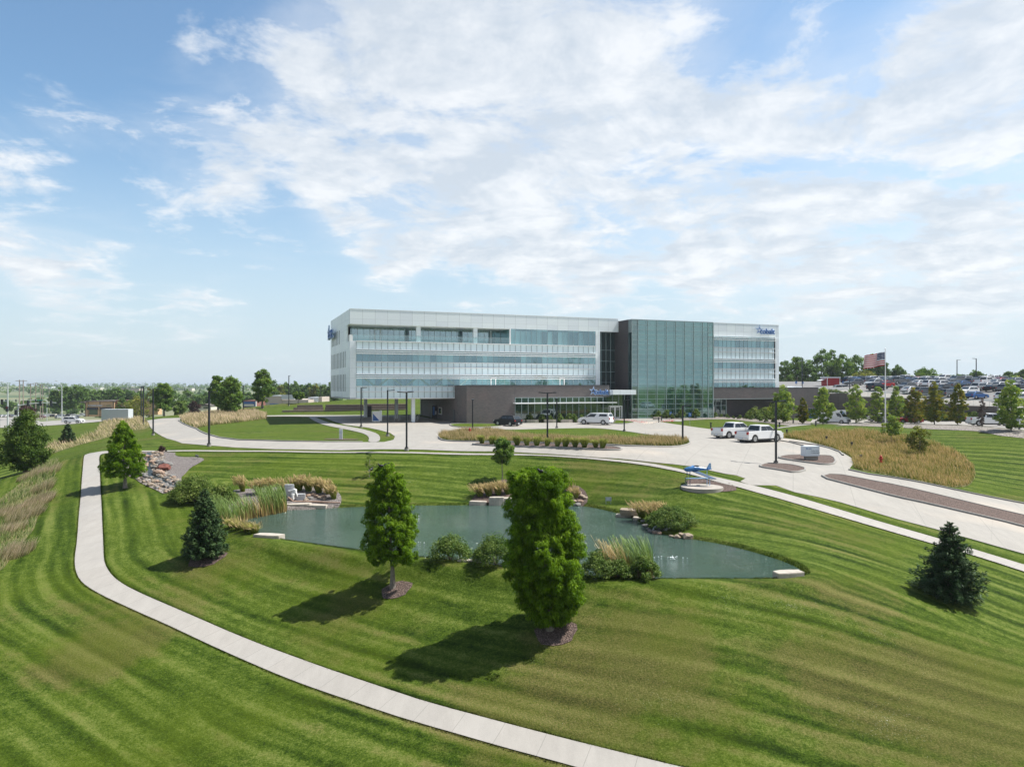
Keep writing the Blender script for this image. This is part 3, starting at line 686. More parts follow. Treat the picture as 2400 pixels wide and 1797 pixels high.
# pillar, recess and brick tower
bx('pillar', 'white_panel', (AP, AP + .95, -.06, .5, 6.9, 17.43))
o = bx('recess_glazing', 'glass_dark', (AP + .95, TA, 1.5, 1.65, 5.0, 17.43))
mb = MB()
mb.comb([AP + 2.0, AP + 3.1, AP + 4.15], .06, 5.0, 17.43, 1.42, 1.498)
for z in (7.5, 9.6, 11.7, 13.9): mb.box(AP + .95, TA, 1.43, 1.5, z - .03, z + .03)
mb.build('glazing_bars', 'mullion_metal', o)
bx('brick_tower', 'brick_dark', (TA, TA + .9, -3.8, 1.5, .2, 19.5)); bx('coping', 'charcoal_metal', (TA - .05, TA + .95, -3.85, .0, 19.503, 19.58))
# glass tower
o = bx('tower_glazing', 'glass_tower', (TA + 1.35, 69.95, -5.1, -5.0, .45, 19.45)); gl0 = o
mb = MB(); mb2 = MB()
cols = [TA, TA + 1.35] + [TA + 1.35 + 2.12 * i for i in range(1, 8)]
mb.comb(cols, .07, .45, 19.5, -5.19, -5.101)
for i, a in enumerate(cols[1:-1]): mbx = MB(); mbx.box(a + 1.73, a + 1.76, -5.13, -5.101, .45, 19.4); mbx.build('glass_fin', 'mullion_metal', gl0)
z = .45; rows = []
while z < 19.4: rows.append(z); z += .952
mb2.rows(rows, .055, TA, 71.2, -5.15, -5.102)
mb.build('glazing_bars', 'mullion_metal', gl0); mb2.build('glazing_bars', 'mullion_metal', gl0)
bx('tower_side_glazing', 'glass_dark', (TA + .0, TA + .08, -5.1, -3.8, .45, 19.45)); bx('tower_side_glazing', 'glass_clear', (TA + .08, TA + 1.35, -5.1, -5.06, .45, 19.45))
bx('corner_glazing', 'glass_clear', (69.95, 71.15, -5.1, -5.06, .45, 19.45)); bx('corner_glazing', 'glass_clear', (71.15, 71.2, -5.1, 0, .45, 19.45))
mb = MB()
for z in rows: mb.box(71.16, 71.24, -5.1, 0, z - .02, z + .035)
mb.box(71.1, 71.24, -5.2, -5.02, .45, 19.5); mb.box(69.9, 70.0, -5.2, -5.1, .45, 19.5)
mb.build('corner_frame', 'mullion_metal', BL)
bx('tower_roof', 'grey_metal', (TA, 71.2, -5.1, .3, 19.46, 19.6))
# right wing
band('ribbon_window', TB + .05, LEN - .95, 14.96, 17.22, .02, mat='glass_ribbon')
for z in (16.95, 16.55): fin(TB + .05, LEN - .95, z)
fin(TB + .05, LEN - .95, 14.9, 0, .12, .1)
band('spandrel_band', TB + .05, LEN - .95, 14.05, 14.85, 0., mat='spandrel', mmat='grey_metal', mw=.05); fin(TB + .05, LEN - .95, 14.0, 0, .25, .08)
band('spandrel_band', TB + .05, LEN - .95, 12.6, 13.95, 0., mat='spandrel', mmat='grey_metal', mw=.05)
storey(TB + .05, LEN - .95, 12.55)
storey(TB + .05, LEN - .95, 8.30, False)
bx('pillar', 'white_panel', (LEN - .95, LEN, -.06, DEP, 6.3, 17.25)); bx('window_jamb', 'charcoal_metal', (LEN - 1.3, LEN - .955, -.03, .019, 8.4, 17.2))
# podium, left: brick box in front of the facade
PA, PB, PT = 18.7, -7.2, 6.9
bx('podium_wall', 'brick_grey', (PA, 27.6, PB, PB + .4, .1, PT), (27.6, 46.4, PB, PB + .4, 4.75, PT), (46.0, 46.4, PB + .4, 1.4, 4.75, PT))
bx('podium_side_wall', 'brick_grey', (PA, PA + .4, PB + .4, DEP, -.2, 4.6), (PA, PA + .4, PB + .4, .0, 4.6, PT))
bx('podium_roof', 'soffit', (PA + .4, 46.0, PB + .4, .02, PT - .4, PT - .3)); bx('coping', 'charcoal_metal', (PA - .03, 46.43, PB - .03, PB + .43, PT + .003, PT + .07))
bx('wall_joint', 'charcoal_metal', (27.55, 27.6, PB - .004, PB, .3, PT))
o = bx('shopfront_glazing', 'glass_dark', (27.6, 46.35, PB + .12, PB + .2, 3.83, 4.75))
mb = MB(); mb.comb([27.64 + k * 1.25 for k in range(15)], .07, 3.83, 4.75, PB + .02, PB + .118, .08); mb.build('glazing_bars', 'mullion_metal', o)
o = bx('shopfront_glazing', 'glass_store', (27.6, 46.35, PB + .12, PB + .2, .35, 3.6))
mb = MB(); mb.comb([27.64 + k * 1.25 for k in range(15)], .07, .35, 3.6, PB + .02, PB + .118)
mb.build('glazing_bars', 'mullion_metal', o)
bx('shopfront_side', 'glass_dark', (46.2, 46.35, PB + .2, -3, .35, 4.75)); bx('sill_wall', 'brick_grey', (27.6, 46.4, PB, PB + .3, -.1, .35))
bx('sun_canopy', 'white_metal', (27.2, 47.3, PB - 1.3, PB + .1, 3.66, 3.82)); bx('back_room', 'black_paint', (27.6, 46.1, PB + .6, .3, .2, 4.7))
# entrance
bx('entrance_canopy', 'white_panel', (46.45, 51.35, -8.5, -3.4, 5.2, 6.05))
o = bx('entrance_glazing', 'glass_store', (46.4, 52.45, -3.4, -3.3, .5, 5.2))
mb = MB()
mb.comb([46.6, 47.9, 49.2, 50.5, 51.8], .08, 2.9, 5.2, -3.5, -3.402)
mb.build('glazing_bars', 'mullion_metal', o)
def door(a, w=1.0, b=-3.5, z=.5, h=2.35, parent=BL):
    o = bx('door', 'white_metal', (a, a + .13, b, b + .08, z, z + h), (a + w - .13, a + w, b, b + .08, z, z + h), (a + .13, a + w - .13, b, b + .08, z + h - .15, z + h), (a + .13, a + w - .13, b, b + .08, z, z + .25))
    bx('door_glass', 'glass_store', (a + .13, a + w - .13, b + .03, b + .05, z + .25, z + h - .15), parent=o)
    bx('handle', 'grey_metal', (a + w - .2, a + w - .16, b - .08, b - .03, z + .9, z + 1.3), parent=o)
for a in (47.3, 48.6, 49.7): door(a, 1.08)
bx('door_frame', 'white_metal', (46.45, 47.25, -3.5, -3.42, 2.87, 3.0), (47.25, 51.3, -3.5, -3.42, 2.87, 3.0), (51.1, 51.3, -3.5, -3.42, .5, 2.87), (46.45, 46.6, -3.5, -3.42, .5, 2.87), (47.0, 47.1, -3.5, -3.42, .5, 2.87))
# podium, right
QA0, QA1 = TB, 103.0
bx('podium_wall', 'brick_grey', (QA0, QA1, -.35, .05, 4.1, 6.45), (QA1 - 9.6, QA1, -.35, .05, -1.6, 4.1)); bx('coping', 'charcoal_metal', (QA0, QA1 + .02, -.38, .08, 6.453, 6.51))
bx('recess_wall', 'brick_dark', (79.2, QA1 - 9.6, 1.6, 1.9, -1.6, 4.1)); bx('recess_soffit', 'soffit', (QA0, QA1 - 9.6, -.3, 1.9, 4.05, 4.099))
bx('soffit_trim', 'mullion_metal', (QA0, QA1 - 9.6, -.40, -.352, 4.02, 4.12)); bx('podium_end_wall', 'brick_grey', (QA1 - .4, QA1, .05, 12, -1.6, 6.45))
o = bx('recess_glazing', 'glass_store', (QA0, 79.2, 1.2, 1.3, .1, 4.05))
mb = MB()
mb.comb([QA0 + k * 1.33 for k in range(7)], .1, .1, 4.05, 1.05, 1.198)
mb.box(QA0, 79.2, 1.05, 1.2, 2.62, 2.72); mb.build('glazing_bars', 'mullion_metal', o)
door(73.8, 1.1, 1.0, .1); door(74.95, 1.1, 1.0, .1)
bx('roof_hatch', 'white_metal', (91.5, 95.0, 1.2, 3.0, 6.5, 6.75), (97.3, 99.8, 1.2, 3.0, 6.5, 6.75))
bx('drive_up_window', 'soffit', (18.6, 18.69, 8.3, 10.6, 1.3, 2.7)); bx('drive_up_glass', 'glass_store', (18.57, 18.6, 8.6, 10.3, 1.5, 2.5)); bx('side_door', 'charcoal_metal', (18.64, 18.69, -.2, .9, .1, 2.5))
bx('downpipe', 'mullion_metal', (18.5, 18.66, 24.2, 24.5, .2, 4.5))
# columns under the overhang
for a, b in ((11.2, 1.6), (5.9, 20.0), (10.9, 14.2)):
    bx('overhang_column', 'white_panel', (a, a + .6, b, b + .6, .3, 4.5))
# ---------------------------------------------------------------- lettering
def text_mesh(name, s, size, depth, mat, bold=.0, shear=0., spacing=1.0):
    cu = bpy.data.curves.new(name, 'FONT'); cu.body = s; cu.size = size; cu.extrude = depth; cu.offset = bold; cu.resolution_u = 3
    cu.space_character = spacing; cu.shear = shear
    ob = bpy.data.objects.new('tmp_text', cu); COL.objects.link(ob)
    dg = bpy.context.evaluated_depsgraph_get(); me = bpy.data.meshes.new_from_object(ob.evaluated_get(dg))
    bpy.data.objects.remove(ob); bpy.data.curves.remove(cu); me.name = name
    me.materials.clear(); me.materials.append(M(mat)); return me
def star_pts(cx, cy, r, r2, rot=0., sk=(0, 0)):
    L = []
    for i in range(10):
        a = math.pi / 2 + rot + math.pi * i / 5; q = r if i % 2 == 0 else r2
        L.append((cx + q * math.cos(a), cy + q * math.sin(a)))
    return L
def flat_ring(outer, inner, y0, y1, mb):
    n = len(outer); V = []
    for y in (y0, y1):
        for p in outer: V.append((p[0], y, p[1]))
        for p in inner: V.append((p[0], y, p[1]))
    Fs = []
    for i in range(n):
        j = (i + 1) % n
        Fs += [(i, j, n + j, n + i), (2 * n + i, 3 * n + i, 3 * n + j, 2 * n + j), (i, 2 * n + i, 2 * n + j, j), (n + i, n + j, 3 * n + j, 3 * n + i)]
    mb.add(V, Fs)
def cobalt_sign(loc, rz, h, label, stand=.0, name='wall_sign', sub=True, depth=.10):
    """h = star height"""
    root = empty(name, loc, rz, label, 'sign', 'star logo signs on the building')
    me = text_mesh('letters', 'cobalt', h * .78, depth, 'cobalt_blue', bold=h * .004, spacing=1.0)
    o = link('letters', me, root); o.rotation_euler = (R(90), 0, 0); o.location = (h * .56, -stand - depth, h * .13)
    me2 = text_mesh('letter_outline', 'cobalt', h * .78, depth * .6, 'cobalt_light', bold=h * .042, spacing=1.0)
    o2 = link('letter_backing', me2, root); o2.rotation_euler = (R(90), 0, 0); o2.location = (h * .56, -stand - depth * .45, h * .13)
    mb = MB(); S1 = star_pts(h * .5, h * .52, h * .56, h * .215, R(-4)); S2 = star_pts(h * .5, h * .50, h * .27, h * .125, R(-4))
    flat_ring(S1, S2, -stand - depth * 1.4, -stand - .01, mb); mb.build('star', 'cobalt_light', root)
    mb = MB(); S3 = star_pts(h * .5, h * .5, h * .34, h * .155, R(-4)); flat_ring(S3, star_pts(h * .5, h * .495, h * .27, h * .115, R(-4)), -stand - depth * 1.7, -stand - .02, mb); mb.build('star_edge', 'cobalt_blue', root)
    if sub:
        o3 = link('lettering', text_mesh('lettering', 'CREDIT UNION', h * .13, .02, 'cobalt_light', spacing=1.25), root); o3.rotation_euler = (R(90), 0, 0); o3.location = (h * 1.75, -stand - .03, -h * .03)
    return root
cobalt_sign(BW(42.2, PB, 5.05), R(21.3), 1.6, 'blue star logo sign with the word cobalt on the low brick podium wall', .06)
cobalt_sign(BW(85.6, 0, 17.75), R(21.3), 2.05, 'blue star and cobalt lettering at the top right corner of the white facade', .35, sub=False)
cobalt_sign(BW(0, 24.9, 15.8), R(21.3 - 90), 3.0, 'dark star logo sign seen edge on, high on the white left end wall', .45, sub=False, depth=.2)
# ================================================================ plants
def leafmat(name, stops, trans=.35, rough=.6, sc=.9):
    m, t = material(name)
    oc = t.n('ShaderNodeTexCoord').outputs['Object']
    ti = t.n('ShaderNodeAttribute', attribute_name='tint').outputs['Fac']
    f = t.m('ADD', t.m('MULTIPLY', ti, .65), t.m('MULTIPLY', t.noise(oc, sc, 3), .35))
    c = t.ramp(f, stops)
    b = t.n('ShaderNodeBsdfPrincipled', {'Base Color': c, 'Roughness': rough}); b.inputs['Specular IOR Level'].default_value = .12
    tl = t.n('ShaderNodeBsdfTranslucent', {'Color': t.mix(.5, c, t.mix(1.0, c, (1.2, 1.3, .5), 'MULTIPLY'))})
    t.nt.links.new(t.n('ShaderNodeMixShader', {0: trans, 1: b.outputs[0], 2: tl.outputs[0]}).outputs[0], t.out.inputs[0]); return m
leafmat('cypress_leaf', [(.1, (.030, .070, .003)), (.4, (.090, .18, .006)), (.65, (.18, .30, .014)), (.9, (.30, .42, .04))], .45)
leafmat('maple_leaf', [(.1, (0.028, 0.066, 0.013)), (.4, (0.078, 0.155, 0.023)), (.65, (0.186, 0.279, 0.047)), (.9, (0.342, 0.389, 0.093))])
leafmat('dense_leaf', [(.1, (.018, .042, .008)), (.4, (.045, .092, .012)), (.65, (.10, .16, .025)), (.9, (.20, .24, .05))])
leafmat('autumn_leaf', [(.1, (.035, .065, .008)), (.4, (.13, .17, .015)), (.65, (.29, .26, .025)), (.9, (.46, .31, .05))])
leafmat('hornbeam_leaf', [(.1, (0.049, 0.103, 0.020)), (.4, (0.146, 0.245, 0.037)), (.65, (0.343, 0.415, 0.073)), (.9, (0.587, 0.587, 0.121))])
leafmat('wood_leaf', [(.1, (0.030, 0.062, 0.016)), (.4, (0.074, 0.140, 0.030)), (.65, (0.147, 0.235, 0.058)), (.9, (0.255, 0.332, 0.108))])
leafmat('yellow_leaf', [(.1, (0.044, 0.066, 0.011)), (.4, (0.132, 0.154, 0.022)), (.65, (0.242, 0.253, 0.044)), (.9, (0.352, 0.352, 0.088))])
leafmat('spruce_needle', [(.1, (.010, .028, .010)), (.4, (.027, .060, .022)), (.65, (.058, .105, .042)), (.9, (.12, .17, .085))], .15)
leafmat('spruce_needle_blue', [(.1, (.012, .032, .010)), (.4, (.032, .070, .024)), (.65, (.070, .122, .045)), (.9, (.15, .20, .085))], .15)
leafmat('shrub_leaf', [(.1, (0.030, 0.065, 0.016)), (.4, (0.081, 0.146, 0.030)), (.65, (0.178, 0.243, 0.057)), (.9, (0.324, 0.373, 0.130))])
leafmat('willow_shrub_leaf', [(.1, (0.034, 0.069, 0.014)), (.4, (0.098, 0.161, 0.029)), (.65, (0.196, 0.253, 0.057)), (.9, (0.345, 0.368, 0.138))])
leafmat('red_shrub_leaf', [(.1, (.03, .02, .018)), (.5, (.075, .045, .04)), (.9, (.13, .08, .07))])
leafmat('bare_twig', [(.1, (.06, .045, .04)), (.9, (.20, .15, .13))], .0)
simple('bark_grey', (.20, .175, .155), .9, .3, 6.)
simple('bark_brown', (.12, .09, .07), .9, .3, 6.)
def grassmat(name, low, high, top, var=.35):
    m, t = material(name)
    h = t.n('ShaderNodeAttribute', attribute_name='height').outputs['Fac']; ti = t.n('ShaderNodeAttribute', attribute_name='tint').outputs['Fac']
    oc = t.n('ShaderNodeTexCoord').outputs['Object']
    big = t.noise(oc, .25, 4, .65)
    c = t.ramp(t.m('ADD', t.m('MULTIPLY', h, .8), t.m('MULTIPLY', t.m('SUBTRACT', t.m('ADD', ti, big), 1.0), var)), [(0, low), (.45, high), (.9, top)])
    b = t.n('ShaderNodeBsdfDiffuse', {'Color': c}); tl = t.n('ShaderNodeBsdfTranslucent', {'Color': c})
    t.nt.links.new(t.n('ShaderNodeMixShader', {0: .3, 1: b.outputs[0], 2: tl.outputs[0]}).outputs[0], t.out.inputs[0]); return m
grassmat('prairie_grass', (.11, .14, .03), (.32, .27, .11), (.56, .41, .24), .9)
grassmat('prairie_grass_gold', (.13, .17, .035), (.36, .30, .09), (.58, .41, .21), 1.4)
grassmat('prairie_grass_pale', (.16, .18, .055), (.44, .37, .20), (.76, .59, .43), .9)
grassmat('fountain_grass', (.13, .18, .025), (.29, .34, .07), (.52, .46, .2))
grassmat('feather_grass', (.13, .19, .02), (.30, .32, .07), (.50, .38, .20), .3)
grassmat('cattail_leaf', (.34, .26, .12), (.15, .24, .05), (.27, .36, .14), .45)
grassmat('cattail_dry', (.30, .20, .08), (.45, .32, .13), (.62, .50, .28))
grassmat('turf_blade', (.03, .055, .006), (.085, .13, .015), (.22, .26, .07), .7)
grassmat('wild_grass', (.08, .15, .03), (.20, .28, .07), (.52, .46, .27), .9)
def quads(C, N, size, tint, asp=1.0, U=None):
    """leaf quads: centres C, normals N (n,3) -> mesh arrays"""
    n = len(C); N = N / (np.linalg.norm(N, axis=1)[:, None] + 1e-9)
    if U is None: U = RNG.normal(size=(n, 3))
    U = U - N * (U * N).sum(1)[:, None]; U /= np.linalg.norm(U, axis=1)[:, None] + 1e-9
    Wd = np.cross(N, U); s = np.asarray(size).reshape(-1, 1) if np.ndim(size) else size
    a = U * s * asp; b = Wd * s * .5
    V = np.stack([C - a, C + b * 1.0 - a * .1, C + a, C - b * 1.0 - a * .1], 1).reshape(-1, 3)
    Fq = np.arange(4 * n).reshape(n, 4); return V, Fq, np.repeat(tint, 4)
def crown_cloud(clumps, rad, per, size, flat=.8, droop=0., asp=.9, seedt=None):
    """clumps (k,3) centres with radii rad (k,), per leaves each"""
    k = len(clumps); rad = np.broadcast_to(rad, (k,)); ti = RNG.uniform(0, 1, k)
    per = np.broadcast_to(per, (k,)).astype(int)
    idx = np.repeat(np.arange(k), per); n = len(idx)
    d = RNG.normal(size=(n, 3)); d /= np.linalg.norm(d, axis=1)[:, None]
    r = RNG.uniform(.35, 1, n) ** .6
    C = clumps[idx] + d * (r * rad[idx])[:, None] * np.array([1, 1, flat])
    N = d + RNG.normal(size=(n, 3)) * .55 + np.array([0, 0, .35])
    tint = np.clip(ti[idx] * .55 + RNG.uniform(0, .45, n), 0, 1)
    U = None
    if droop: U = d * .6 + np.array([0, 0, -droop]) + RNG.normal(size=(n, 3)) * .35
    return quads(C, N, size * RNG.uniform(.7, 1.3, n), tint, asp, U)
def crown_mesh(name, parts, mat, parent):
    V = []; Fc = []; T = []; o = 0
    for v, f, t_ in parts: V.append(v); Fc.append(f + o); T.append(t_); o += len(v)
    return npmesh(name, np.concatenate(V), np.concatenate(Fc), mat, parent, {'tint': np.concatenate(T)})
def profile_clumps(n, H, z0, rf, jit=.12, inner=.5, power=1.):
    """clump centres filling a body of revolution; rf(u) radius at height fraction u"""
    out = []
    us = RNG.uniform(0, 1, n * 4); rmax = max(rf(u) for u in np.linspace(0, 1, 40))
    for u in us:
        if len(out) >= n: break
        r = rf(u)
        if RNG.uniform() > (r / rmax) ** 1.1 + .06: continue
        a = RNG.uniform(0, 2 * math.pi); q = r * RNG.uniform(inner, 1) * (1 + np.clip(RNG.normal(), -1.6, 1.3) * jit)
        out.append((q * math.cos(a), q * math.sin(a), z0 + u * H))
    return np.array(out)
def trunk(parent, h, r0, r1, mat='bark_grey', lean=(0, 0), limbs=0, lh=(.4, .9), lr=1., flare=1.3, topz=None):
    mb = MB(); pts = [(lean[0] * (i / 5) ** 1.5 + .03 * math.sin(i * 2.1), lean[1] * (i / 5) + .03 * math.cos(i * 1.7), -.15 + (h + .15) * i / 5) for i in range(6)]
    rr = [r0 * flare] + [r0 + (r1 - r0) * i / 5 for i in range(1, 6)]
    mb.tube(pts, rr, 9)
    for i in range(limbs):
        u = lh[0] + (lh[1] - lh[0]) * i / max(1, limbs - 1); a = i * 2.4; z = h * u
        k = min(4, int(u * 5)); base = Vector(pts[k]).lerp(Vector(pts[k + 1]), u * 5 - k)
        e = base + Vector((math.cos(a) * lr, math.sin(a) * lr, lr * .9)); rb = (r0 + (r1 - r0) * u) * .5
        mb.tube([base, base.lerp(e, .5) + Vector((0, 0, -.05 * lr)), e], [rb, rb * .65, rb * .25], 6)
    return mb.build('trunk', mat, parent, smooth=True)
def bald_cypress(name, label, loc, H, Rm, z0, lean=(0, 0), nclump=420, per=80, size=.055, group=None, crown=None, bushy=False):
    root = empty(name, loc, 0, label, 'tree', group)
    rf = crown or (lambda u: Rm * (np.interp(u, [0, .08, .3, .55, .8, .93, 1], [.45, .85, 1, .95, .78, .6, .30])))
    cl = profile_clumps(nclump, H - z0, z0, rf, .10, .55)
    lump = np.array([math.sin(3 * math.atan2(c[1], c[0]) + c[2] * 1.7) * .10 + math.sin(5 * math.atan2(c[1], c[0]) - c[2] * 2.6) * .07 for c in cl])
    cl[:, :2] *= (1 + 1.0 * lump)[:, None]
    cl[:, 0] += lean[0] * (cl[:, 2] / H); cl[:, 1] += lean[1] * (cl[:, 2] / H)
    crown_mesh('crown', [crown_cloud(cl, Rm * RNG.uniform(.07, .17, len(cl)), per, size, .85, .55, 2.3)], 'cypress_leaf', root)
    trunk(root, H * .9, Rm * .055 + .04, .03, 'bark_grey', lean, 9, (.35, .9), Rm * .55, 1.6)
    return root
def spruce(name, label, loc, H, Rb, mat='spruce_needle', levels=26, nb=13, scale=1, group=None, needle=.05, dens=1., jag=.22):
    root = empty(name, loc, RNG.uniform(0, 6), label, 'tree', group)
    mb = MB(); mb.tube([(0, 0, -.1), (0, 0, H * .5), (0, 0, H * .97)], [Rb * .06, Rb * .04, .012], 8)
    Cs = []; Us = []; Ns = []; Ts = []; Ss = []
    for L in range(levels):
        u = (L + .5) / levels; z = H * (.03 + .95 * u); rr = Rb * (1 - u) ** .82 + .05
        if u < .12: rr *= .8 + u * 1.6
        n = max(5, int(nb * (1 - u * .55)))
        for k in range(n):
            a = 2 * math.pi * (k + RNG.uniform(-.35, .35)) / n + L * .7; ln = rr * RNG.uniform(1 - jag * 1.2, 1 + jag * .6)
            up = RNG.uniform(-.10, .16) + u * .35
            d = np.array([math.cos(a), math.sin(a), up]); base = np.array([0, 0, z])
            if ln > .25 and k % 2 == 0: mb.cyl(base, base + d * ln * .8, .012 + .01 * Rb * (1 - u), .004, 4, False)
            m = int(max(8, 150 * ln / Rb * dens)); s = RNG.uniform(.18, 1, m) ** .8
            side = np.array([-d[1], d[0], 0]); wd = RNG.normal(size=m) * (.20 * ln * (1.12 - s)) + RNG.normal(size=m) * .03
            P = base + d * (s * ln)[:, None] + side * wd[:, None] + np.c_[np.zeros(m), np.zeros(m), -.06 * np.abs(wd) - .10 * ln * s * (1 - s) + RNG.normal(size=m) * .045 * (.4 + ln)]
            Cs.append(P); Us.append(d + side * np.sign(wd)[:, None] * .7 + RNG.normal(size=(m, 3)) * .35); Ns.append(RNG.normal(size=(m, 3)) * .5 + np.array([0, 0, 1]))
            Ts.append(np.clip(RNG.uniform(0, .55) + s * .3 + RNG.uniform(-.12, .25, m), 0, 1)); Ss.append(np.full(m, needle) * RNG.uniform(.7, 1.4, m))
    v = quads(np.concatenate(Cs), np.concatenate(Ns), np.concatenate(Ss), np.concatenate(Ts), 1.5, np.concatenate(Us))
    crown_mesh('crown', [v], mat, root); mb.build('trunk', 'bark_brown', root)
    return root
def leafy_tree(name, label, loc, H, Rm, z0, mat='maple_leaf', nclump=70, per=60, size=.12, rf=None, lumps=True, group=None, cat='tree', bark='bark_grey', crad=(.22, .38), limbs=7, tr=.03, inner=.35):
    root = empty(name, loc, RNG.uniform(0, 6), label, cat, group)
    rf = rf or (lambda u: Rm * math.sin(math.pi * min(1, max(0, (u * .92 + .06)))) ** .6)
    cl = profile_clumps(nclump, H - z0, z0, rf, .18, inner)
    crown_mesh('crown', [crown_cloud(cl, Rm * RNG.uniform(*crad, len(cl)), per, size, .8)], mat, root)
    trunk(root, z0 + (H - z0) * .75, H * tr, .02, bark, (0, 0), limbs, (z0 / H + .08, .85), Rm * .7)
    return root
def blades(name, X, Y, Z, hgt, wid, mat, lean=(0, 0), spread=.25, parent=None, segs=1, label=None, group=None, cat=None, kind=None, hf0=0.):
    n = len(X); an = RNG.uniform(0, math.pi, n); w = wid * RNG.uniform(.6, 1.3, n); h = hgt * RNG.uniform(.6, 1.25, n)
    dx = RNG.normal(size=n) * spread * h + lean[0] * h; dy = RNG.normal(size=n) * spread * h + lean[1] * h
    cx, cy = np.cos(an) * w / 2, np.sin(an) * w / 2
    ti = RNG.uniform(0, 1, n)
    if segs == 1:
        V = np.stack([np.c_[X - cx, Y - cy, Z], np.c_[X + cx, Y + cy, Z], np.c_[X + dx, Y + dy, Z + h]], 1).reshape(-1, 3)
        Fc = np.arange(3 * n).reshape(n, 3); hh = np.tile([hf0, hf0, 1.], n); tt = np.repeat(ti, 3)
    else:
        mid = np.c_[X + dx * .35, Y + dy * .35, Z + h * .62]
        V = np.stack([np.c_[X - cx, Y - cy, Z], np.c_[X + cx, Y + cy, Z], mid + np.c_[cx * .8, cy * .8, 0 * cx], mid - np.c_[cx * .8, cy * .8, 0 * cx],
                      mid + np.c_[cx * .8, cy * .8, 0 * cx], mid - np.c_[cx * .8, cy * .8, 0 * cx], np.c_[X + dx - cx * .2, Y + dy - cy * .2, Z + h * .98], np.c_[X + dx + cx * .2, Y + dy + cy * .2, Z + h]], 1).reshape(-1, 3)
        b = 8 * np.arange(n)[:, None]; Fc = np.concatenate([b + np.array([0, 1, 2, 3]), b + np.array([5, 4, 7, 6])]); hh = np.tile([0, 0, .6, .6, .6, .6, 1., 1.], n); tt = np.repeat(ti, 8)
    o = npmesh(name, V, Fc, mat, parent, {'height': hh, 'tint': tt})
    if parent is None: mark(o, label, cat, group, kind)
    return o
def scatter(poly, n):
    xs = [p[0] for p in poly]; ys = [p[1] for p in poly]; X = RNG.uniform(min(xs), max(xs), n * 4); Y = RNG.uniform(min(ys), max(ys), n * 4)
    k = inside(X, Y, poly); return X[k][:n], Y[k][:n]
def field(name, poly, dens, hgt, wid, mat, lean=(-.25, -.05), label=None, patch=.0, off=0., segs=1, spread=.22, edge=0.):
    P = poly; a = 0
    for i in range(len(P)): a += P[i][0] * P[(i + 1) % len(P)][1] - P[(i + 1) % len(P)][0] * P[i][1]
    n = int(abs(a) / 2 * dens); X, Y = scatter(P, n)
    if edge:
        d, _, _ = segdist(X, Y, P); k = RNG.uniform(size=len(X)) < d / edge + .35; X, Y = X[k], Y[k]
    Z = H0(X, Y) - .03 + off
    hm = 1 + patch * np.sin(X * .9 + 1) * np.sin(Y * .7) + patch * .6 * np.sin(X * 2.3) * np.sin(Y * 1.9 + 2)
    return blades(name, X, Y, Z, hgt * hm, wid, mat, lean, spread, None, segs, label, None, None, 'stuff')
def clump_grass(name, label, loc, h, r, n=500, mats=('fountain_grass',), group=None, lean=(-.2, 0), cat='ornamental grass', wid=.05, parent=None, plume=0):
    root = empty(name, loc, RNG.uniform(0, .5), label, cat, group)
    a = RNG.uniform(0, 2 * math.pi, n); q = r * .35 * np.sqrt(RNG.uniform(0, 1, n)); X, Y = q * np.cos(a), q * np.sin(a)
    hh = h * RNG.uniform(.55, 1.05, n); out = RNG.uniform(.1, 1, n) * r
    dx, dy = np.cos(a) * out + lean[0] * hh, np.sin(a) * out + lean[1] * hh
    an = RNG.uniform(0, math.pi, n); cx, cy = np.cos(an) * wid / 2, np.sin(an) * wid / 2; z = np.zeros(n)
    m1 = np.c_[X + dx * .35, Y + dy * .35, hh * .7]
    V = np.stack([np.c_[X - cx, Y - cy, z], np.c_[X + cx, Y + cy, z], m1 + np.c_[cx, cy, z], m1 - np.c_[cx, cy, z], m1 - np.c_[cx, cy, z], m1 + np.c_[cx, cy, z], np.c_[X + dx, Y + dy, hh * (1 - .15 * out / r)], np.c_[X + dx * 1.01, Y + dy, hh * (1 - .15 * out / r)]], 1).reshape(-1, 3)
    b = 8 * np.arange(n)[:, None]; Fc = np.concatenate([b + np.array([0, 1, 2, 3]), b + np.array([4, 5, 6, 7])])
    npmesh('foliage', V, Fc, mats[0], root, {'height': np.tile([0, 0, .55, .55, .55, .55, .85, .85], n), 'tint': np.repeat(RNG.uniform(0, 1, n), 8)})
    if plume:
        k = RNG.choice(n, plume); px_, py_, pz_ = X[k] + dx[k] * 1.1, Y[k] + dy[k] * 1.1, hh[k] * 1.02
        C = np.c_[px_, py_, pz_]; U = np.c_[lean[0] + np.cos(a[k]) * .3, lean[1] + np.sin(a[k]) * .3, np.full(plume, .9)]
        v, f, t_ = quads(C, RNG.normal(size=(plume, 3)), .055 * RNG.uniform(.7, 1.3, plume), np.full(plume, .9), 4.2, U)
        npmesh('plume', v, f, 'feather_grass', root, {'height': np.full(len(v), .95), 'tint': t_})
    return root
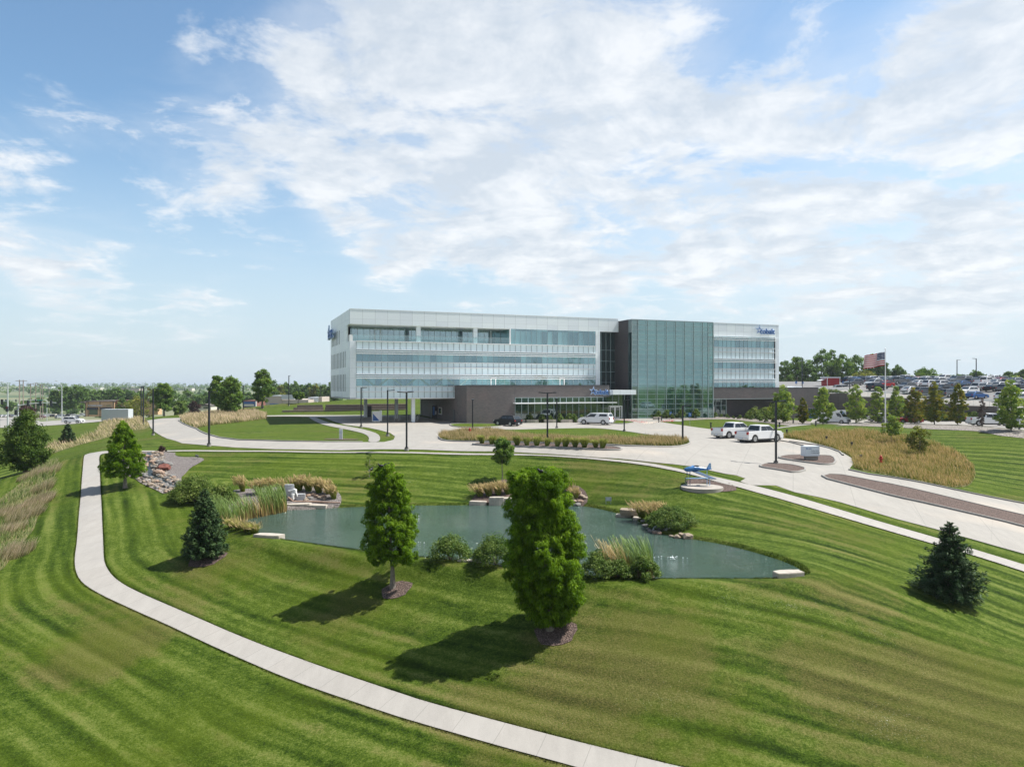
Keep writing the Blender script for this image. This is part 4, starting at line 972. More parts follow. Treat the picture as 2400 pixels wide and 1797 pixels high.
def shrub(name, label, loc, r, h, mat='shrub_leaf', n=60, per=60, size=.07, group=None, cat='shrub', sy=1., flat=.8):
    root = empty(name, loc, RNG.uniform(0, 6) if sy == 1. else 0, label, cat, group)
    a = RNG.uniform(0, 2 * math.pi, n); q = np.sqrt(RNG.uniform(0, 1, n)); z = h * (1 - q ** 2 * .75) * RNG.uniform(.55, .95, n)
    cl = np.c_[r * .82 * q * np.cos(a), r * sy * .82 * q * np.sin(a), z]
    crown_mesh('foliage', [crown_cloud(cl, min(r, h) * RNG.uniform(.2, .34, n), per, size, flat)], mat, root)
    mb = MB()
    for i in range(5):
        an = i * 1.3; mb.cyl((0, 0, -.05), (math.cos(an) * r * .45, math.sin(an) * r * .45 * sy, h * .7), .03, .01, 5)
    mb.build('stem', 'bark_brown', root)
    return root
# ---- the trees that stand in the lawn round the pond
def base(px, py, dz=0.): p = G(px, py); return (p[0], p[1], p[2] + dz)
b1 = base(1290, 1476); s_ = b1[1] / F
HT = (1476 - 1103) * s_
bald_cypress('bald_cypress', 'largest bushy bright green cypress in the front lawn, leaning trunk hidden by foliage', b1, HT, 88 * s_, .35, (-28 * s_, 0), 1500, 100, .040,
  crown=lambda u: 88 * s_ * np.interp(u, [0, .05, .15, .35, .5, .6, .75, .9, .97, 1], [.35, .62, .74, .98, 1.0, .86, .80, .76, .70, .55]))
b2 = base(920, 1378); s2_ = b2[1] / F
bald_cypress('bald_cypress', 'tall feathery cypress with a bare grey trunk, left of the bushy one', b2, (1378 - 1090) * s2_, 62 * s2_, 62 * s2_, (-14 * s2_, 0), 800, 78, .038,
  crown=lambda u: 60 * s2_ * np.interp(u, [0, .08, .2, .45, .7, .9, 1], [.75, .95, 1.0, .95, .75, .58, .3]))
b3 = base(293, 1143); s3_ = b3[1] / F
bald_cypress('bald_cypress', 'pyramid shaped cypress beside the footpath and the rocky stream', b3, 154 * s3_, 46 * s3_, 28 * s3_, (-4 * s3_, 0), 480, 66, .050,
  crown=lambda u: 46 * s3_ * np.interp(u, [0, .1, .3, .6, .85, 1], [.8, 1.0, .9, .66, .36, .08]))
b4 = base(480, 1306); spruce('spruce', 'blue green spruce left of the pond beside the cattails', b4, 165 * b4[1] / F, 58 * b4[1] / F, 'spruce_needle_blue', 28, 14, needle=.055, jag=.2)
b5 = base(2226, 1402); spruce('spruce', 'dark green spruce alone on the lawn at the right edge, next to the sidewalk', b5, 182 * b5[1] / F, 80 * b5[1] / F, 'spruce_needle', 24, 14, needle=.06, jag=.38)
b6 = base(159, 1036); spruce('spruce', 'small distant blue spruce in the tall tan grass strip at left', b6, 44 * b6[1] / F, 20 * b6[1] / F, 'spruce_needle_blue', 13, 9, needle=.12, dens=.5)
b7 = base(60, 1105); leafy_tree('maple_tree', 'round dark green maple at the left edge beside the tall tan grass', b7, 140 * b7[1] / F, 46 * b7[1] / F, 12 * b7[1] / F, 'dense_leaf', 240, 130, .11,
  rf=lambda u: 46 * b7[1] / F * np.interp(u, [0, .12, .3, .6, .85, 1], [.7, 1.0, 1.0, .72, .4, .1]))
b8 = base(1177, 1125); leafy_tree('young_maple', 'small round headed tree on a slim trunk beyond the pond, mid lawn', b8, 95 * b8[1] / F, 25 * b8[1] / F, 40 * b8[1] / F, 'maple_leaf', 60, 90, .10, tr=.012)
b9 = base(866, 1118); leafy_tree('sapling', 'thin wispy sapling on the lawn just behind the feathery cypress', b9, 52 * b9[1] / F, 16 * b9[1] / F, 14 * b9[1] / F, 'willow_shrub_leaf', 26, 16, .08, tr=.012)
b10 = base(2089, 1040); leafy_tree('young_tree', 'small light green tree on a slim trunk in the golden prairie grass', b10, 64 * b10[1] / F, 21 * b10[1] / F, 22 * b10[1] / F, 'hornbeam_leaf', 46, 60, .12, tr=.012)
b11 = base(2156, 1066); leafy_tree('young_tree', 'low leaning yellow green sapling in the golden prairie grass, near the gravel slope', b11, 66 * b11[1] / F, 26 * b11[1] / F, 12 * b11[1] / F, 'yellow_leaf', 46, 46, .12, tr=.014)
for bb, rr in ((b1, 1.0), (b2, .85), (b8, .4), (b4, 1.15)):
    P_ = [(bb[0] + .25 + rr * math.cos(i * .4488) * (1.0 + .14 * math.sin(i * 2.3)), bb[1] - .25 + rr * .9 * math.sin(i * .4488)) for i in range(14)]
    drape('mulch_ring', P_, .03, 'mulch', .3, hf=HP)
# birds
simple('bird_black', (.01, .01, .012), .5)
def bird(loc, rz, label, sc=1.):
    root = empty('bird', loc, rz, label, 'bird', 'black birds on the treetops', sc)
    mb = MB(); mb.sph((0, 0, .10), .055, 10, 7, (1.9, 1, 1)); mb.sph((.11, 0, .165), .038, 8, 6); mb.cyl((.07, 0, .13), (.11, 0, .165), .04, .03, 8)
    mb.cyl((.14, 0, .165), (.185, 0, .155), .012, .002, 6); mb.add([(-.06, -.03, .1), (-.06, .03, .1), (-.24, .035, .05), (-.24, -.035, .05), (-.06, 0, .125), (-.24, 0, .06)], [(0, 1, 2, 3), (0, 4, 5, 3), (1, 4, 5, 2)])
    mb.cyl((0, .02, 0), (0, .02, .07), .006, n=5); mb.cyl((0, -.02, 0), (0, -.02, .07), .006, n=5)
    mb.build('body', 'bird_black', root, smooth=True); return root
def atd(px, py, d): return ((px - CX) / F * d, d, CZ - (py - YH) / F * d)
for px, py, bb, rz, lb in ((893, 1092, b2, 3.4, 'black bird on the left of the feathery cypress top'), (905, 1090, b2, .3, 'black bird at the very tip of the feathery cypress'), (870, 1101, b2, 1.2, 'black bird lowest on the left shoulder of the feathery cypress'),
                          (1268, 1105, b1, 2.9, 'black bird on the middle of the bushy cypress top'), (1297, 1108, b1, .4, 'black bird on the right of the bushy cypress top')):
    p = atd(px, py, bb[1]); bird((p[0], p[1], p[2] - .10), rz, lb, 1.25)
# ================================================================ islands, beds, prairie strips
def island(px_poly, name, fill, label, h=.12, rawworld=None, smooth=1):
    W_ = rawworld or smoothloop(GL(px_poly), smooth)
    kerb(name + '_kerb', W_, True, .18, .15, .03)
    drape(name, W_, .03 + h - .02, fill, .9, label=label); return W_
OVAL = island([(1028,1023.4),(1031,1031),(1050,1034.5),(1120,1036),(1280,1040.5),(1448,1046),(1530,1048.5),(1588.6,1048.7),(1618,1041.7),(1616.6,1034.7),(1588.6,1029),(1532.5,1022),(1476.5,1013.6),(1420.4,1006.8),(1378.4,1004.7),(1280,1006.6),(1210,1008.6),(1173.8,1008.6),(1130,1010),(1084,1012.5),(1042,1017)], 'oval_island', 'lawn', 'oval grass island in the driveway')
MED = island([(1103.7,1043.9),(1196,1047.6),(1336,1053.2),(1448.5,1057),(1460,1053.6),(1434.4,1047.8),(1280,1042.6),(1120.5,1039.3)], 'narrow_island', 'mulch', 'narrow mulch island with grass clumps')
island([(1779.7,1094.5),(1787,1089.8),(1801,1087.6),(1830,1088.5),(1863,1092),(1894.7,1101.4),(1863,1110),(1826.8,1103),(1790,1097.5)], 'lamp_island', 'mulch', 'small mulch island with a lamp post')
island([(1823,1073.5),(1834,1070),(1854,1068),(1928,1068.6),(1953.6,1071),(1960,1087.5),(1935.5,1091),(1881,1083.8),(1835,1077)], 'sign_island', 'mulch', 'mulch island with the monument sign')
island([(1919,1119.4),(1950,1110.9),(2044,1128.8),(2100,1138.7),(2271.7,1179.5),(2400,1210),(2520,1236),(2520,1264),(2400,1236),(2344,1221),(2174,1181.5),(2100,1166),(2008,1142.4)], 'long_median', 'mulch', 'long mulch median of the drive')
island([(1422.5,991.8),(1424.6,987.6),(1450,986.4),(1464,987.6),(1492,991),(1464,994.3),(1432,993.4)], 'entry_island', 'lawn', 'small grass island by the entrance')
island([(1052.5,996.6),(1060,994.2),(1120,994),(1178,995),(1182,1000),(1120,1003),(1066,1001.3)], 'corner_island', 'lawn', 'grass island at the brick corner')
# kerbs along the lawn edges of the drive
kerb('kerb', GL(ROAD_F[:6]), False, .17, .14, .02); kerb('kerb', GL([(426,979),(419,986.5),(431,994),(461,1005.5),(486,1018.5),(513,1026),(560,1032),(665,1035),(767,1036.5),(850,1036.8)]), False, .17, .14, .02)
kerb('kerb', GL([(1882,1045),(1850,1037),(1826,1033),(1818,1028),(1800,1020)]), False, .17, .13, .035)
kerb('kerb', GL([(1976,1068),(1968,1060),(1945,1051.5),(1915,1044),(1882,1040),(1850,1035)]), False, .17, .13, .035)
# walks
drape('lawn_walk', smoothloop(GL([(722,977.5),(738,977.5),(752,984),(775,992.5),(830,1002),(862,1009),(886,1017),(892,1026),(888,1036.5),(862,1036.5),(866,1027),(858,1018),(830,1010.5),(780,1001),(752,994),(735,986)]), 1), .06, 'concrete_plain', .8, label='concrete walk curving across the left lawn')
drape('garden_walk', GL([(1822,1004.5),(1822,1002.5),(1890,994.8),(1960,991.2),(2000,990),(2000,991.2),(1960,992.8),(1890,996.6)]), .05, 'concrete_plain', 1., label='thin concrete walk beside the right lawn')
drape('entry_walk', GL([(1440,986.5),(1430,980.5),(1500,979.5),(1540,981.5),(1600,984),(1600,988),(1545,987.5),(1500,986)]), .055, 'concrete_plain', 1.2, label='paved forecourt of the entrance')
drape('service_road', GL([(1975,996),(2041,990.8),(2113,992.6),(2200,995),(2287.6,998),(2345,1003),(2400,1008.5),(2480,1016),(2480,996),(2400,989),(2290,983),(2160,981),(2060,981),(1980,980.5),(1905,982.5),(1898,990),(1930,993)]), .05, 'concrete_plain', 1.5, label='service road below the retaining wall')
drape('gravel_slope', GL([(1955,998.5),(1991,997.4),(2113,1002.7),(2185,1006.5),(2283.8,1010.5),(2344.5,1021.6),(2400,1027.5),(2480,1036),(2480,1018),(2400,1010),(2345,1004.2),(2287,999),(2200,996),(2113,993.6),(2041,991.8),(1990,995)]), .05, 'gravel_tan', 1.0, label='tan gravel slope under the row of trees')
bed = drape('planting_bed', GL([(1094,993.2),(1120,992.4),(1180,991.5),(1216,990.6),(1358,989),(1422,987),(1422,979.5),(1358,981),(1200,983),(1110,988)]), .05, 'mulch', 1., label='mulch bed along the low podium')
drape('tower_bed', GL([(1500,979),(1530,983),(1560,988.5),(1600,986),(1660,983),(1720,983.5),(1790,991),(1850,998),(1900,996),(1900,988),(1850,984),(1760,978),(1660,975.5),(1540,977.5)]), .045, 'gravel_tan', 1.2, label='stone mulch bed along the tower')
drape('creek_gravel', smoothloop(GL([(318,1059.5),(412.7,1059.5),(409,1067),(421.7,1071.7),(467,1071.7),(480.6,1077),(468.8,1085),(447,1096),(436,1108.8),(422,1122),(432,1140),(430,1157),(412.7,1153),(367.4,1141.4),(330,1127),(300,1116),(285,1105),(290,1080),(300,1065)]), 1), .05, 'gravel_pink', .6, label='pinkish gravel bed beside the rocky stream')
SHOREBED = smoothloop(GL([(530,1150),(640,1143),(700,1140),(760,1140),(786,1149),(799,1161),(801,1176),(792,1186),(740,1190),(672,1190),(640,1196),(600,1203),(572,1210),(545,1215),(520,1200),(505,1170)]), 1)
drape('shore_gravel', SHOREBED, .07, 'gravel_pink', .5, hf=HP, label='gravel bed on the far left shore of the pond')
drape('sculpture_mulch', smoothloop(GL([(1660,1131),(1700,1126),(1735,1148),(1700,1153),(1672,1152),(1655,1143)]), 1), .04, 'mulch', .4, label='mulch bed beside the sculpture')
drape('sculpture_mulch', GL([(1608,1127),(1620,1123),(1650,1123.5),(1688,1131),(1650,1133),(1610,1134)]), .04, 'mulch', .4, label='mulch bed behind the sculpture')
drape('island_planting', smoothloop(GL([(1105,1165),(1150,1140),(1250,1128),(1350,1135),(1378,1155),(1376,1178),(1340,1183),(1200,1181),(1105,1181)]), 1), .05, 'mulch', .5, hf=HP, label='mulch bed on the far shore of the pond')
# ---------------------------------------------------------------- tall grass
OVP = GL([(1029,1024),(1033,1030),(1060,1033.5),(1150,1036),(1300,1040.5),(1448,1045),(1530,1047.5),(1588,1047.7),(1614,1041),(1614,1035.5),(1588,1031),(1540,1030),(1500,1033),(1460,1035),(1400,1033),(1330,1031),(1260,1028),(1200,1022),(1180,1014),(1150,1010.5),(1084,1013.5),(1045,1018)])
def lum(p, o=.13): return p
field('prairie_grass', OVP, 90, .60, .07, 'prairie_grass', (-.3, -.1), 'tall tan prairie grass filling the oval island', .35, .12, 1, .2)
RP = GL([(1822,1030),(1850,1020),(1900,1014),(1960,1011),(2040,1014),(2110,1022),(2170,1034),(2230,1055),(2275,1080),(2288,1105),(2282,1128),(2265,1141),(2230,1142),(2180,1133),(2080,1113),(2000,1099),(2003,1086),(1998,1072),(1975,1059),(1940,1046),(1885,1032),(1850,1026)])
drape('prairie_ground', smoothloop(RP, 1), .03, 'wild_ground', 1.2, label='ground under the right prairie planting')
field('prairie_grass', smoothloop(RP, 1), 75, .62, .07, 'prairie_grass_gold', (-.3, -.12), 'golden prairie grass in the large bed on the right', .4, 0, 1, .2)
LP1 = GL([(424,982),(440,975),(520,966),(600,963),(627,972),(624,982),(560,990),(500,996),(462,1003),(440,996),(428,989)])
field('prairie_grass', LP1, 26, .8, .12, 'prairie_grass_pale', (-.3, -.1), 'tall pale grass strip in the left lawn', .35, 0, 1, .2)
LP2 = GL([(238,992),(262,984),(300,977),(340,983),(352,1000),(340,1006),(290,1012),(250,1026),(190,1042),(150,1054),(110,1068),(85,1085),(62,1100),(70,1075),(90,1052),(120,1040),(180,1030),(225,1014)])
drape('prairie_ground', LP2, .04, 'wild_ground', 1.5, label='ground under the left tall grass strip')
field('prairie_grass', LP2, 34, .65, .12, 'prairie_grass_pale', (-.3, -.1), 'pale tan grass strip running past the small spruce', .35, 0, 1, .2)
LP3 = GL([(0,1170),(40,1140),(85,1100),(130,1080),(140,1095),(112,1150),(92,1200),(80,1240),(40,1290),(10,1330),(-40,1370),(-120,1420),(-200,1300),(-100,1210)])
drape('prairie_ground', LP3, .04, 'wild_ground', .8, label='ground under the foreground tall grass')
field('wild_grass', LP3, 95, .55, .05, 'wild_grass', (.15, .15), 'green and tan wild grass at the left edge', .4, 0, 1, .28, 1.2)
for i, (px, py, r) in enumerate([(20, 1250, 1.0), (55, 1215, 1.3), (85, 1180, 1.2), (95, 1150, .9), (35, 1300, 1.0), (70, 1120, 1.1), (8, 1210, 1.2), (110, 1110, 1.0)]):
    c_ = G(px, py); P_ = [(c_[0] + r * math.cos(k * .7), c_[1] + r * 1.3 * math.sin(k * .7)) for k in range(9)]
    field('plume_grass', P_, 200, .8, .035, 'prairie_grass_pale', (.35, .2), 'pink tan plume grass patches at the left edge', .2, 0, 1, .12)
# ornamental clumps on the narrow island
k = 0
g0 = clump_grass('fountain_grass_clump', 'leftmost green grass clump on the narrow mulch island', base(1130, 1042, .12), 1.05, .55, 380, group='grass clumps on the narrow island', wid=.05)
nm = ['second', 'third', 'fourth', 'fifth', 'sixth', 'seventh', 'eighth', 'ninth', 'tenth', 'eleventh', 'twelfth', 'thirteenth']
for i, px in enumerate([1152, 1180, 1212, 1235, 1258, 1282, 1306, 1325, 1348, 1370, 1396, 1412]):
    dup(g0, base(px, 1043 + (px - 1130) * .034, .12), RNG.uniform(0, 6), RNG.uniform(.85, 1.12), nm[i] + ' green grass clump from the left on the narrow mulch island')
# shrubs along the podium and the tower
s0 = shrub('round_shrub', 'round green shrub at the left end of the podium bed, by the brick corner', base(1122, 991.5), .9, 1.45, 'shrub_leaf', 34, 46, .13, 'round shrubs along the podium', cat='shrub')
for i, (px, sc) in enumerate([(1136, .8), (1143, .85), (1172, 1.05), (1203, 1.0), (1222, .9), (1240, 1.2), (1270, 1.0), (1290, .85), (1312, 1.05), (1333, 1.05), (1345, 1.0), (1362, .9), (1385, .9)]):
    dup(s0, base(px, 989.8), RNG.uniform(0, 6), sc, ['second', 'third', 'fourth', 'fifth', 'sixth', 'seventh', 'eighth', 'ninth', 'tenth', 'eleventh', 'twelfth', 'thirteenth', 'fourteenth'][i] + ' round green shrub from the left in front of the podium windows')
for i, (px, py, sc) in enumerate([(1525, 980.5, .7), (1543, 981, 1.0), (1562, 981.5, 1.15), (1574, 982, .7), (1597, 981, 1.25), (1631, 980, 1.25), (1657, 979, .8), (1676, 979, .75), (1690, 978, .5), (1704, 980, .6), (1719, 981, .4), (1734, 982, .6), (1749, 983, .75), (1763, 984, .7), (1780, 987, .7), (1796, 989, .5), (1812, 990, .5)]):
    dup(s0, base(px, py), RNG.uniform(0, 6), sc, ('first', 'second', 'third', 'fourth', 'fifth', 'sixth', 'seventh', 'eighth', 'ninth', 'tenth', 'eleventh', 'twelfth', 'thirteenth', 'fourteenth', 'fifteenth', 'sixteenth', 'seventeenth')[i] + ' low shrub from the left along the glass tower bed', 'low shrubs along the tower')
for i, (px, w) in enumerate([(1765, 1.9), (1790, 2.1), (1812, 1.5)]):
    shrub('hedge_shrub', ['left', 'middle', 'right'][i] + ' part of the bright green hedge by the recessed brick wall', (lambda q: (q.x, q.y, h0(q.x, q.y)))(BW([83.9, 86.7, 89.3][i], -2.0, 0)), w, 2.5, 'willow_shrub_leaf', 60, 60, .14, 'hedge by the recessed wall', 'hedge')
# row of columnar trees on the gravel slope
COLT = [(1835, 991, 905, 24, 'hornbeam_leaf', 'broad dark green columnar tree against the brick wall, beside the hedge'), (1881, 993, 932, 10, 'autumn_leaf', 'narrow yellow orange columnar tree left of the blue dumpster'),
 (1929, 994.5, 905, 20, 'hornbeam_leaf', 'green columnar tree in front of the white van'), (2006, 992, 901, 20, 'hornbeam_leaf', 'green columnar tree just right of the white van'), (2057, 991.5, 904, 16, 'hornbeam_leaf', 'slim green columnar tree left of the flagpole'),
 (2100, 988, 905, 17, 'hornbeam_leaf', 'yellow green columnar tree right of the flagpole'), (2144, 993, 909, 19, 'autumn_leaf', 'yellow tinged columnar tree before the red car'), (2190, 995, 897, 20, 'autumn_leaf', 'sparse columnar tree with a rusty orange tip'),
 (2245, 995.5, 897, 17, 'autumn_leaf', 'tall slim columnar tree turning yellow, left of the bare one'), (2370, 1009.5, 893, 28, 'hornbeam_leaf', 'largest green columnar tree, rightmost, before the white truck')]
for i, (px, py, top, hw, mt, lb) in enumerate(COLT):
    bb = base(px, py); s = bb[1] / F; Hh = (py - top) * s; Rw = hw * s
    leafy_tree('columnar_tree', lb, bb, Hh, Rw, Hh * .06, mt, 150, 60, .13, rf=lambda u, Rw=Rw: 1.42 * Rw * np.interp(u, [0, .08, .25, .45, .65, .85, 1], [.3, .65, 1.0, .95, .62, .38, .10]), group='row of columnar trees by the gravel slope', crad=(.18, .3), inner=.3, tr=.012)
bb = base(2302, 1001); s = bb[1] / F
leafy_tree('bare_tree', 'dead brown columnar tree with bare twigs, beside the white truck', bb, 76 * s, 9 * s, 4 * s, 'bare_twig', 60, 26, .10, rf=lambda u: 11 * s * np.interp(u, [0, .2, .5, 1], [.2, .9, .8, .15]), tr=.014, limbs=10)
sh0 = None
for i, (px, py) in enumerate([(2172, 985), (2212, 986), (2228, 987), (2270, 987), (2286, 988)]):
    o_ = shrub('berm_shrub', ['first', 'second', 'third', 'fourth', 'fifth'][i] + ' dark green shrub from the left along the retaining wall foot', base(px, py), 1.7, 1.7, 'shrub_leaf', 40, 45, .14, 'shrubs at the wall foot')
# pond side plants
shrub('willow_shrub', 'large light green willow shrub at the left end of the pond', base(455, 1175), 2.0, 2.1, 'willow_shrub_leaf', 170, 110, .075)
shrub('willow_shrub', 'smaller light green willow shrub nearer the pond behind the blue spruce', base(520, 1178), 1.3, 1.5, 'willow_shrub_leaf', 90, 90, .07)
shrub('inlet_shrub', 'broad leafy shrub mound behind the metal drain grate', base(1575, 1232), 2.0, 1.35, 'shrub_leaf', 170, 110, .06)
shrub('water_shrub', 'leafy willow shrub at the near water edge, left of the small white sign', base(1056, 1312), 1.35, 1.5, 'shrub_leaf', 80, 75, .06)
shrub('water_shrub', 'leafy willow shrub at the near water edge, between sign and bushy cypress', base(1162, 1322), 1.4, 1.75, 'shrub_leaf', 90, 80, .06)
shrub('water_shrub', 'dark leafy shrub right of the bushy cypress at the water edge', base(1400, 1350), 1.05, 1.4, 'shrub_leaf', 70, 70, .06)
shrub('water_shrub', 'dark leafy shrub in front of the dry reeds', base(1450, 1352), .9, 1.0, 'shrub_leaf', 55, 70, .06)
shrub('water_shrub', 'dark leafy shrub at the foot of the green cattails', base(1510, 1353), .9, 1.2, 'shrub_leaf', 60, 70, .06)
def feather(px, py, h, r, lb, n=420, pl=190): clump_grass('feather_grass_clump', lb, base(px, py), h, r, n, ('feather_grass',), 'plumed grass clumps by the pond', (-.3, 0), wid=.028, plume=pl)
for i, (px, py, h, r, lb) in enumerate([(570, 1153, 1.3, .45, 'plumed tan grass clump standing alone left of the cattails'), (607, 1160, 1.2, .5, 'first plumed grass clump behind the cattails'), (632, 1158, 1.3, .5, 'second plumed grass clump behind the cattails'), (662, 1155, 1.2, .55, 'third plumed grass clump behind the cattails'),
    (702, 1150, 1.2, .6, 'leftmost plumed clump behind the stone bench group'), (724, 1152, 1.35, .6, 'second plumed clump behind the stone bench group'), (748, 1156, 1.3, .6, 'third plumed clump behind the stone bench group'), (770, 1158, 1.2, .55, 'fourth plumed clump behind the stone bench group'), (783, 1170, 1.1, .5, 'rightmost plumed clump at the end of the gravel bed'),
    (1125, 1163, .95, .6, 'leftmost plumed clump above the far shore blocks'), (1146, 1162, 1.0, .6, 'second plumed clump above the far shore blocks'), (1168, 1160, 1.05, .6, 'third plumed clump above the far shore blocks'), (1190, 1158, 1.1, .6, 'fourth plumed clump above the far shore blocks'), (1335, 1150, .95, .5, 'plumed clump right of the bushy cypress above the boulders'), (1350, 1166, .8, .45, 'small plumed clump beside the boulders on the far shore'),
    (1505, 1212, 1.05, .65, 'left plumed clump above the stone slab'), (1528, 1216, 1.15, .7, 'middle plumed clump above the stone slab'), (1550, 1210, 1.0, .6, 'right plumed clump between slab and shrub mound')]):
    feather(px, py, h, r, lb)
for i, (px, py) in enumerate([(545, 1238), (562, 1243), (580, 1247), (596, 1251)]):
    clump_grass('fountain_grass_clump', ['first', 'second', 'third', 'fourth'][i] + ' low yellow green grass clump at the near left water edge', base(px, py), .75, .6, 420, ('feather_grass',), 'low grass clumps at the left water edge', (-.25, 0), wid=.03, plume=40)
def cattails(name, lb, L, h, mat, dens=120):
    W_ = [at_z(px, py, WZ)[:2] for px, py in L]
    P = W_; a = abs(sum(P[i][0] * P[(i + 1) % len(P)][1] - P[(i + 1) % len(P)][0] * P[i][1] for i in range(len(P)))) / 2
    X, Y = scatter(P, int(a * dens)); Z = np.full(len(X), WZ - .05)
    o = blades(name, X, Y, Z, h, .035, mat, (-.22, .02), .10, None, 2, lb, None, None, 'stuff'); return P
P_ = cattails('cattails', 'green cattail bed at the left end of the pond', [(612,1203),(640,1198),(674,1192),(672,1200),(640,1206),(612,1211)], 1.9, 'cattail_leaf', 190)
cattails('cattails', 'sparser yellow green cattails left of the dense bed', [(545,1212),(600,1205),(606,1211),(575,1220),(552,1224)], 1.45, 'cattail_leaf', 95)
cattails('cattails', 'dry reed stems mixed through the cattail bed', [(548,1213),(600,1206),(674,1193),(672,1200),(640,1207),(575,1221)], 1.3, 'cattail_dry', 35)
cattails('cattails', 'shorter cattails in front of the blue spruce', [(500,1200),(545,1212),(560,1224),(545,1232),(505,1222)], 1.5, 'cattail_leaf', 60)
cattails('reeds', 'green cattails at the near water edge right of the bushy cypress', [(1455,1340),(1535,1340),(1535,1356),(1455,1356)], 1.75, 'cattail_leaf', 170)
cattails('reeds', 'dry yellow reeds at the near water edge', [(1408,1338),(1472,1340),(1480,1356),(1430,1356)], 1.6, 'cattail_dry', 110)
# ---------------------------------------------------------------- rocks
simple('rock_tan', (.25, .20, .15), .85, .35, 2.5); simple('rock_grey', (.16, .155, .148), .85, .35, 2.5); simple('rock_red', (.16, .055, .04), .85, .3, 2.5); simple('rock_pink', (.27, .19, .14), .85, .3, 2.5); simple('limestone', (.40, .365, .31), .9, .18, 3.)
ROCKS = []
for i in range(7):
    bm = bmesh.new(); bmesh.ops.create_icosphere(bm, subdivisions=2, radius=1)
    ph_ = [random.uniform(0, 6) for _ in range(6)]
    for v in bm.verts:
        d = v.co.normalized(); k = 1 + .18 * math.sin(3 * d.x + ph_[0]) * math.sin(2.6 * d.y + ph_[1]) + .14 * math.sin(5 * d.z + ph_[2]) * math.cos(4 * d.x + ph_[3]) + random.uniform(-.05, .05)
        v.co = Vector((d.x * k, d.y * k * random.choice([1]), d.z * k * .62))
    me = bpy.data.meshes.new('boulder'); bm.to_mesh(me); bm.free()
    me.materials.append(M(['rock_tan', 'rock_tan', 'rock_grey', 'rock_pink', 'rock_tan', 'rock_grey', 'rock_pink'][i])); ROCKS.append(me)
def rock(loc, r, label, group, k=None, mat=None, name='boulder', sc=(1, 1, 1)):
    me = ROCKS[random.randrange(7) if k is None else k]
    if mat: me = me.copy(); me.materials.clear(); me.materials.append(M(mat))
    o = bpy.data.objects.new(name, me); COL.objects.link(o); o.location = loc; o.rotation_euler = (random.uniform(-.2, .2), random.uniform(-.2, .2), random.uniform(0, 6)); o.scale = (r * sc[0] * random.uniform(.8, 1.25), r * sc[1], r * sc[2] * random.uniform(.8, 1.2))
    return mark(o, label, 'boulder', group)
creekL = GL([(330,1063),(327,1075),(332,1088),(337,1098),(326,1103),(333,1110),(345,1119),(360,1128),(382,1136),(402,1143),(412,1150)]); creekR = GL([(375,1064),(372,1078),(375,1090),(380,1098),(378,1112),(392,1120),(402,1127),(410,1135),(420,1140)])
creekC = smoothloop(GL([(350,1062),(345,1071),(352,1080),(350,1092),(345,1103),(355,1113),(370,1124),(388,1132),(405,1140),(425,1150)]), 1, False)
W2 = []
for i, p in enumerate(creekC):
    q = creekC[min(i + 1, len(creekC) - 1)]; o_ = creekC[max(i - 1, 0)]; tx, ty = q[0] - o_[0], q[1] - o_[1]; L = math.hypot(tx, ty); W2.append((p, (-ty / L, tx / L)))
drape('stream_bed', [(p[0] + n[0] * 1.5, p[1] + n[1] * 1.3) for p, n in W2] + [(p[0] - n[0] * 1.5, p[1] - n[1] * 1.5) for p, n in reversed(W2)], .055, 'gravel_tan', .4, label='stony bed of the little stream')
m, t = material('stream_water'); oc = t.n('ShaderNodeTexCoord').outputs['Object']; nz = t.noise(t.vm('MULTIPLY', oc, (2, 1, 2)), 3.5, 5, .7)
pbr(t, t.ramp(nz, [(.35, (.012, .018, .016)), (.6, (.03, .038, .035)), (.76, (.45, .48, .5))]), .35, nz, .8, .08, Specular_IOR_Level=.25)
drape('stream_water', [(p[0] + n[0] * .32, p[1] + n[1] * .32) for p, n in W2] + [(p[0] - n[0] * .32, p[1] - n[1] * .32) for p, n in reversed(W2)], .10, 'stream_water', .3, label='stream running down between the boulders')
zone = [('upper', 0, 4), ('upper middle', 4, 9), ('lower middle', 9, 14), ('lower', 14, 99)]
for side, nm_ in ((1, 'left'), (-1, 'right')):
    for i in range(len(W2) - 1):
        (p, n), (p2, n2) = W2[i], W2[i + 1]
        for k in range(7):
            u = random.random(); off = side * random.uniform(.16, 1.4); x = p[0] * (1 - u) + p2[0] * u + n[0] * off; y = p[1] * (1 - u) + p2[1] * u + n[1] * off
            r = random.choice([.10, .13, .16, .2, .28]); zn = [z for z in zone if z[1] <= i < z[2]][0][0]
            rock((x, y, h0(x, y) + .06 + r * .3), r, 'boulder lining the %s bank of the %s stream' % (nm_, zn), 'boulders on the %s bank of the %s stream' % (nm_, zn))
rock(base(384, 1103, .3), .62, 'large dark red boulder on the right bank of the stream', None, 0, 'rock_red'); rock(base(371, 1113, .2), .52, 'large orange tan boulder just below the red one', None, 3)
rock(base(389, 1092, .2), .6, 'large flat pale grey boulder just above the red one', None, 2)
for i, (px, py, r) in enumerate([(713, 1168, .2), (722, 1164, .24), (735, 1162, .2), (728, 1170, .26), (741, 1166, .22), (749, 1169, .2), (757, 1167, .26), (760, 1173, .18), (717, 1174, .22), (620, 1170, .35), (640, 1175, .4), (648, 1168, .3), (560, 1190, .35)]):
    rock(base(px, py, .12), r, ['grey', 'brown', 'rounded', 'low', 'small', 'tan', 'pale', 'mossy', 'flat'][i % 9] + (' boulder in the row right of the stone sculpture' if i < 9 else ' pale boulder among the cattails on the left shore'), 'shore boulders')
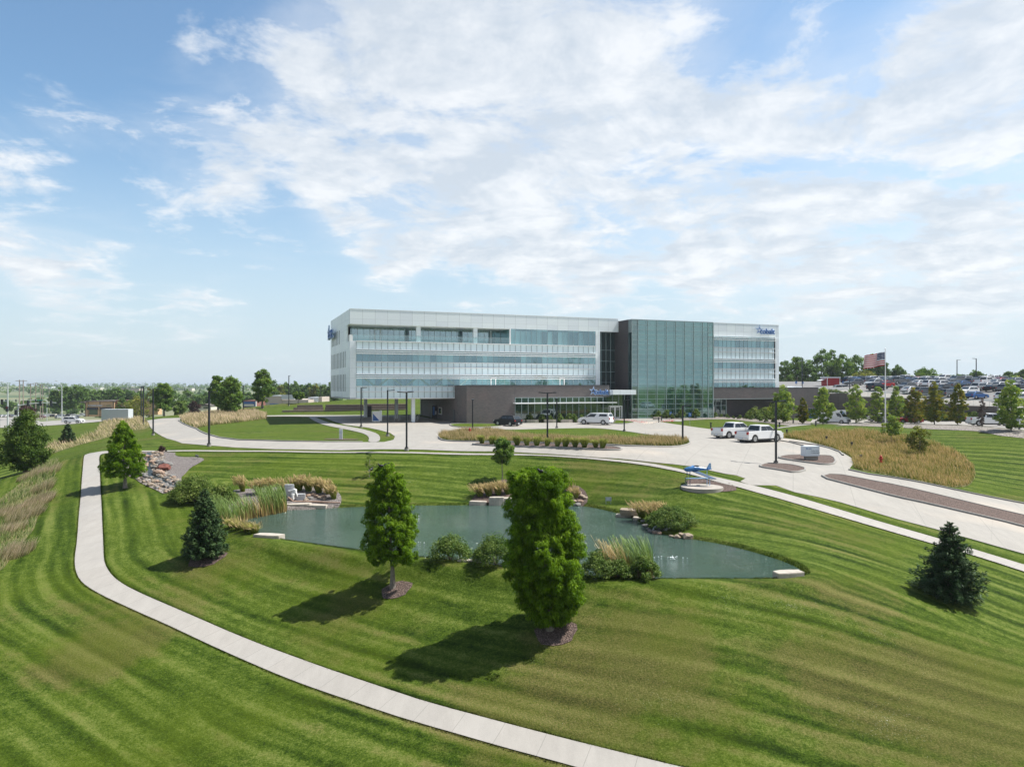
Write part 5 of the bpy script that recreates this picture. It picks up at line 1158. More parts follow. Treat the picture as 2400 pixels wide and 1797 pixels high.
for i, (px, py, r, lb) in enumerate([(1357, 1157, .25, 'small pale boulder at the top of the far shore cluster'), (1364, 1161, .28, 'pale boulder upper right in the far shore cluster'), (1372, 1164, .24, 'rightmost pale boulder of the far shore cluster'), (1345, 1179, .26, 'grey boulder at the left of the far shore cluster'), (1352, 1182, .3, 'grey boulder lowest in the far shore cluster'), (1360, 1180, .25, 'round boulder touching the water in the far shore cluster'),
     (1611, 1258, .38, 'largest round pale boulder in the water right of the drain'), (1587, 1257, .24, 'round boulder between the drain grate and the largest one'), (1597, 1254, .2, 'small stone between the two round boulders'), (1508, 1222, .2, 'stone under the slab edge near the drain'), (1512, 1230, .22, 'stone at the water line left of the drain'), (1525, 1243, .2, 'first white stone beside the drain grate'), (1535, 1246, .22, 'second white stone beside the drain grate'), (1545, 1248, .2, 'third white stone beside the drain grate'), (1520, 1238, .18, 'grey stone left of the white stones by the drain'), (1573, 1254, .16, 'low stone just right of the drain grate')]):
    p = at_z(px, py, WZ + .1) if py > 1175 else base(px, py); rock((p[0], p[1], max(float(HP([p[0]], [p[1]])[0]), WZ) + r * .25), r, lb, None)
def slab(px, py, L, Wd, T, rz, label, name='stone_slab', group=None, mat='limestone', z=None, seed=0):
    p = at_z(px, py, WZ) if z is None else (px, py); random.seed(seed + int(px * 7))
    mb = MB(); n = 10; pts = []
    for i in range(n):
        a = 2 * math.pi * i / n; c, s = math.cos(a), math.sin(a); m_ = max(abs(c), abs(s)); pts.append((c / m_ * L / 2 * random.uniform(.88, 1.0), s / m_ * Wd / 2 * random.uniform(.88, 1.0)))
    mb.prism(pts, 0, T, 'z'); o = mb.build(name, mat, None, bevel=.03, recalc=True); o.location = (p[0], p[1], WZ - .05 if z is None else z); o.rotation_euler = (random.uniform(-.03, .03), random.uniform(-.03, .03), rz)
    return mark(o, label, 'stone slab', group)
for a in [(698, 1190, 2.3, 1.3, .42, .02, 'left flat limestone slab at the water under the stone sculpture'), (738, 1191, 2.1, .9, .36, -.05, 'right flat limestone slab at the water under the stone sculpture'), (564, 1208, .8, .7, .75, .2, 'upright limestone block among the cattails on the left'), (632, 1262, 2.2, .9, .35, -.35, 'white limestone slab at the near left water edge'),
          (1120, 1183, 1.5, .8, .38, 0, 'left limestone block on the far shore left of the bushy cypress'), (1164, 1183, 1.35, .8, .72, .03, 'middle limestone block on the far shore, the tallest'), (1197, 1182, 1.3, .9, .62, -.03, 'right limestone block on the far shore beside the bushy cypress'), (1462, 1210, 1.3, .8, .22, -.25, 'thin lower stone slab at the water below the large slab'), (1500, 1217, 1.1, .9, .22, -.2, 'second thin slab at the water line beside the large slab'),
          (1847, 1355, 1.7, .75, .42, .25, 'long pale limestone block at the right tip of the pond'), (1106, 1320, 1.7, .45, .25, -.12, 'low concrete edge stone under the small white pond sign')]:
    slab(*a)
p = at_z(1480, 1212, WZ); slab(p[0], p[1] + .15, 1.75, 1.15, .42, -.2, 'large weathered stone slab raised above the thin ones on the right shore', z=WZ + .18, mat='rock_tan')
for i, (px, w) in enumerate([(1097, 1.6), (1113, 1.8), (1220, 1.9), (1248, 2.4), (1290, 2.4), (1328, 2.2), (1366, 2.4), (1428, 2.4), (1540, 1.6)]):
    q = base(px, 990.5 if px < 1500 else 984); slab(q[0], q[1], w, .6, .55, R(15), ['first', 'second', 'third', 'fourth', 'fifth', 'sixth', 'seventh', 'eighth', 'ninth'][i] + ' tan stone block from the left in front of the podium', 'stone_block', 'stone blocks along the podium bed', z=q[2], seed=i)
# ================================================================ vehicles
for n_, c_ in (('car_white', (.78, .79, .80)), ('car_silver', (.42, .44, .46)), ('car_grey', (.12, .13, .14)), ('car_black', (.012, .014, .018)), ('car_blue', (.02, .10, .30)), ('car_red', (.36, .02, .02)), ('car_maroon', (.16, .015, .025)), ('car_tan', (.34, .30, .25))):
    m, t = material(n_); pbr(t, c_, .28 if n_ != 'car_black' else .38, Metallic=.15 if n_ not in ('car_white',) else 0., Coat_Weight=.25 if n_ != 'car_black' else .05, Specular_IOR_Level=.5 if n_ != 'car_black' else .25, Coat_Roughness=.06)
m, t = material('car_glass'); pbr(t, (.012, .018, .022), .06, Specular_IOR_Level=.8)
simple('tyre', (.015, .015, .016), .85, .1); simple('rim_metal', (.45, .46, .48), .3, .05, metal=.6); simple('tail_red', (.35, .01, .01), .3); simple('head_lamp', (.75, .77, .8), .1); simple('trim_black', (.02, .022, .025), .6); simple('plate_white', (.6, .65, .72), .5); simple('chrome', (.55, .57, .6), .2, metal=.7)
SPEC = dict(sedan=dict(L=4.8, W=1.84, H=1.45, belt=.95, hood=.92, deck=1.0, b0=-1.95, b1=1.15, r0=-1.05, r1=.25, wr=.33, ax=(-1.38, 1.42)),
            suv=dict(L=4.75, W=1.88, H=1.70, belt=1.08, hood=1.06, deck=1.1, b0=-2.30, b1=1.25, r0=-1.85, r1=.40, wr=.37, ax=(-1.36, 1.42)),
            pickup=dict(L=5.9, W=2.02, H=1.93, belt=1.27, hood=1.24, deck=1.27, b0=-1.0, b1=1.65, r0=-.72, r1=.75, wr=.42, ax=(-1.85, 1.85)),
            topper=dict(L=5.7, W=1.98, H=1.95, belt=1.22, hood=1.18, deck=1.22, b0=-2.80, b1=1.70, r0=-2.55, r1=.70, wr=.40, ax=(-1.72, 1.80)),
            van=dict(L=5.9, W=2.05, H=2.65, belt=1.30, hood=1.22, deck=1.3, b0=-2.93, b1=2.25, r0=-2.88, r1=1.35, wr=.37, ax=(-1.9, 1.95)))
def arch(cx, r, z, n=8): return [(cx + r * math.cos(math.pi * i / n), z + r * math.sin(math.pi * i / n)) for i in range(n + 1)]
def make_car(kind, colour, loc, rz, label, group=None, scale=1., detail=True, cat=None):
    S = SPEC[kind]; root = empty(cat or {'sedan': 'parked_car', 'suv': 'parked_car', 'pickup': 'pickup_truck', 'topper': 'pickup_truck', 'van': 'cargo_van'}[kind], loc, rz, label, {'sedan': 'car', 'suv': 'car', 'pickup': 'pickup truck', 'topper': 'pickup truck', 'van': 'van'}[kind], group, scale)
    L, Wd = S['L'] / 2, S['W'] / 2; wr = S['wr']; zb = wr * .75; ra = wr * 1.22
    a0, a1 = S['ax']
    prof = [(L - .08, zb), ] + arch(a1, ra, wr * .95) + arch(a0, ra, wr * .95) + [(-L + .08, zb), (-L, zb + .15), (-L + .02, S['deck'] * .75), (-L + .08, S['deck']), (S['b0'], S['belt']), (S['b1'], S['belt']), (L - .35, S['hood'] * .93), (L - .05, S['hood'] * .72), (L, zb + .2)]
    bm = bmesh.new(); n = len(prof); rows = []
    for y, q in ((-Wd, 1), (-Wd * .93, 0), (Wd * .93, 0), (Wd, 1)):
        rows.append([bm.verts.new((x, y * (1.0 if z < .8 else .975), z)) for x, z in prof] if q else [bm.verts.new((x + (.0 if abs(x) < L - .1 else (-.0)), y, z + (.02 if z > .8 else 0))) for x, z in prof])
    for j in range(3):
        for i in range(n): bm.faces.new((rows[j][i], rows[j][(i + 1) % n], rows[j + 1][(i + 1) % n], rows[j + 1][i]))
    bm.faces.new(rows[0]); bm.faces.new(rows[3][::-1])
    # cabin
    wb, wt = Wd * .95, Wd * .78 if kind != 'van' else Wd * .86
    bv = [(S['b0'], -wb, S['belt']), (S['b1'], -wb, S['belt']), (S['b1'], wb, S['belt']), (S['b0'], wb, S['belt'])]
    tv = [(S['r0'], -wt, S['H'] - .04), (S['r1'], -wt, S['H'] - .03), (S['r1'], wt, S['H'] - .03), (S['r0'], wt, S['H'] - .04)]
    cv = [bm.verts.new(p) for p in bv + tv]; mid = [bm.verts.new(((S['r0'] + S['r1']) / 2 + s_, y, S['H'])) for s_, y in ((-.3, -wt * .8), (.3, -wt * .8), (.3, wt * .8), (-.3, wt * .8))]
    for f in ((0, 1, 5, 4), (1, 2, 6, 5), (2, 3, 7, 6), (3, 0, 4, 7)): bm.faces.new([cv[i] for i in f])
    for i in range(4): bm.faces.new((cv[4 + i], cv[4 + (i + 1) % 4], mid[(i + 1) % 4], mid[i]))
    bm.faces.new(mid)
    bmesh.ops.recalc_face_normals(bm, faces=bm.faces)
    if detail: bmesh.ops.bevel(bm, geom=[e for e in bm.edges if len(e.link_faces) == 2 and e.calc_face_angle(0) > .6], offset=.035, segments=2, affect='EDGES', clamp_overlap=True)
    me = bpy.data.meshes.new('body'); bm.to_mesh(me); bm.free(); me.materials.append(M(colour)); me.polygons.foreach_set('use_smooth', [True] * len(me.polygons)); me.set_sharp_from_angle(angle=R(35))
    CH.setdefault(root.name, []).append(link('body', me, root))
    def lerp(p, q, t_): return tuple(a + (b - a) * t_ for a, b in zip(p, q))
    def win(name, c, u0, u1, v0, v1, off):
        P0, P1 = lerp(c[0], c[1], u0), lerp(c[0], c[1], u1); Q0, Q1 = lerp(c[3], c[2], u0), lerp(c[3], c[2], u1)
        vs = [Vector(lerp(P0, Q0, v0)), Vector(lerp(P1, Q1, v0)), Vector(lerp(P1, Q1, v1)), Vector(lerp(P0, Q0, v1))]
        nn_ = (vs[1] - vs[0]).cross(vs[3] - vs[0]).normalized() * .02
        if nn_.dot(Vector(off)) < 0: nn_ = -nn_
        mb = MB(); mb.add([v + nn_ for v in vs] + [v - nn_ * .5 for v in vs], [(0, 1, 2, 3), (4, 7, 6, 5), (0, 4, 5, 1), (1, 5, 6, 2), (2, 6, 7, 3), (3, 7, 4, 0)]); return mb.build(name, 'car_glass', root)
    for s_, cc in ((-1, (bv[0], bv[1], tv[1], tv[0])), (1, (bv[3], bv[2], tv[2], tv[3]))):
        if kind == 'van': win('side_window', cc, .80, .97, .12, .62, (0, s_, 0))
        elif kind == 'topper': win('side_window', cc, .08, .44, .25, .78, (0, s_, 0)); win('side_window', cc, .60, .92, .08, .80, (0, s_, 0))
        else: win('side_window', cc, .07, .48, .08, .84, (0, s_, 0)); win('side_window', cc, .51, .93, .08, .84, (0, s_, 0))
    win('windshield', (bv[1], bv[2], tv[2], tv[1]), .05, .95, .05, .92, (1, 0, 0))
    if kind != 'van': win('rear_window', (bv[3], bv[0], tv[0], tv[3]), .09, .91, .12 if kind != 'topper' else .2, .88, (-1, 0, 0))
    for ax_ in (a0, a1):
        for s_ in (-1, 1):
            mb = MB(); mb.cyl((ax_, s_ * (Wd - .24), wr), (ax_, s_ * (Wd - .01), wr), wr, n=16); w_ = mb.build('wheel', 'tyre', root)
            mb = MB(); mb.cyl((ax_, s_ * (Wd - .03), wr), (ax_, s_ * (Wd + .005), wr), wr * .66, n=12); mb.build('rim', 'rim_metal', w_)
    for s_ in (-1, 1):
        mb = MB(); h_ = .30 if kind in ('pickup', 'topper') else .17; y0, y1 = sorted((s_ * Wd * .72, s_ * Wd * .97)); mb.box(-L - .02, -L + .12, y0, y1, S['deck'] * .72, S['deck'] * .72 + h_); mb.build('taillight', 'tail_red', root)
        mb = MB(); mb.box(L - .22, L + .005, *sorted((s_ * Wd * .62, s_ * Wd * .96)), S['hood'] * .68, S['hood'] * .68 + .15); mb.build('headlight', 'head_lamp', root)
        if detail: mb = MB(); mb.box(S['b1'] - .55, S['b1'] - .38, *sorted((s_ * Wd * 1.0, s_ * (Wd + .2))), S['belt'] + .02, S['belt'] + .2); mb.build('mirror', 'trim_black', root)
    mb = MB(); mb.box(L - .1, L + .01, -Wd * .55, Wd * .55, zb + .2, S['hood'] * .66); mb.build('grille', 'trim_black', root)
    mb = MB(); mb.box(-L - .06, -L + .1, -Wd * .92, Wd * .92, zb + .02, zb + .24); mb.build('bumper', 'chrome' if kind in ('pickup', 'topper') else 'trim_black', root)
    if detail:
        mb = MB(); mb.box(-L - .09, -L - .061, -.16, .16, zb + .07, zb + .22); mb.build('licence_plate', 'plate_white', root)
        mb = MB(); mb.box(-L + .3, L - .3, -Wd * .85, Wd * .85, zb - .12, zb + .05); mb.build('underbody', 'trim_black', root)
    if kind == 'pickup': mb = MB(); mb.box(-L + .12, S['b0'] - .02, -Wd * .86, Wd * .86, S['deck'] - .02, S['deck'] + .035); mb.build('bed_cover', 'trim_black', root)
    if kind == 'van':
        mb = MB()
        for x in (-2., -.8, .4): mb.box(x, x + .05, -.8, .8, 2.68, 2.74)
        mb.box(-2.2, .7, -.82, -.76, 2.66, 2.78); mb.box(-2.2, .7, .76, .82, 2.66, 2.78); mb.build('roof_rack', 'trim_black', root)
    return root
def hdg(d): return R(d)
q = base(1779, 1036); make_car('pickup', 'car_white', (q[0] + .2, q[1] + .5, q[2] + .04), R(31), 'white pickup truck nearer the camera, its nose behind the lamp post', 'two parked pickups', 1.06)
q = base(1722, 1026.5); make_car('pickup', 'car_white', (q[0] + .1, q[1] + .6, q[2] + .04), R(29), 'white pickup truck on the left and farther of the two parked side by side', 'two parked pickups', 1.02)
q = base(1190, 998.5); make_car('suv', 'car_black', (q[0], q[1] + .8, q[2] + .05), R(137), 'dark navy SUV parked in front of the low brick podium')
q = base(1397, 995); make_car('topper', 'car_white', (q[0], q[1] + .3, q[2] + .05), R(150), 'white pickup with a white bed cap parked by the entrance')
q = base(1966, 993.2); make_car('van', 'car_white', (q[0] - .4, q[1] + 1.2, q[2] + .05), R(-50), 'white high roof cargo van with a roof rack behind the columnar tree')
q = base(2062, 988); make_car('suv', 'car_white', (q[0], q[1], q[2] + .05), R(150), 'white car behind the flagpole by the retaining wall')
q = base(2134, 992.5); make_car('suv', 'car_red', (q[0], q[1] + .5, q[2] + .05), R(172), 'small dark red car below the retaining wall', None, .92)
q = base(2318, 998.5); make_car('pickup', 'car_white', (q[0] + .4, q[1] + .6, q[2] + .05), R(-8), 'white pickup truck half hidden by the rightmost columnar tree')
q = base(2412, 1004); make_car('suv', 'car_white', (q[0] + .8, q[1] + .4, q[2] + .05), R(-5), 'white vehicle cut off by the right edge of the picture')
# ================================================================ the raised car park on the right
WL = [(1917, 164, 5.4), (1940, 161, 5.15), (1985, 157.5, 4.8), (2015, 155, 4.5), (2067, 150.5, 4.35), (2126, 146, 3.75), (2200, 140, 3.4), (2262, 134, 3.15), (2336, 128, 2.5), (2400, 123, 2.0), (2500, 114, 1.6)]
WLW = [((px - CX) / F * d, d, z) for px, d, z in WL]
nrm = Vector((.908, .419))
mb = MB()
for i in range(len(WLW) - 1):
    (x0, y0, z0), (x1, y1, z1) = WLW[i], WLW[i + 1]; zt = max(z0, z1); zz = min(h0(x0, y0), h0(x1, y1)) - 1.2
    ox, oy = nrm.x * .5, nrm.y * .5
    mb.add([(x0, y0, zz), (x1, y1, zz), (x1 + ox, y1 + oy, zz), (x0 + ox, y0 + oy, zz), (x0, y0, zt), (x1, y1, zt), (x1 + ox, y1 + oy, zt), (x0 + ox, y0 + oy, zt)], [(0, 3, 2, 1), (4, 5, 6, 7), (0, 1, 5, 4), (1, 2, 6, 5), (2, 3, 7, 6), (3, 0, 4, 7)])
o = mb.build('retaining_wall', 'block_wall', None); mark(o, 'long dark brown block retaining wall below the raised car park', 'retaining wall')
# lot surface
LB = 46
def lotz(x, y):
    d = min((x - a[0]) * nrm.x + (y - a[1]) * nrm.y for a in WLW[:1]); 
    return 0
rowsV = []
EXT = [(WLW[0][0] - 40, WLW[0][1] + 90, 7.0), (WLW[0][0] - 20, WLW[0][1] + 45, 6.2)] + [(x, y, z) for x, y, z in WLW]
offs = [(.3, -.05), (5.5, .75), (20, 1.5), (45, 2.4), (75, 3.2), (130, 4.0)]
V = []; Fc = []
for (x, y, z) in EXT:
    for o_, dz in offs:
        bz = z + dz if o_ > 1 else z - .05
        tz = 7.3 + (z - 4) * .35
        k_ = min(1, max(0, (o_ - 6) / 60)); V.append((x + nrm.x * o_, y + nrm.y * o_, bz * (1 - k_) + tz * k_))
nO = len(offs)
for i in range(len(EXT) - 1):
    for j in range(nO - 1): a = i * nO + j; Fc.append((a, a + nO, a + nO + 1, a + 1))
me = bpy.data.meshes.new('car_park'); me.from_pydata(V, [], Fc); me.update(); o = link('car_park', me, None, 'asphalt'); mark(o, 'raised asphalt car park', None, None, 'structure')
from mathutils.bvhtree import BVHTree
bvh = BVHTree.FromPolygons([Vector(v) for v in V], Fc)
def loth(x, y):
    h = bvh.ray_cast(Vector((x, y, 60)), Vector((0, 0, -1))); return h[0].z if h[0] is not None else None
me = bpy.data.meshes.new('car_park_edge'); VV = []; FF = []
for i, (x, y, z) in enumerate(WLW):
    VV += [(x + nrm.x * .45, y + nrm.y * .45, z + .02), (x + nrm.x * 5.4, y + nrm.y * 5.4, (loth(x + nrm.x * 5.4, y + nrm.y * 5.4) or z) + .05)]
for i in range(1, len(WLW) - 1): FF.append((2 * i, 2 * i + 2, 2 * i + 3, 2 * i + 1))
me.from_pydata(VV, [], FF); me.update(); mark(link('car_park_edge', me, None, 'concrete_plain'), 'pale concrete apron on top of the retaining wall', None, None, 'structure')
# railing
mb = MB()
for i in range(len(WLW) - 1):
    a = Vector(WLW[i]) + Vector((nrm.x * .3, nrm.y * .3, 0)); b = Vector(WLW[i + 1]) + Vector((nrm.x * .3, nrm.y * .3, 0)); a.z = b.z = max(a.z, b.z)
    L = (b - a).length; n = max(2, int(L / 1.5)); mb.tube([a + Vector((0, 0, 1.1)), b + Vector((0, 0, 1.1))], .05, 5); mb.tube([a + Vector((0, 0, .15)), b + Vector((0, 0, .15))], .02, 4)
    for k in range(n + 1): p = a.lerp(b, k / n); mb.cyl(p, p + Vector((0, 0, 1.1)), .03, n=4, cap=False)
    nb = int(L / .3)
    for k in range(nb): p = a.lerp(b, k / nb); mb.cyl(p + Vector((0, 0, .15)), p + Vector((0, 0, 1.1)), .009, n=3, cap=False)
o = mb.build('railing', 'mullion_metal', None); mark(o, 'grey metal railing along the top of the retaining wall', 'railing')
KINDS_ = [('suv', 'car_white'), ('sedan', 'car_silver'), ('suv', 'car_grey'), ('sedan', 'car_white'), ('suv', 'car_silver'), ('sedan', 'car_black'), ('pickup', 'car_white'), ('suv', 'car_black'), ('sedan', 'car_blue'), ('sedan', 'car_red'), ('suv', 'car_black'), ('sedan', 'car_grey'), ('pickup', 'car_grey'), ('sedan', 'car_tan')]
PROTO = {}
ordn = ['first', 'second', 'third', 'fourth', 'fifth', 'sixth', 'seventh', 'eighth', 'ninth', 'tenth', 'eleventh', 'twelfth', 'thirteenth', 'fourteenth', 'fifteenth', 'sixteenth', 'seventeenth', 'eighteenth', 'nineteenth', 'twentieth', 'twenty first', 'twenty second', 'twenty third', 'twenty fourth', 'twenty fifth', 'twenty sixth', 'twenty seventh', 'twenty eighth', 'twenty ninth', 'thirtieth']
rnd = random.Random(5); wdir = Vector((WLW[-2][0] - WLW[1][0], WLW[-2][1] - WLW[1][1])).normalized(); org = Vector(WLW[4][:2]); ncar = 0
for ri, off in enumerate([8.5, 14.5, 23, 29, 38, 44, 53, 59, 68]):
    ci = 0; s = 34.
    while s > -95:
        s -= 2.8; p = org + wdir * s + nrm * off; px = CX + p.x / p.y * F
        if not (1990 < px < 2425) or p.y > 236 or p.y < 118: continue
        if px < 2030 and off < 15 and s < -10 and rnd.random() < .5: continue
        if rnd.random() < .28: continue
        z = loth(p.x, p.y)
        if z is None: continue
        kd, cl = rnd.choice(KINDS_ if rnd.random() < .7 else KINDS_[:5]); rz = math.atan2(nrm.y, nrm.x) + (math.pi if ri % 2 else 0) + rnd.uniform(-.04, .04)
        lb = '%s %s, %s from the near end in the %s row behind the railing' % (cl[4:], {'sedan': 'sedan', 'suv': 'SUV', 'pickup': 'pickup'}[kd], ordn[min(ci, 29)], ordn[ri]); ci += 1; ncar += 1
        if (kd, cl) in PROTO: dup(PROTO[(kd, cl)], (p.x, p.y, z + .02), rz, None, lb)
        else: PROTO[(kd, cl)] = make_car(kd, cl, (p.x, p.y, z + .02), rz, lb, 'cars in the raised car park', 1., False, 'parked_car'); PROTO[(kd, cl)]['category'] = 'car'
print('lot cars', ncar)
# dumpster, cabinets and red shed by the dock
simple('dumpster_blue', (.015, .06, .17), .5); simple('shed_red', (.30, .015, .02), .6); simple('box_white', (.7, .72, .74), .5); simple('sign_blue', (.03, .15, .45), .4)
def boxthing(name, label, cat, px, py, w, dpt, h, rz, mat, extra=None, d=None, loc=None, group=None, bev=.02):
    q = loc or base(px, py); root = empty(name, q, rz, label, cat, group); mb = MB(); mb.box(-w / 2, w / 2, -dpt / 2, dpt / 2, -.1, h); mb.build('body', mat, root, bevel=bev)
    if extra: extra(root)
    return root
def dx(root):
    mb = MB(); mb.box(-1.15, 1.15, -.95, .95, 2.0, 2.12); mb.build('lid', 'charcoal_metal', root); mb = MB(); mb.box(-.75, .15, -.93, -.9, .9, 1.65); mb.build('notice', 'plate_white', root)
boxthing('dumpster', 'blue dumpster with a white notice at the foot of the brick wall', 'dumpster', 1897, 976.5, 2.2, 1.8, 2.0, R(21), 'dumpster_blue', dx, loc=((1899 - CX) / F * 157, 157, h0((1899 - CX) / F * 157, 157)))
def cab(root): mb = MB(); mb.box(-.3, .3, -.32, -.29, .15, 1.25); mb.build('door', 'plate_white', root)
boxthing('utility_cabinet', 'white utility cabinet behind the van', 'utility cabinet', 1975, 977, .9, .6, 1.5, R(21), 'box_white', cab, loc=((1977 - CX) / F * 155, 155, h0((1977 - CX) / F * 155, 155)))
q = ((1946 - CX) / F * 180, 180.); z_ = 5.9
def shx(root):
    mb = MB(); mb.box(-2.0, 2.0, -1.3, 1.3, 2.9, 3.15); mb.build('roof', 'box_white', root)
    for x in (-1.75, 1.7): mb = MB(); mb.box(x, x + .12, -1.36, -1.25, 0, 2.9); mb.build('post', 'box_white', root)
    mb = MB(); mb.prism([(-3.2, 2.2), (-1.8, 2.6), (-1.8, 2.68), (-3.2, 2.28)], -.9, .9); mb.build('awning', 'box_white', root)
boxthing('red_kiosk', 'small red kiosk with a white roof at the edge of the raised car park', 'kiosk', 0, 0, 3.4, 2.4, 2.9, R(10), 'shed_red', shx, loc=(q[0], q[1], z_))
for i, (px, kd, cl, d_, hd) in enumerate([(1978, 'suv', 'car_silver', 172, -8)]):
    x = (px - CX) / F * d_; zz = loth(x + 3, d_) or 5.3; make_car('suv', 'car_silver', (x, d_, 5.35), R(hd), 'silver grey SUV parked behind the railing next to the red kiosk', None, 1.05)
for i, px in enumerate((1931, 1945, 1957, 1968, 1980)):
    d_ = 161 - i * 1.2 + 3; shrub('ledge_shrub', ordn[i] + ' greyish shrub from the left on the ledge above the wall', ((px - CX) / F * d_, d_, 5.1 - i * .1), .95, 1.2, 'willow_shrub_leaf', 20, 26, .13, 'shrubs on the wall ledge')
# ================================================================ street furniture
def lamp(px, py, top, heads, label, d=None, loc=None, group='dark lamp posts round the driveway', th=.085):
    q = loc or base(px, py); h = (CZ + (YH - top) * q[1] / F) - q[2]; root = empty('lamp_post', q, 0, label, 'lamp post', group)
    mb = MB(); mb.cyl((0, 0, 0), (0, 0, .28), .24, .22, 12); mb.build('base', 'concrete_plain', root)
    mb = MB(); mb.box(-th, th, -th, th, .28, h); mb.box(-th * 1.9, th * 1.9, -th * 1.9, th * 1.9, .28, .38); mb.build('pole', 'black_paint', root)
    for a in heads:
        c_, s_ = math.cos(R(a)), math.sin(R(a)); mb = MB(); V_ = [(.0, -.05, -.06), (.35, -.05, -.06), (.35, -.2, -.05), (.95, -.17, .0), (.95, .17, .0), (.35, .2, -.05), (.35, .05, -.06), (0, .05, -.06)]
        n = len(V_); mb.add([(x, y, z) for x, y, z in V_] + [(x, y, z + .09) for x, y, z in V_], [(i, (i + 1) % n, n + (i + 1) % n, n + i) for i in range(n)] + [tuple(range(n - 1, -1, -1)), tuple(range(n, 2 * n))])
        mb.v = [(x * c_ - y * s_, x * s_ + y * c_, z + h - .04) for x, y, z in mb.v]; mb.build('lamp_head', 'black_paint', root, recalc=True)
    return root
lamp(490, 1046, 917, [0], 'dark single headed lamp post on the grass beside the left drive, on a concrete foot')
lamp(359, 1020, 911, [20], 'lamp post at the bend of the drive near the tan grass, far left')
lamp(336, 995, 906, [180], 'lamp post left of the bend, taller looking of the crossed pair')
lamp(331, 981, 905, [0], 'lamp post behind the crossed pair at the far bend of the drive')
lamp(846.5, 1002, 908, [10], 'lamp post on the left lawn before the white columns')
lamp(908.5, 1022, 914, [0], 'lamp post at the tip of the left lawn, arm to the right')
lamp(953, 1056, 918, [60, 180, 300], 'lamp post in front of the white column with a bird on top')
lamp(1107.7, 1013, 936, [90], 'lamp post before the brick podium corner, in the oval island')
lamp(1283, 1041, 919.5, [0, 180], 'twin headed lamp post rising from the grasses of the oval island')
lamp(1305, 1004.5, 933, [90], 'lamp post beside the front parking bays, right of the twin headed one')
lamp(1463, 1013, 936.5, [0], 'lamp post at the entrance doors, arm to the right')
lamp(1600, 1041, 950, [0], 'lamp post at the right end of the oval island')
lamp(1818.6, 1089, 939, [0, 180], 'tall twin headed lamp post on the small mulch island by the pickups')
lamp(0, 0, 903, [90], 'dark pole in the tall grass behind the left lawn', loc=(*G(570, 968)[:2], G(570, 968)[2]))
q = G(677, 951); lamp(0, 0, 880, [90], 'tall pale pole on the hill in front of the tan store', loc=q)
for px, top, d_, a_, lb in ((2243, 843, 205, 0, 'tall thin car park light pole, left of the two on the skyline'), (2288, 840, 190, 180, 'tall thin car park light pole, right of the two on the skyline'), (1991.5, 888, 160, 90, 'light pole with a flood light behind the railing near the van'), (1880, 838, 172, 90, 'tall dark pole in front of the trees behind the brick podium')):
    x = (px - CX) / F * d_; z = loth(x, d_) or 4.6; lamp(0, 0, top, [a_], lb, loc=(x, d_, z), group='car park light poles')
def bollard(px, py, hpx, label, group='dark bollard lights'):
    q = base(px, py); h = max(.7, min(1.15, hpx * q[1] / F)); root = empty('bollard', q, 0, label, 'bollard', group); mb = MB(); mb.box(-.09, .09, -.09, .09, 0, h - .16); mb.build('post', 'charcoal_metal', root); mb = MB(); mb.box(-.11, .11, -.11, .11, h - .16, h); mb.build('lamp_cap', 'black_paint', root)
for i, (px, py) in enumerate([(1543.6, 990), (1550.6, 986), (1666, 1002), (1735, 999), (1827, 1001), (1859, 992), (1912, 998), (1988, 994.5), (2122, 991.5), (2286, 995), (2389, 1006.5), (1844, 1018), (1937, 1034.5), (1996, 1049), (2017.5, 1081.5), (1224, 989)]):
    bollard(px, py, 12, ['bollard light by the flower bed', 'bollard light just behind the flower bed one', 'bollard light at the lawn edge left of the pickups', 'bollard light right behind the far pickup', 'bollard light beside the twin headed lamp post', 'bollard light before the dark columnar tree', 'bollard light left of the white van', 'bollard light between two columnar trees right of the van', 'bollard light in front of the red car', 'bollard light left of the bare tree', 'bollard light at the right edge by the gravel slope',
      'bollard light at the near left tip of the golden prairie', 'second bollard light along the golden prairie edge', 'third bollard light along the golden prairie edge', 'nearest bollard light in the golden prairie, by the walk', 'bollard light among the podium shrubs'][i])
# bollards of the drive through
simple('bollard_pale', (.45, .47, .47), .6)
for gi, pxs in enumerate(((925, 929, 933, 937), (970, 974, 978, 982))):
    for k, px in enumerate(pxs):
        q = base(px, 987 - (k % 2) * 3); root = empty('bollard', q, 0, '%s pale bollard of the %s group under the overhang' % (ordn[k], ['left', 'right'][gi]), 'bollard', 'pale bollards under the overhang'); mb = MB(); mb.cyl((0, 0, -.1), (0, 0, .95), .085, n=8); mb.sph((0, 0, .95), .085, 8, 5); mb.build('post', 'bollard_pale', root)
def drv(root):
    mb = MB(); mb.prism([(-.78, .2), (.4, .2), (-.78, 1.5)], -.52, -.5); mb.build('blue_graphic', 'cobalt_blue', root); mb = MB(); mb.box(.62, .82, -.6, .6, -.1, 2.05); mb.build('end_panel', 'white_metal', root)
boxthing('banking_machine', 'white and blue drive up machine beside the column under the overhang', 'machine', 883, 988, 1.6, 1.0, 1.9, R(21), 'white_metal', drv)
boxthing('hanging_panel', 'tall grey panel sign standing under the left of the overhang', 'sign', 865.6, 977, .9, .12, 2.2, R(21), 'charcoal_metal')
q = BW(18.2, 12.6, .6)
def atmx(root):
    mb = MB(); mb.box(-.35, .05, -.62, -.6, .5, 2.1); mb.build('banner', 'cobalt_blue', root); mb = MB(); mb.box(.1, .4, -.62, -.6, .6, 1.3); mb.build('banner', 'plate_white', root)
boxthing('cash_machine', 'dark cash machine with a blue banner against the shaded brick side wall', 'machine', 0, 0, 1.0, 1.2, 2.4, R(21), 'black_paint', atmx, loc=q)
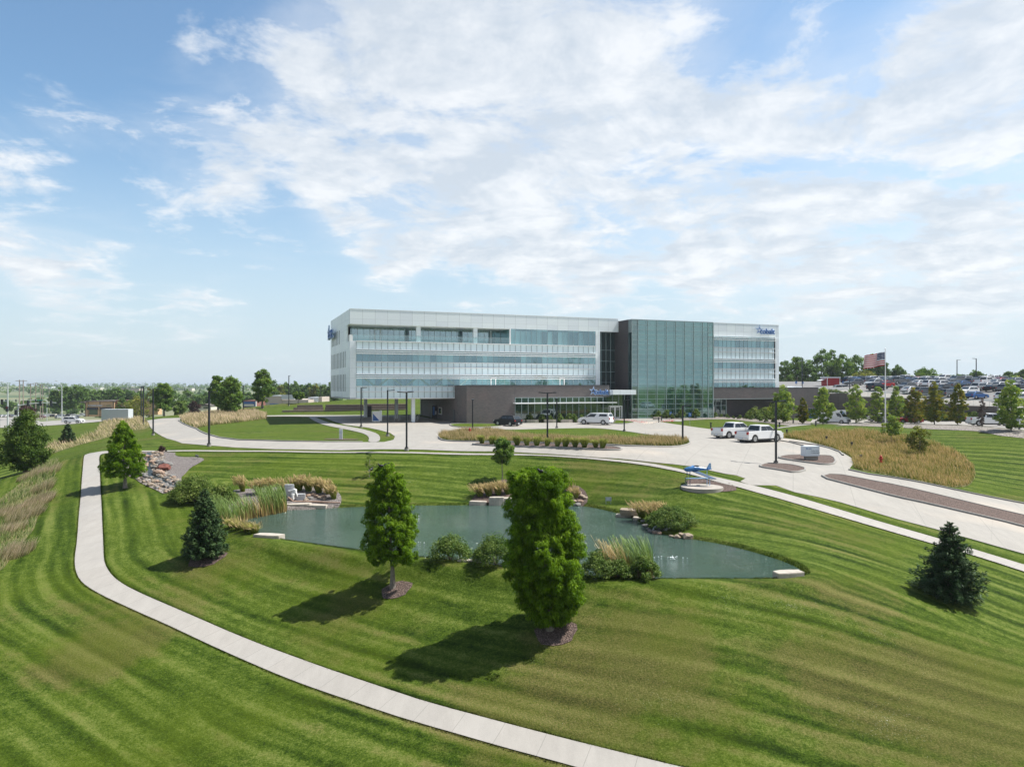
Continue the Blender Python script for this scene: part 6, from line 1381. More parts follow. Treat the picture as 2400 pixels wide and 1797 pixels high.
# pad islands below columns
for i, (px, py, L) in enumerate([(905, 991, 8.), (960, 990.5, 7.), (1005, 989.5, 6.)]):
    q = base(px, py); mb = MB(); mb.prism([(L / 2 * math.cos(a * math.pi / 8) * (1 if abs(math.cos(a * math.pi / 8)) > .5 else 1), .7 * math.sin(a * math.pi / 8)) for a in range(16)], 0, .18, 'z')
    o = mb.build('lane_kerb', 'concrete_kerb', None); o.location = (q[0] - 1, q[1] + 3.5, q[2] + .0); o.rotation_euler = (0, 0, R(111)); mark(o, None, None, None, 'structure')
# white pedestal sign, ground sign, pond signs
def ped(root): mb = MB(); mb.box(-.2, .2, -.12, -.1, .75, 1.1); mb.build('sign_face', 'plate_white', root)
q = base(799, 1030); P_ = [(q[0] + 2.2 * math.cos(i * .6283), q[1] + .2 + 1.4 * math.sin(i * .6283)) for i in range(10)]; drape('sign_mulch', P_, .05, 'mulch', .4)
boxthing('pedestal_sign', 'white pedestal sign in a mulch patch on the left lawn', 'sign', 799, 1030, .42, .22, 1.3, R(10), 'box_white', ped)
q = base(1907, 1080)
root = empty('monument_sign', (q[0] - .35, q[1], q[2] + .12), R(9), 'white box monument sign with star logo and two text lines on the mulch island', 'sign')
simple('sign_face_blue', (.62, .69, .76), .35, .03); simple('text_dark', (.05, .07, .10), .5)
mb = MB(); mb.box(-.55, .75, -.2, .25, -.1, .42); mb.build('base', 'concrete_plain', root)
mb = MB(); mb.box(-.80, .78, -.42, .42, .40, 1.40); mb.build('cabinet', 'sign_face_blue', root, bevel=.02)
for s_, sz, x, z in (('cobalt', .17, -.52, 1.12), ('Service Center', .115, -.02, .90), ('Member Entrance', .115, -.02, .70)):
    o_ = link('lettering', text_mesh('lettering', s_, sz, .006, 'text_dark' if sz < .15 else 'cobalt_blue'), root); o_.rotation_euler = (R(90), 0, 0); o_.location = (x, -.428, z)
mb = MB(); flat_ring(star_pts(-.62, 1.18, .13, .05), star_pts(-.62, 1.18, .07, .03), -.436, -.421, mb); mb.build('star', 'cobalt_blue', root)
mb = MB()
for z in (.92, .72): mb.box(-.16, -.11, -.434, -.421, z, z + .06)
mb.build('bullet_mark', 'text_dark', root)
def smallsign(px, py, w, h, ph, label, col='box_white', txt=None):
    q = base(px, py); root = empty('small_sign', q, R(5), label, 'sign'); mb = MB(); mb.box(-w / 2, w / 2, -.015, .015, ph, ph + h); mb.build('board', col, root, bevel=.004)
    for s_ in (-1, 1): mb = MB(); mb.box(s_ * w * .4 - .015, s_ * w * .4 + .015, -.01, .02, -.1, ph + .05); mb.build('stake', 'grey_metal', root)
    mb = MB()
    for k in range(3): mb.box(-w * .36, w * (.3 - .1 * (k % 2)), -.02, -.016, ph + h * (.25 + .22 * k), ph + h * (.33 + .22 * k))
    mb.build('text_line', 'tail_red' if col == 'box_white' else 'plate_white', root)
smallsign(1124, 1318, .38, .36, .35, 'small white warning sign at the near pond edge between two shrubs'); smallsign(1426, 1178, .5, .32, .15, 'small blue grey sign in the lawn above the far pond bank', 'grey_metal')
def parksign(px, py, hpx, label, loc=None):
    q = loc or base(px, py); h = hpx * q[1] / F; root = empty('parking_sign', q, 0, label, 'sign', 'blue parking signs'); mb = MB(); mb.cyl((0, 0, -.1), (0, 0, h), .03, n=6); mb.build('post', 'grey_metal', root); mb = MB(); mb.box(-.22, .22, -.05, -.03, h - .62, h); mb.build('panel', 'sign_blue', root)
    mb = MB(); mb.sph((0, -.055, h - .17), .05, 6, 4, (1, .2, 1)); mb.box(-.03, .06, -.06, -.051, h - .45, h - .23); mb.build('symbol', 'plate_white', root)
parksign(1571.7, 982, 17, 'blue parking sign left of two before the glass tower'); parksign(1617, 998, 31, 'blue parking sign on a tall post at the lawn edge before the glass tower')
for px, d_, lb in ((1866, 172, 'left blue parking sign above the brick podium roof'), (1881, 172, 'right blue parking sign above the brick podium roof'), (1976, 176, 'blue parking sign above the silver SUV')): parksign(0, 0, 25, lb, ((px - CX) / F * d_, d_, 5.4))
simple('hydrant_red', (.42, .03, .02), .45)
def hydrant(px, py, label, dz=.0):
    root = empty('fire_hydrant', base(px, py, dz), 0, label, 'fire hydrant', 'red fire hydrants'); mb = MB(); mb.cyl((0, 0, 0), (0, 0, .12), .17, n=10); mb.cyl((0, 0, .1), (0, 0, .62), .12, n=10); mb.sph((0, 0, .62), .14, 10, 6, (1, 1, .8)); mb.cyl((-.22, 0, .42), (.22, 0, .42), .065, n=8); mb.cyl((0, -.2, .4), (0, 0, .4), .08, n=8); mb.build('body', 'hydrant_red', root, smooth=True); mb = MB(); mb.cyl((0, 0, .7), (0, 0, .78), .035, n=5); mb.build('valve_nut', 'hydrant_red', root)
hydrant(1101, 1020, 'red fire hydrant in the tan grass of the oval island', .25); hydrant(2064.5, 1092, 'red fire hydrant in the golden prairie grass by the drive', .35)
# flagpole and flag
fd = 132.; fx = (2075 - CX) / F * fd; fz = h0(fx, fd); ft = CZ + (YH - 817) * fd / F
root = empty('flagpole', (fx, fd, fz), 0, 'tall white flagpole behind the row of columnar trees', 'flagpole')
mb = MB(); mb.tube([(0, 0, 0), (0, 0, (ft - fz) * .5), (0, 0, ft - fz - .15)], [.12, .10, .05], 10); mb.build('pole', 'white_metal', root, smooth=True); mb = MB(); mb.sph((0, 0, ft - fz - .05), .11, 10, 6); mb.build('finial', 'chrome', root)
m, t = material('flag_cloth')
u = t.n('ShaderNodeAttribute', attribute_name='fu').outputs['Fac']; v = t.n('ShaderNodeAttribute', attribute_name='fv').outputs['Fac']
stp = t.m('GREATER_THAN', t.m('SINE', t.m('MULTIPLY', v, 13 * math.pi)), 0.0)
cant = t.m('MULTIPLY', t.m('LESS_THAN', u, .40), t.m('GREATER_THAN', v, 6 / 13))
gu = t.m('SUBTRACT', t.m('FRACT', t.m('MULTIPLY', u, 1 / .40 * 6)), .5); gv = t.m('SUBTRACT', t.m('FRACT', t.m('MULTIPLY', t.m('SUBTRACT', v, 6 / 13), 13 / 7 * 5)), .5)
dot = t.m('LESS_THAN', t.m('ADD', t.m('MULTIPLY', gu, gu), t.m('MULTIPLY', gv, gv)), .075)
c = t.mix(stp, (.72, .70, .70), (.40, .02, .03)); cc = t.mix(dot, (.012, .03, .10), (.7, .7, .72)); c = t.mix(cant, c, cc)
df = t.n('ShaderNodeBsdfDiffuse', {'Color': c}); tl = t.n('ShaderNodeBsdfTranslucent', {'Color': c}); t.nt.links.new(t.n('ShaderNodeMixShader', {0: .3, 1: df.outputs[0], 2: tl.outputs[0]}).outputs[0], t.out.inputs[0])
nu, nv = 40, 16; V = []; UU = []; VV_ = []; fl = 3.95; fh = 2.45
for i in range(nu + 1):
    for j in range(nv + 1):
        u_, v_ = i / nu, j / nv; x = -fl * u_ * .97; z = fh * (v_ - 1) - .75 * u_ ** 1.3 * 1.0 + .10 * math.sin(u_ * 9) * u_; y = .32 * math.sin(u_ * 8.5 + v_ * 1.4) * u_ ** .6
        V.append((x, y, z)); UU.append(u_); VV_.append(v_)
Fq_ = [(i * (nv + 1) + j, (i + 1) * (nv + 1) + j, (i + 1) * (nv + 1) + j + 1, i * (nv + 1) + j + 1) for i in range(nu) for j in range(nv)]
o = npmesh('flag', V, Fq_, 'flag_cloth', None, {'fu': UU, 'fv': VV_}, True); o.location = (fx - .08, fd, CZ + (YH - 825) * fd / F); mark(o, 'waving stars and stripes flag blown to the left on the flagpole', 'flag')
# plane sculpture on its round plinth
simple('plane_blue', (.04, .15, .36), .3, .08); simple('plane_light', (.33, .50, .72), .3, .05); simple('plane_dark', (.02, .06, .13), .4); simple('plinth', (.33, .30, .265), .85, .12)
dc = PLC[1]; pr = 48.5 * dc / F; xc = PLC[0]; PZ = PLC[2]
mb = MB(); mb.cyl((0, 0, -.8), (0, 0, 0), pr, pr, 48); o = mb.build('round_plinth', 'plinth', None, smooth=True); o.location = (xc, dc, PZ); mark(o, 'round pale concrete plinth under the aircraft sculpture', 'plinth')
root = empty('aircraft_sculpture', (xc - .15, dc + .75, PZ), R(4), 'blue biplane like aircraft sculpture on thin posts above the round plinth', 'sculpture')
mb = MB()
sec = [(-1.12, .03, 1.28), (-1.0, .15, 1.28), (-.7, .21, 1.29), (-.3, .21, 1.34), (.1, .17, 1.34), (.6, .11, 1.30), (1.0, .05, 1.30)]
for i in range(len(sec) - 1): mb.cyl((sec[i][0], 0, sec[i][2]), (sec[i + 1][0], 0, sec[i + 1][2]), sec[i][1], sec[i + 1][1], 12)
mb.build('fuselage', 'plane_blue', root, smooth=True)
def plate(nm, pts, z0, z1, mat): mb = MB(); mb.prism(pts, z0, z1, 'z'); return mb.build(nm, mat, root)
mb = MB(); mb.add([(-.55, -.1, 1.14), (-.05, -.1, 1.14), (1.15, -1.15, .62), (.75, -1.15, .62), (-.55, -.1, 1.19), (-.05, -.1, 1.19), (1.15, -1.15, .66), (.75, -1.15, .66)], [(0, 1, 2, 3), (4, 5, 6, 7), (0, 1, 5, 4), (2, 3, 7, 6), (1, 2, 6, 5), (3, 0, 4, 7)]); mb.build('upper_wing', 'plane_dark', root, recalc=True)
mb = MB(); mb.add([(-.6, .1, 1.16), (-.1, .1, 1.16), (.3, 1.5, 1.4), (0, 1.5, 1.4), (-.6, .1, 1.21), (-.1, .1, 1.21), (.3, 1.5, 1.44), (0, 1.5, 1.44)], [(0, 1, 2, 3), (4, 5, 6, 7), (0, 1, 5, 4), (2, 3, 7, 6), (1, 2, 6, 5), (3, 0, 4, 7)]); mb.build('upper_wing', 'plane_blue', root, recalc=True)
plate('lower_wing', [(-1.1, -.35), (-.2, -.62), (.9, -.55), (1.2, -.35), (.9, -.2), (-.2, -.1)], .58, .64, 'plane_light')
mb = MB(); mb.prism([(.72, 1.33), (1.12, 1.33), (1.1, 1.78), (.98, 1.78)], -.03, .03); mb.build('tail_fin', 'plane_light', root); plate('tail_plane', [(.75, -.35), (1.05, -.35), (1.08, .35), (.8, .35)], 1.31, 1.35, 'plane_blue')
mb = MB(); mb.sph((-.1, 0, 1.50), .15, 10, 6, (1.8, .8, .8)); mb.build('canopy', 'car_glass', root, smooth=True)
for x, y, z in ((-.95, -.25, 1.2), (-.58, .15, 1.2), (.78, .0, 1.3), (-.95, .2, .6), (.9, -.3, .62)): mb = MB(); mb.cyl((x, y, 0), (x, y, z), .028, n=6); mb.build('post', 'plane_dark' if x < .5 else 'plane_light', root)
mb = MB()
for a in range(3): mb.box(-1.15, -1.12, -.03, .03, 1.28, 1.55)
mb.build('propeller', 'chrome', root)
# flowers
simple('flower_red', (.42, .02, .03), .7, .4, 20.); simple('flower_pale', (.75, .62, .5), .7, .3, 20.)
for nm_, poly, mt in (('red_flowers', [(1447,987.2),(1465,985.6),(1500,989),(1522,992),(1505,993.5),(1492,991.5),(1465,988)], 'flower_red'), ('pale_flowers', [(1500,994),(1522,992.5),(1545,990),(1530,994.5),(1510,996)], 'flower_pale'), ('red_flowers', [(1548,990),(1570,987),(1586,988.5),(1575,990.5),(1555,991.5)], 'flower_red')):
    W_ = GL(poly); X, Y = scatter(W_, 160); n = len(X); Cq = np.c_[X, Y, H0(X, Y) + RNG.uniform(.12, .35, n)]
    v_, f_, t_ = quads(Cq, RNG.normal(size=(n, 3)) * .5 + np.array([0, -.5, 1]), .10, np.zeros(n), .6); o = npmesh(nm_, v_, f_, mt); mark(o, 'bed of flowers by the entrance', None, None, 'stuff')
# stone throne group and drain on the shore
simple('carved_grey', (.42, .43, .45), .8, .15, 6.); simple('carved_white', (.62, .63, .62), .8, .12, 6.); simple('weathered_wood', (.30, .20, .15), .85, .3, 5.)
q = base(678, 1168)
o_ = slab(q[0], q[1], .82, .32, 1.2, R(15), 'tall grey carved stone slab standing at the left of the sculpture group', 'carved_stone', z=q[2], mat='carved_grey')
root = empty('stone_figure', (*base(688, 1172)[:2], base(688, 1172)[2]), R(-10), 'pale seated stone figure leaning between the two carved stones', 'statue')
sk = bpy.data.meshes.new('body'); pts = [(0, 0, .35), (.05, 0, .65), (.12, 0, .85), (.16, 0, 1.0), (-.25, -.05, .75), (-.5, -.05, .78), (.3, -.1, .6), (.42, -.12, .3), (.05, -.25, .35), (.15, -.3, .05), (.1, .2, .35), (.3, .22, .05)]
sk.from_pydata(pts, [(0, 1), (1, 2), (2, 3), (2, 4), (4, 5), (2, 6), (6, 7), (0, 8), (8, 9), (0, 10), (10, 11)], []); so_ = bpy.data.objects.new('tmp', sk); COL.objects.link(so_)
md = so_.modifiers.new('s', 'SKIN'); so_.modifiers.new('b', 'SUBSURF').levels = 1
for i, r_ in enumerate([.2, .19, .12, .13, .09, .06, .08, .05, .12, .07, .12, .07]): sk.skin_vertices[0].data[i].radius = (r_, r_)
me = bpy.data.meshes.new_from_object(so_.evaluated_get(bpy.context.evaluated_depsgraph_get())); bpy.data.objects.remove(so_); me.materials.append(M('carved_white')); CH.setdefault(root.name, []).append(link('body', me, root))
q = base(704, 1172); slab(q[0], q[1], .85, .5, .55, R(4), 'low grey carved stone block at the right of the sculpture group', 'carved_stone', z=q[2], mat='carved_grey')
q = base(735, 1178); o = None
mb = MB(); mb.tube([(-2.2, .25, .42), (-1.7, 0, .1), (0, -.05, .1), (2.3, -.35, .05)], [.09, .09, .08, .06], 7); o = mb.build('timber_beam', 'weathered_wood', None, smooth=True); o.location = q; mark(o, 'long weathered timber beam lying before the stone sculpture', 'beam')
q = at_z(1554, 1243, WZ); root = empty('drain_inlet', (q[0], q[1], WZ), R(-38), 'sloping concrete pipe end with a dark metal grate at the water', 'drain')
mb = MB(); mb.add([(-.55, -.8, -.2), (.55, -.8, -.2), (.5, .9, -.2), (-.5, .9, -.2), (-.55, -.8, .05), (.55, -.8, .05), (.5, .9, .72), (-.5, .9, .72)], [(0, 3, 2, 1), (4, 5, 6, 7), (0, 1, 5, 4), (1, 2, 6, 5), (2, 3, 7, 6), (3, 0, 4, 7)]); mb.build('pipe_end', 'carved_white', root)
mb = MB(); mb.add([(-.38, -.72, .10), (.38, -.72, .10), (.34, .45, .56), (-.34, .45, .56)], [(0, 1, 2, 3)]); mb.build('opening', 'black_paint', root)
for i in range(5): x = -.34 + i * .17; mb = MB(); mb.cyl((x, -.76, .12), (x * .9, .5, .61), .022, n=6); mb.build('grate_bar', 'chrome', root)
for i in range(3): y = -.5 + i * .38; mb = MB(); mb.cyl((-.4, y, .22 + i * .145), (.4, y, .22 + i * .145), .018, n=5); mb.build('grate_bar', 'chrome', root)
q = base(464, 1076); root = empty('spot_light', q, R(200), 'small black spot light standing on the pinkish gravel', 'spot light'); mb = MB(); mb.cyl((0, 0, 0), (0, 0, .3), .025, n=6); mb.build('stake', 'black_paint', root); mb = MB(); mb.cyl((-.05, 0, .3), (.25, 0, .42), .09, .11, 10); mb.build('lamp_head', 'black_paint', root)
shrub('dark_shrub', 'small purple brown shrub at the top of the gravel bed by the sidewalk', base(380, 1060), .48, .75, 'red_shrub_leaf', 30, 50, .06)
shrub('creek_shrub', 'small low green shrub on the left bank of the stream', base(322, 1117), .5, .4, 'shrub_leaf', 20, 50, .06)
# bubbling aerators in the pond
m, t = material('foam'); pbr(t, (.8, .84, .85), .4)
for i, (px, py, n_) in enumerate([(1575, 1306, 30), (980, 1208, 6), (985, 1272, 5)]):
    q = at_z(px, py, WZ); mb = MB()
    for k in range(n_):
        a = random.uniform(0, 6.28); r_ = abs(random.gauss(0, .45)); s_ = random.uniform(.012, .035); mb.sph((q[0] + r_ * math.cos(a), q[1] + r_ * math.sin(a), WZ + .01), s_, 5, 4, (1.6, 1, .6))
    o = mb.build('water_bubbles', 'foam', None); mark(o, 'white bubbles of the pond aerator', None, None, 'stuff')
# ================================================================ far surroundings
# --- terraced stone wall behind the building
tw = [G(x, y)[:2] for x, y in ((662, 966.5), (700, 966), (760, 965), (850, 963), (950, 961))]
mb = MB()
for k in range(3):
    for i in range(len(tw) - 1):
        a, b = Vector(tw[i]), Vector(tw[i + 1]); d_ = (b - a).normalized(); n_ = Vector((-d_.y, d_.x)); 
        if n_.y < 0: n_ = -n_
        a2, b2 = a + n_ * (.5 + k * 1.4) + d_ * (k * 2.5 if i == 0 else 0), b + n_ * (.5 + k * 1.4); z0 = h0(*a) - .5; zt = h0(*a) + .45 + k * .55
        c1, c2 = a2 + n_ * 1.4, b2 + n_ * 1.4
        mb.add([(a2.x, a2.y, z0), (b2.x, b2.y, z0), (c2.x, c2.y, z0), (c1.x, c1.y, z0), (a2.x, a2.y, zt), (b2.x, b2.y, zt), (c2.x, c2.y, zt), (c1.x, c1.y, zt)], [(0, 1, 5, 4), (1, 2, 6, 5), (2, 3, 7, 6), (3, 0, 4, 7), (4, 5, 6, 7)])
o = mb.build('terrace_wall', 'block_stone', None); mark(o, 'low terraced dark stone wall on the hill behind the overhang', 'stone wall')
# --- coffee shop and stores on the left
simple('wood_tan', (.56, .38, .22), .8, .15, 2.); simple('stucco_tan', (.46, .40, .35), .9, .06); simple('stucco_cream', (.62, .58, .50), .9, .05); simple('brick_red', (.22, .09, .07), .9, .15, 4.); simple('roof_brown', (.10, .085, .075), .9); simple('wall_white', (.50, .54, .58), .8, .04)
def placeb(px0, px1, ytop, ybase, d): 
    x0, x1 = (px0 - CX) / F * d, (px1 - CX) / F * d; return x0, x1, CZ - (ybase - YH) * d / F, CZ - (ytop - YH) * d / F
def bblock(root, name, px0, px1, yt, yb, d, dep, mat, dd=0.):
    x0, x1, z0, z1 = placeb(px0, px1, yt, yb, d); mb = MB(); mb.box(x0 - root.location.x, x1 - root.location.x, dd, dd + dep, z0 - root.location.z, z1 - root.location.z); return mb.build(name, mat, root)
D1 = 250.
root = empty('coffee_shop', ((230 - CX) / F * D1, D1, CZ - (976 - YH) * D1 / F), 0, 'tan and brown coffee shop with white lettering across the street at left', 'building')
bblock(root, 'wall', 200, 268, 941, 976, D1, 16, 'wood_tan'); bblock(root, 'wall', 268, 281, 938, 974, D1, 15, 'brick_red', .6); bblock(root, 'wall', 281, 366, 940, 972, D1, 3, 'wood_tan', 1.2)
bblock(root, 'roof', 197, 270, 939.2, 941, D1, 17, 'roof_brown', -.4); bblock(root, 'roof', 281, 367, 938.6, 940.4, D1, 3.4, 'roof_brown', .9); bblock(root, 'canopy', 191, 204, 941.5, 943.5, D1, 4, 'roof_brown', -1.6)
for a, b in ((208, 230), (240, 262)):
    bblock(root, 'awning', a, b, 954.5, 960, D1, 1.2, 'black_paint', -1.2); o = bblock(root, 'window', a + 1, b - 1, 960.2, 971.5, D1, .1, 'glass_store', -.08)
for x in (200, 206.5, 234, 265): bblock(root, 'trim', x, x + 1.1, 941.2, 976, D1, .12, 'roof_brown', -.14)
def facetext(root, s, px, ybase, hpx, d, mat, dd=-.3, bold=0., sx=1.):
    me = text_mesh('lettering', s, hpx * d / F * 1.35, .03, mat, bold=bold); o = link('lettering', me, root); o.rotation_euler = (R(90), 0, 0)
    o.location = ((px - CX) / F * d - root.location.x, dd, CZ - (ybase - YH) * d / F - root.location.z); o.scale = (sx, 1, 1); return o
facetext(root, 'STARBUCKS', 207.5, 951.8, 3.6, D1, 'box_white', bold=.02, sx=1.28); facetext(root, 'DRIVE', 250.5, 951.6, 3.2, D1, 'glass_clear', sx=.9)
D2 = 168.
boxthing('screen_wall', 'plain white boxy screen wall at the edge of the left prairie strip', 'screen wall', 0, 0, 63 * D2 / F, 2.2, 2.6, 0, 'wall_white', loc=((269.5 - CX) / F * D2, D2 + 1, CZ - (985 - YH) * D2 / F))
D3 = 330.
root = empty('store_building', ((660 - CX) / F * D3, D3, CZ - (958 - YH) * D3 / F), 0, 'long tan box store with a pale blue roof sign panel behind the hill', 'building')
bblock(root, 'wall', 600, 658.5, 928, 960, D3, 30, 'stucco_tan'); bblock(root, 'wall', 658.6, 722, 936.6, 960, D3, 30, 'stucco_tan', .5); bblock(root, 'parapet_sign', 659, 690, 925, 936, D3, 1, 'wall_white', .2); bblock(root, 'roof_edge', 632, 660, 926.8, 928.4, D3, 30, 'wall_white', -.1)
bblock(root, 'sign_panel', 633, 652.5, 945.8, 949.6, D3, .2, 'cobalt_blue', -.25); facetext(root, 'Computers', 634, 949.0, 2.6, D3, 'box_white', -.3)
root = empty('corner_store', ((586 - CX) / F * (D3 - 20), D3 - 20, CZ - (958 - YH) * D3 / F), 0, 'small brick store with a coloured sign board left of the tan box store', 'building')
bblock(root, 'wall', 570, 600, 938.5, 960, D3 - 20, 12, 'brick_red'); bblock(root, 'sign_board', 571, 598, 941, 953, D3 - 20, .2, 'car_blue', -.25); bblock(root, 'sign_board', 573, 596, 947, 951.5, D3 - 20, .1, 'stucco_cream', -.38); bblock(root, 'corner_post', 599, 601, 940, 958, D3 - 20, .5, 'box_white', -.4)
root = empty('white_store', ((740 - CX) / F * (D3 + 10), D3 + 10, CZ - (952 - YH) * D3 / F), 0, 'low white and cream store at the left of the office building end wall', 'building')
bblock(root, 'wall', 722, 746, 931, 952, D3 + 10, 14, 'wall_white'); bblock(root, 'wall', 722.5, 745, 941, 955, D3 + 10, 13, 'stucco_cream', -1.); bblock(root, 'window', 727, 733, 934, 939, D3 + 10, .1, 'glass_store', -.1); bblock(root, 'wall', 746, 754, 930, 948, D3 + 10, 14, 'stucco_tan', .3)
root = empty('house', ((481 - CX) / F * 300, 300, CZ - (961 - YH) * 300 / F), 0, 'small cream house with a shallow gable roof beyond the left lawn', 'house')
bblock(root, 'wall', 467, 494, 951, 961, 300, 8, 'stucco_cream'); x0, x1, z0, z1 = placeb(465, 496, 946, 951, 300); mb = MB(); mb.prism([(x0 - root.location.x, z0 - root.location.z), (x1 - root.location.x, z0 - root.location.z), ((x0 + x1) / 2 - root.location.x, z1 - root.location.z)], -.4, 8.4); mb.build('roof', 'roof_brown', root); bblock(root, 'window', 477, 487, 953.5, 957, 300, .1, 'glass_store', -.1)
# --- street, cars and signals at far left
def poly_far(L): return GL(L)
drape('street', GL([(0,968),(0,1003),(60,1001),(140,996),(240,988),(240,982.5),(150,985.5),(95,989),(60,986),(110,977),(200,972.5),(200,969),(110,972),(60,975),(20,960)]), .08, 'concrete_plain', 3., label='street at far left')
drape('shop_car_park', GL([(70,975),(150,971.5),(198,970.5),(198,967),(110,968),(70,971)]), .05, 'asphalt', 4., label='car park by the coffee shop')
for i, (px, py, kd, cl, hd, lb) in enumerate([(172, 992.5, 'suv', 'car_white', 2, 'white SUV driving on the near street at left'), (96, 979.5, 'suv', 'car_maroon', 5, 'maroon SUV waiting on the street left of the silver one'), (139, 980.5, 'suv', 'car_silver', 80, 'silver SUV seen from behind, left of the street light'), (118, 977, 'suv', 'car_white', 20, 'white SUV just behind the maroon one'), (181, 980.5, 'suv', 'car_grey', 120, 'grey SUV right above the white one on the near street'),
      (165, 971, 'suv', 'car_black', 5, 'dark blue car parked before the coffee shop'), (176, 969, 'sedan', 'car_white', 20, 'white car parked behind the dark blue one'), (192, 967.5, 'pickup', 'car_white', 0, 'white pickup beside the coffee shop wall'), (144, 963.5, 'suv', 'car_grey', 0, 'dark van far behind by the pale cabinet'), (105, 973, 'sedan', 'car_white', 10, 'second white car in the street queue'), (128, 974, 'sedan', 'car_black', 30, 'black car behind the silver SUV'),
      (6, 965, 'sedan', 'car_white', 90, 'white car at the extreme left edge of the street'), (16, 966, 'sedan', 'car_white', 90, 'second white car from the left edge of the street'), (26, 965, 'suv', 'car_grey', 90, 'dark grey car in the left street queue'), (35, 964.5, 'sedan', 'car_silver', 90, 'silver car at the right of the left street queue')]):
    q = base(px, py); make_car(kd, cl, (q[0], q[1], q[2] + .09), R(hd), lb, 'cars on the far left streets', 1.0, False, 'street_car')
simple('galvanized', (.50, .54, .56), .45, .05); simple('pole_wood', (.30, .25, .21), .9, .1)
def pole_at(px, ybase, ytop, name, label, cat, mat, r=.11, group=None, d=None):
    q = base(px, ybase) if d is None else ((px - CX) / F * d, d, h0((px - CX) / F * d, d)); h = CZ + (YH - ytop) * q[1] / F - q[2]
    root = empty(name, q, 0, label, cat, group); mb = MB(); mb.cyl((0, 0, -.2), (0, 0, h), r, r * .7, 8); mb.build('pole', mat, root); return root, h, q
def sig(root, x, y, z, nm='signal_head', lamp_=None):
    mb = MB(); mb.box(x - .2, x + .2, y - .15, y + .1, z - .55, z + .55); o = mb.build(nm, 'black_paint', root)
    mb = MB(); mb.cyl((x, y - .2, z + (.32 if lamp_ == 'tail_red' else -.32)), (x, y - .14, z + (.32 if lamp_ == 'tail_red' else -.32)), .12, n=8)
    if lamp_: mb.build('lens', lamp_, o)
root, h, q = pole_at(42.5, 1012, 946, 'traffic_signal', 'traffic signal on a long curved mast arm reaching right, at left', 'traffic signal', 'galvanized', .16, d=150)
mb = MB(); mb.tube([(.1, 0, h - .4), (2., 0, h - .05), (5, 0, h + .18), (7.9, 0, h + .22)], [.13, .11, .09, .06], 8); mb.build('mast_arm', 'galvanized', root)
for x in (2.1, 4.7, 6.9): sig(root, x, 0, h + .1)
sig(root, -.5, 0, h - 1.8)
root, h, q = pole_at(18, 1012, 900, 'street_light', 'tall street light at the left edge with an arm reaching out of the picture', 'street light', 'galvanized', .17, d=150)
mb = MB(); mb.tube([(0, 0, h), (-1.2, 0, h + .5), (-3.4, 0, h + .5)], [.06, .05, .04], 6); mb.build('arm', 'galvanized', root); mb = MB(); mb.box(-3.9, -3.3, -.15, .15, h + .42, h + .55); mb.build('lamp_head', 'galvanized', root); mb = MB(); mb.cyl((0, 0, h - 3.6), (-4.5, 0, h - 3.5), .09, .06, 8); mb.build('mast_arm', 'galvanized', root); sig(root, -1.1, -.1, h - 3.7); sig(root, .1, -.3, h - 5.2, lamp_='tail_red')
root, h, q = pole_at(145, 987.6, 905, 'street_light', 'tall street light with its lamp arm bent left, above the white SUV', 'street light', 'galvanized', .13)
mb = MB(); mb.tube([(0, 0, h), (-.45, 0, h + .75), (-1.2, 0, h + 1.45)], [.07, .06, .05], 6); mb.build('arm', 'galvanized', root); mb = MB(); mb.sph((-1.5, 0, h + 1.5), .28, 8, 5, (1.4, .7, .5)); mb.build('lamp_head', 'galvanized', root)
root, h, q = pole_at(110, 963, 937, 'traffic_signal', 'farther traffic signal mast with a green street name sign', 'traffic signal', 'galvanized', .14, d=300)
mb = MB(); mb.cyl((0, 0, h - .1), (-20, 0, h - .1), .1, .06, 6); mb.build('mast_arm', 'galvanized', root)
for x in (-17, -12.8, -4.6): sig(root, x, -.1, h - .3)
simple('sign_green', (.01, .25, .15), .5); mb = MB(); mb.box(-3.9, -1.6, -.2, -.15, h - .35, h + .1); mb.build('street_name_sign', 'sign_green', root); sig(root, .3, -.2, h - 2.6)
root, h, q = pole_at(79.5, 991, 961, 'traffic_signal', 'short pedestrian signal post on the grass at left', 'traffic signal', 'galvanized', .09); sig(root, 0.15, -.15, h - .3); sig(root, .35, -.1, h - 1.6)
for i, (px, yt, d_) in enumerate([(45.7, 890, 262), (54.5, 890, 268), (71.6, 898.5, 330), (83.6, 896.7, 340), (94.5, 899.5, 380), (100, 901, 385), (115, 910, 450)]):
    root, h, q = pole_at(px, 0, yt, 'utility_pole', ['first', 'second', 'third', 'fourth', 'fifth', 'sixth', 'seventh'][i] + ' wooden utility pole from the left on the skyline', 'utility pole', 'pole_wood', .22, 'wooden utility poles', d=d_)
    mb = MB(); mb.box(-1.45, 1.45, -.07, .07, h - .45, h - .28); mb.build('crossarm', 'pole_wood', root)
    for x in (-1.3, -.6, .6, 1.3): mb = MB(); mb.cyl((x, 0, h - .28), (x, 0, h - .1), .06, n=5); mb.build('insulator', 'galvanized', root)
boxthing('utility_box', 'pale tan utility box behind the far signal', 'utility box', 125.5, 964, 3.2, 1.6, 1.7, 0, 'stucco_cream')
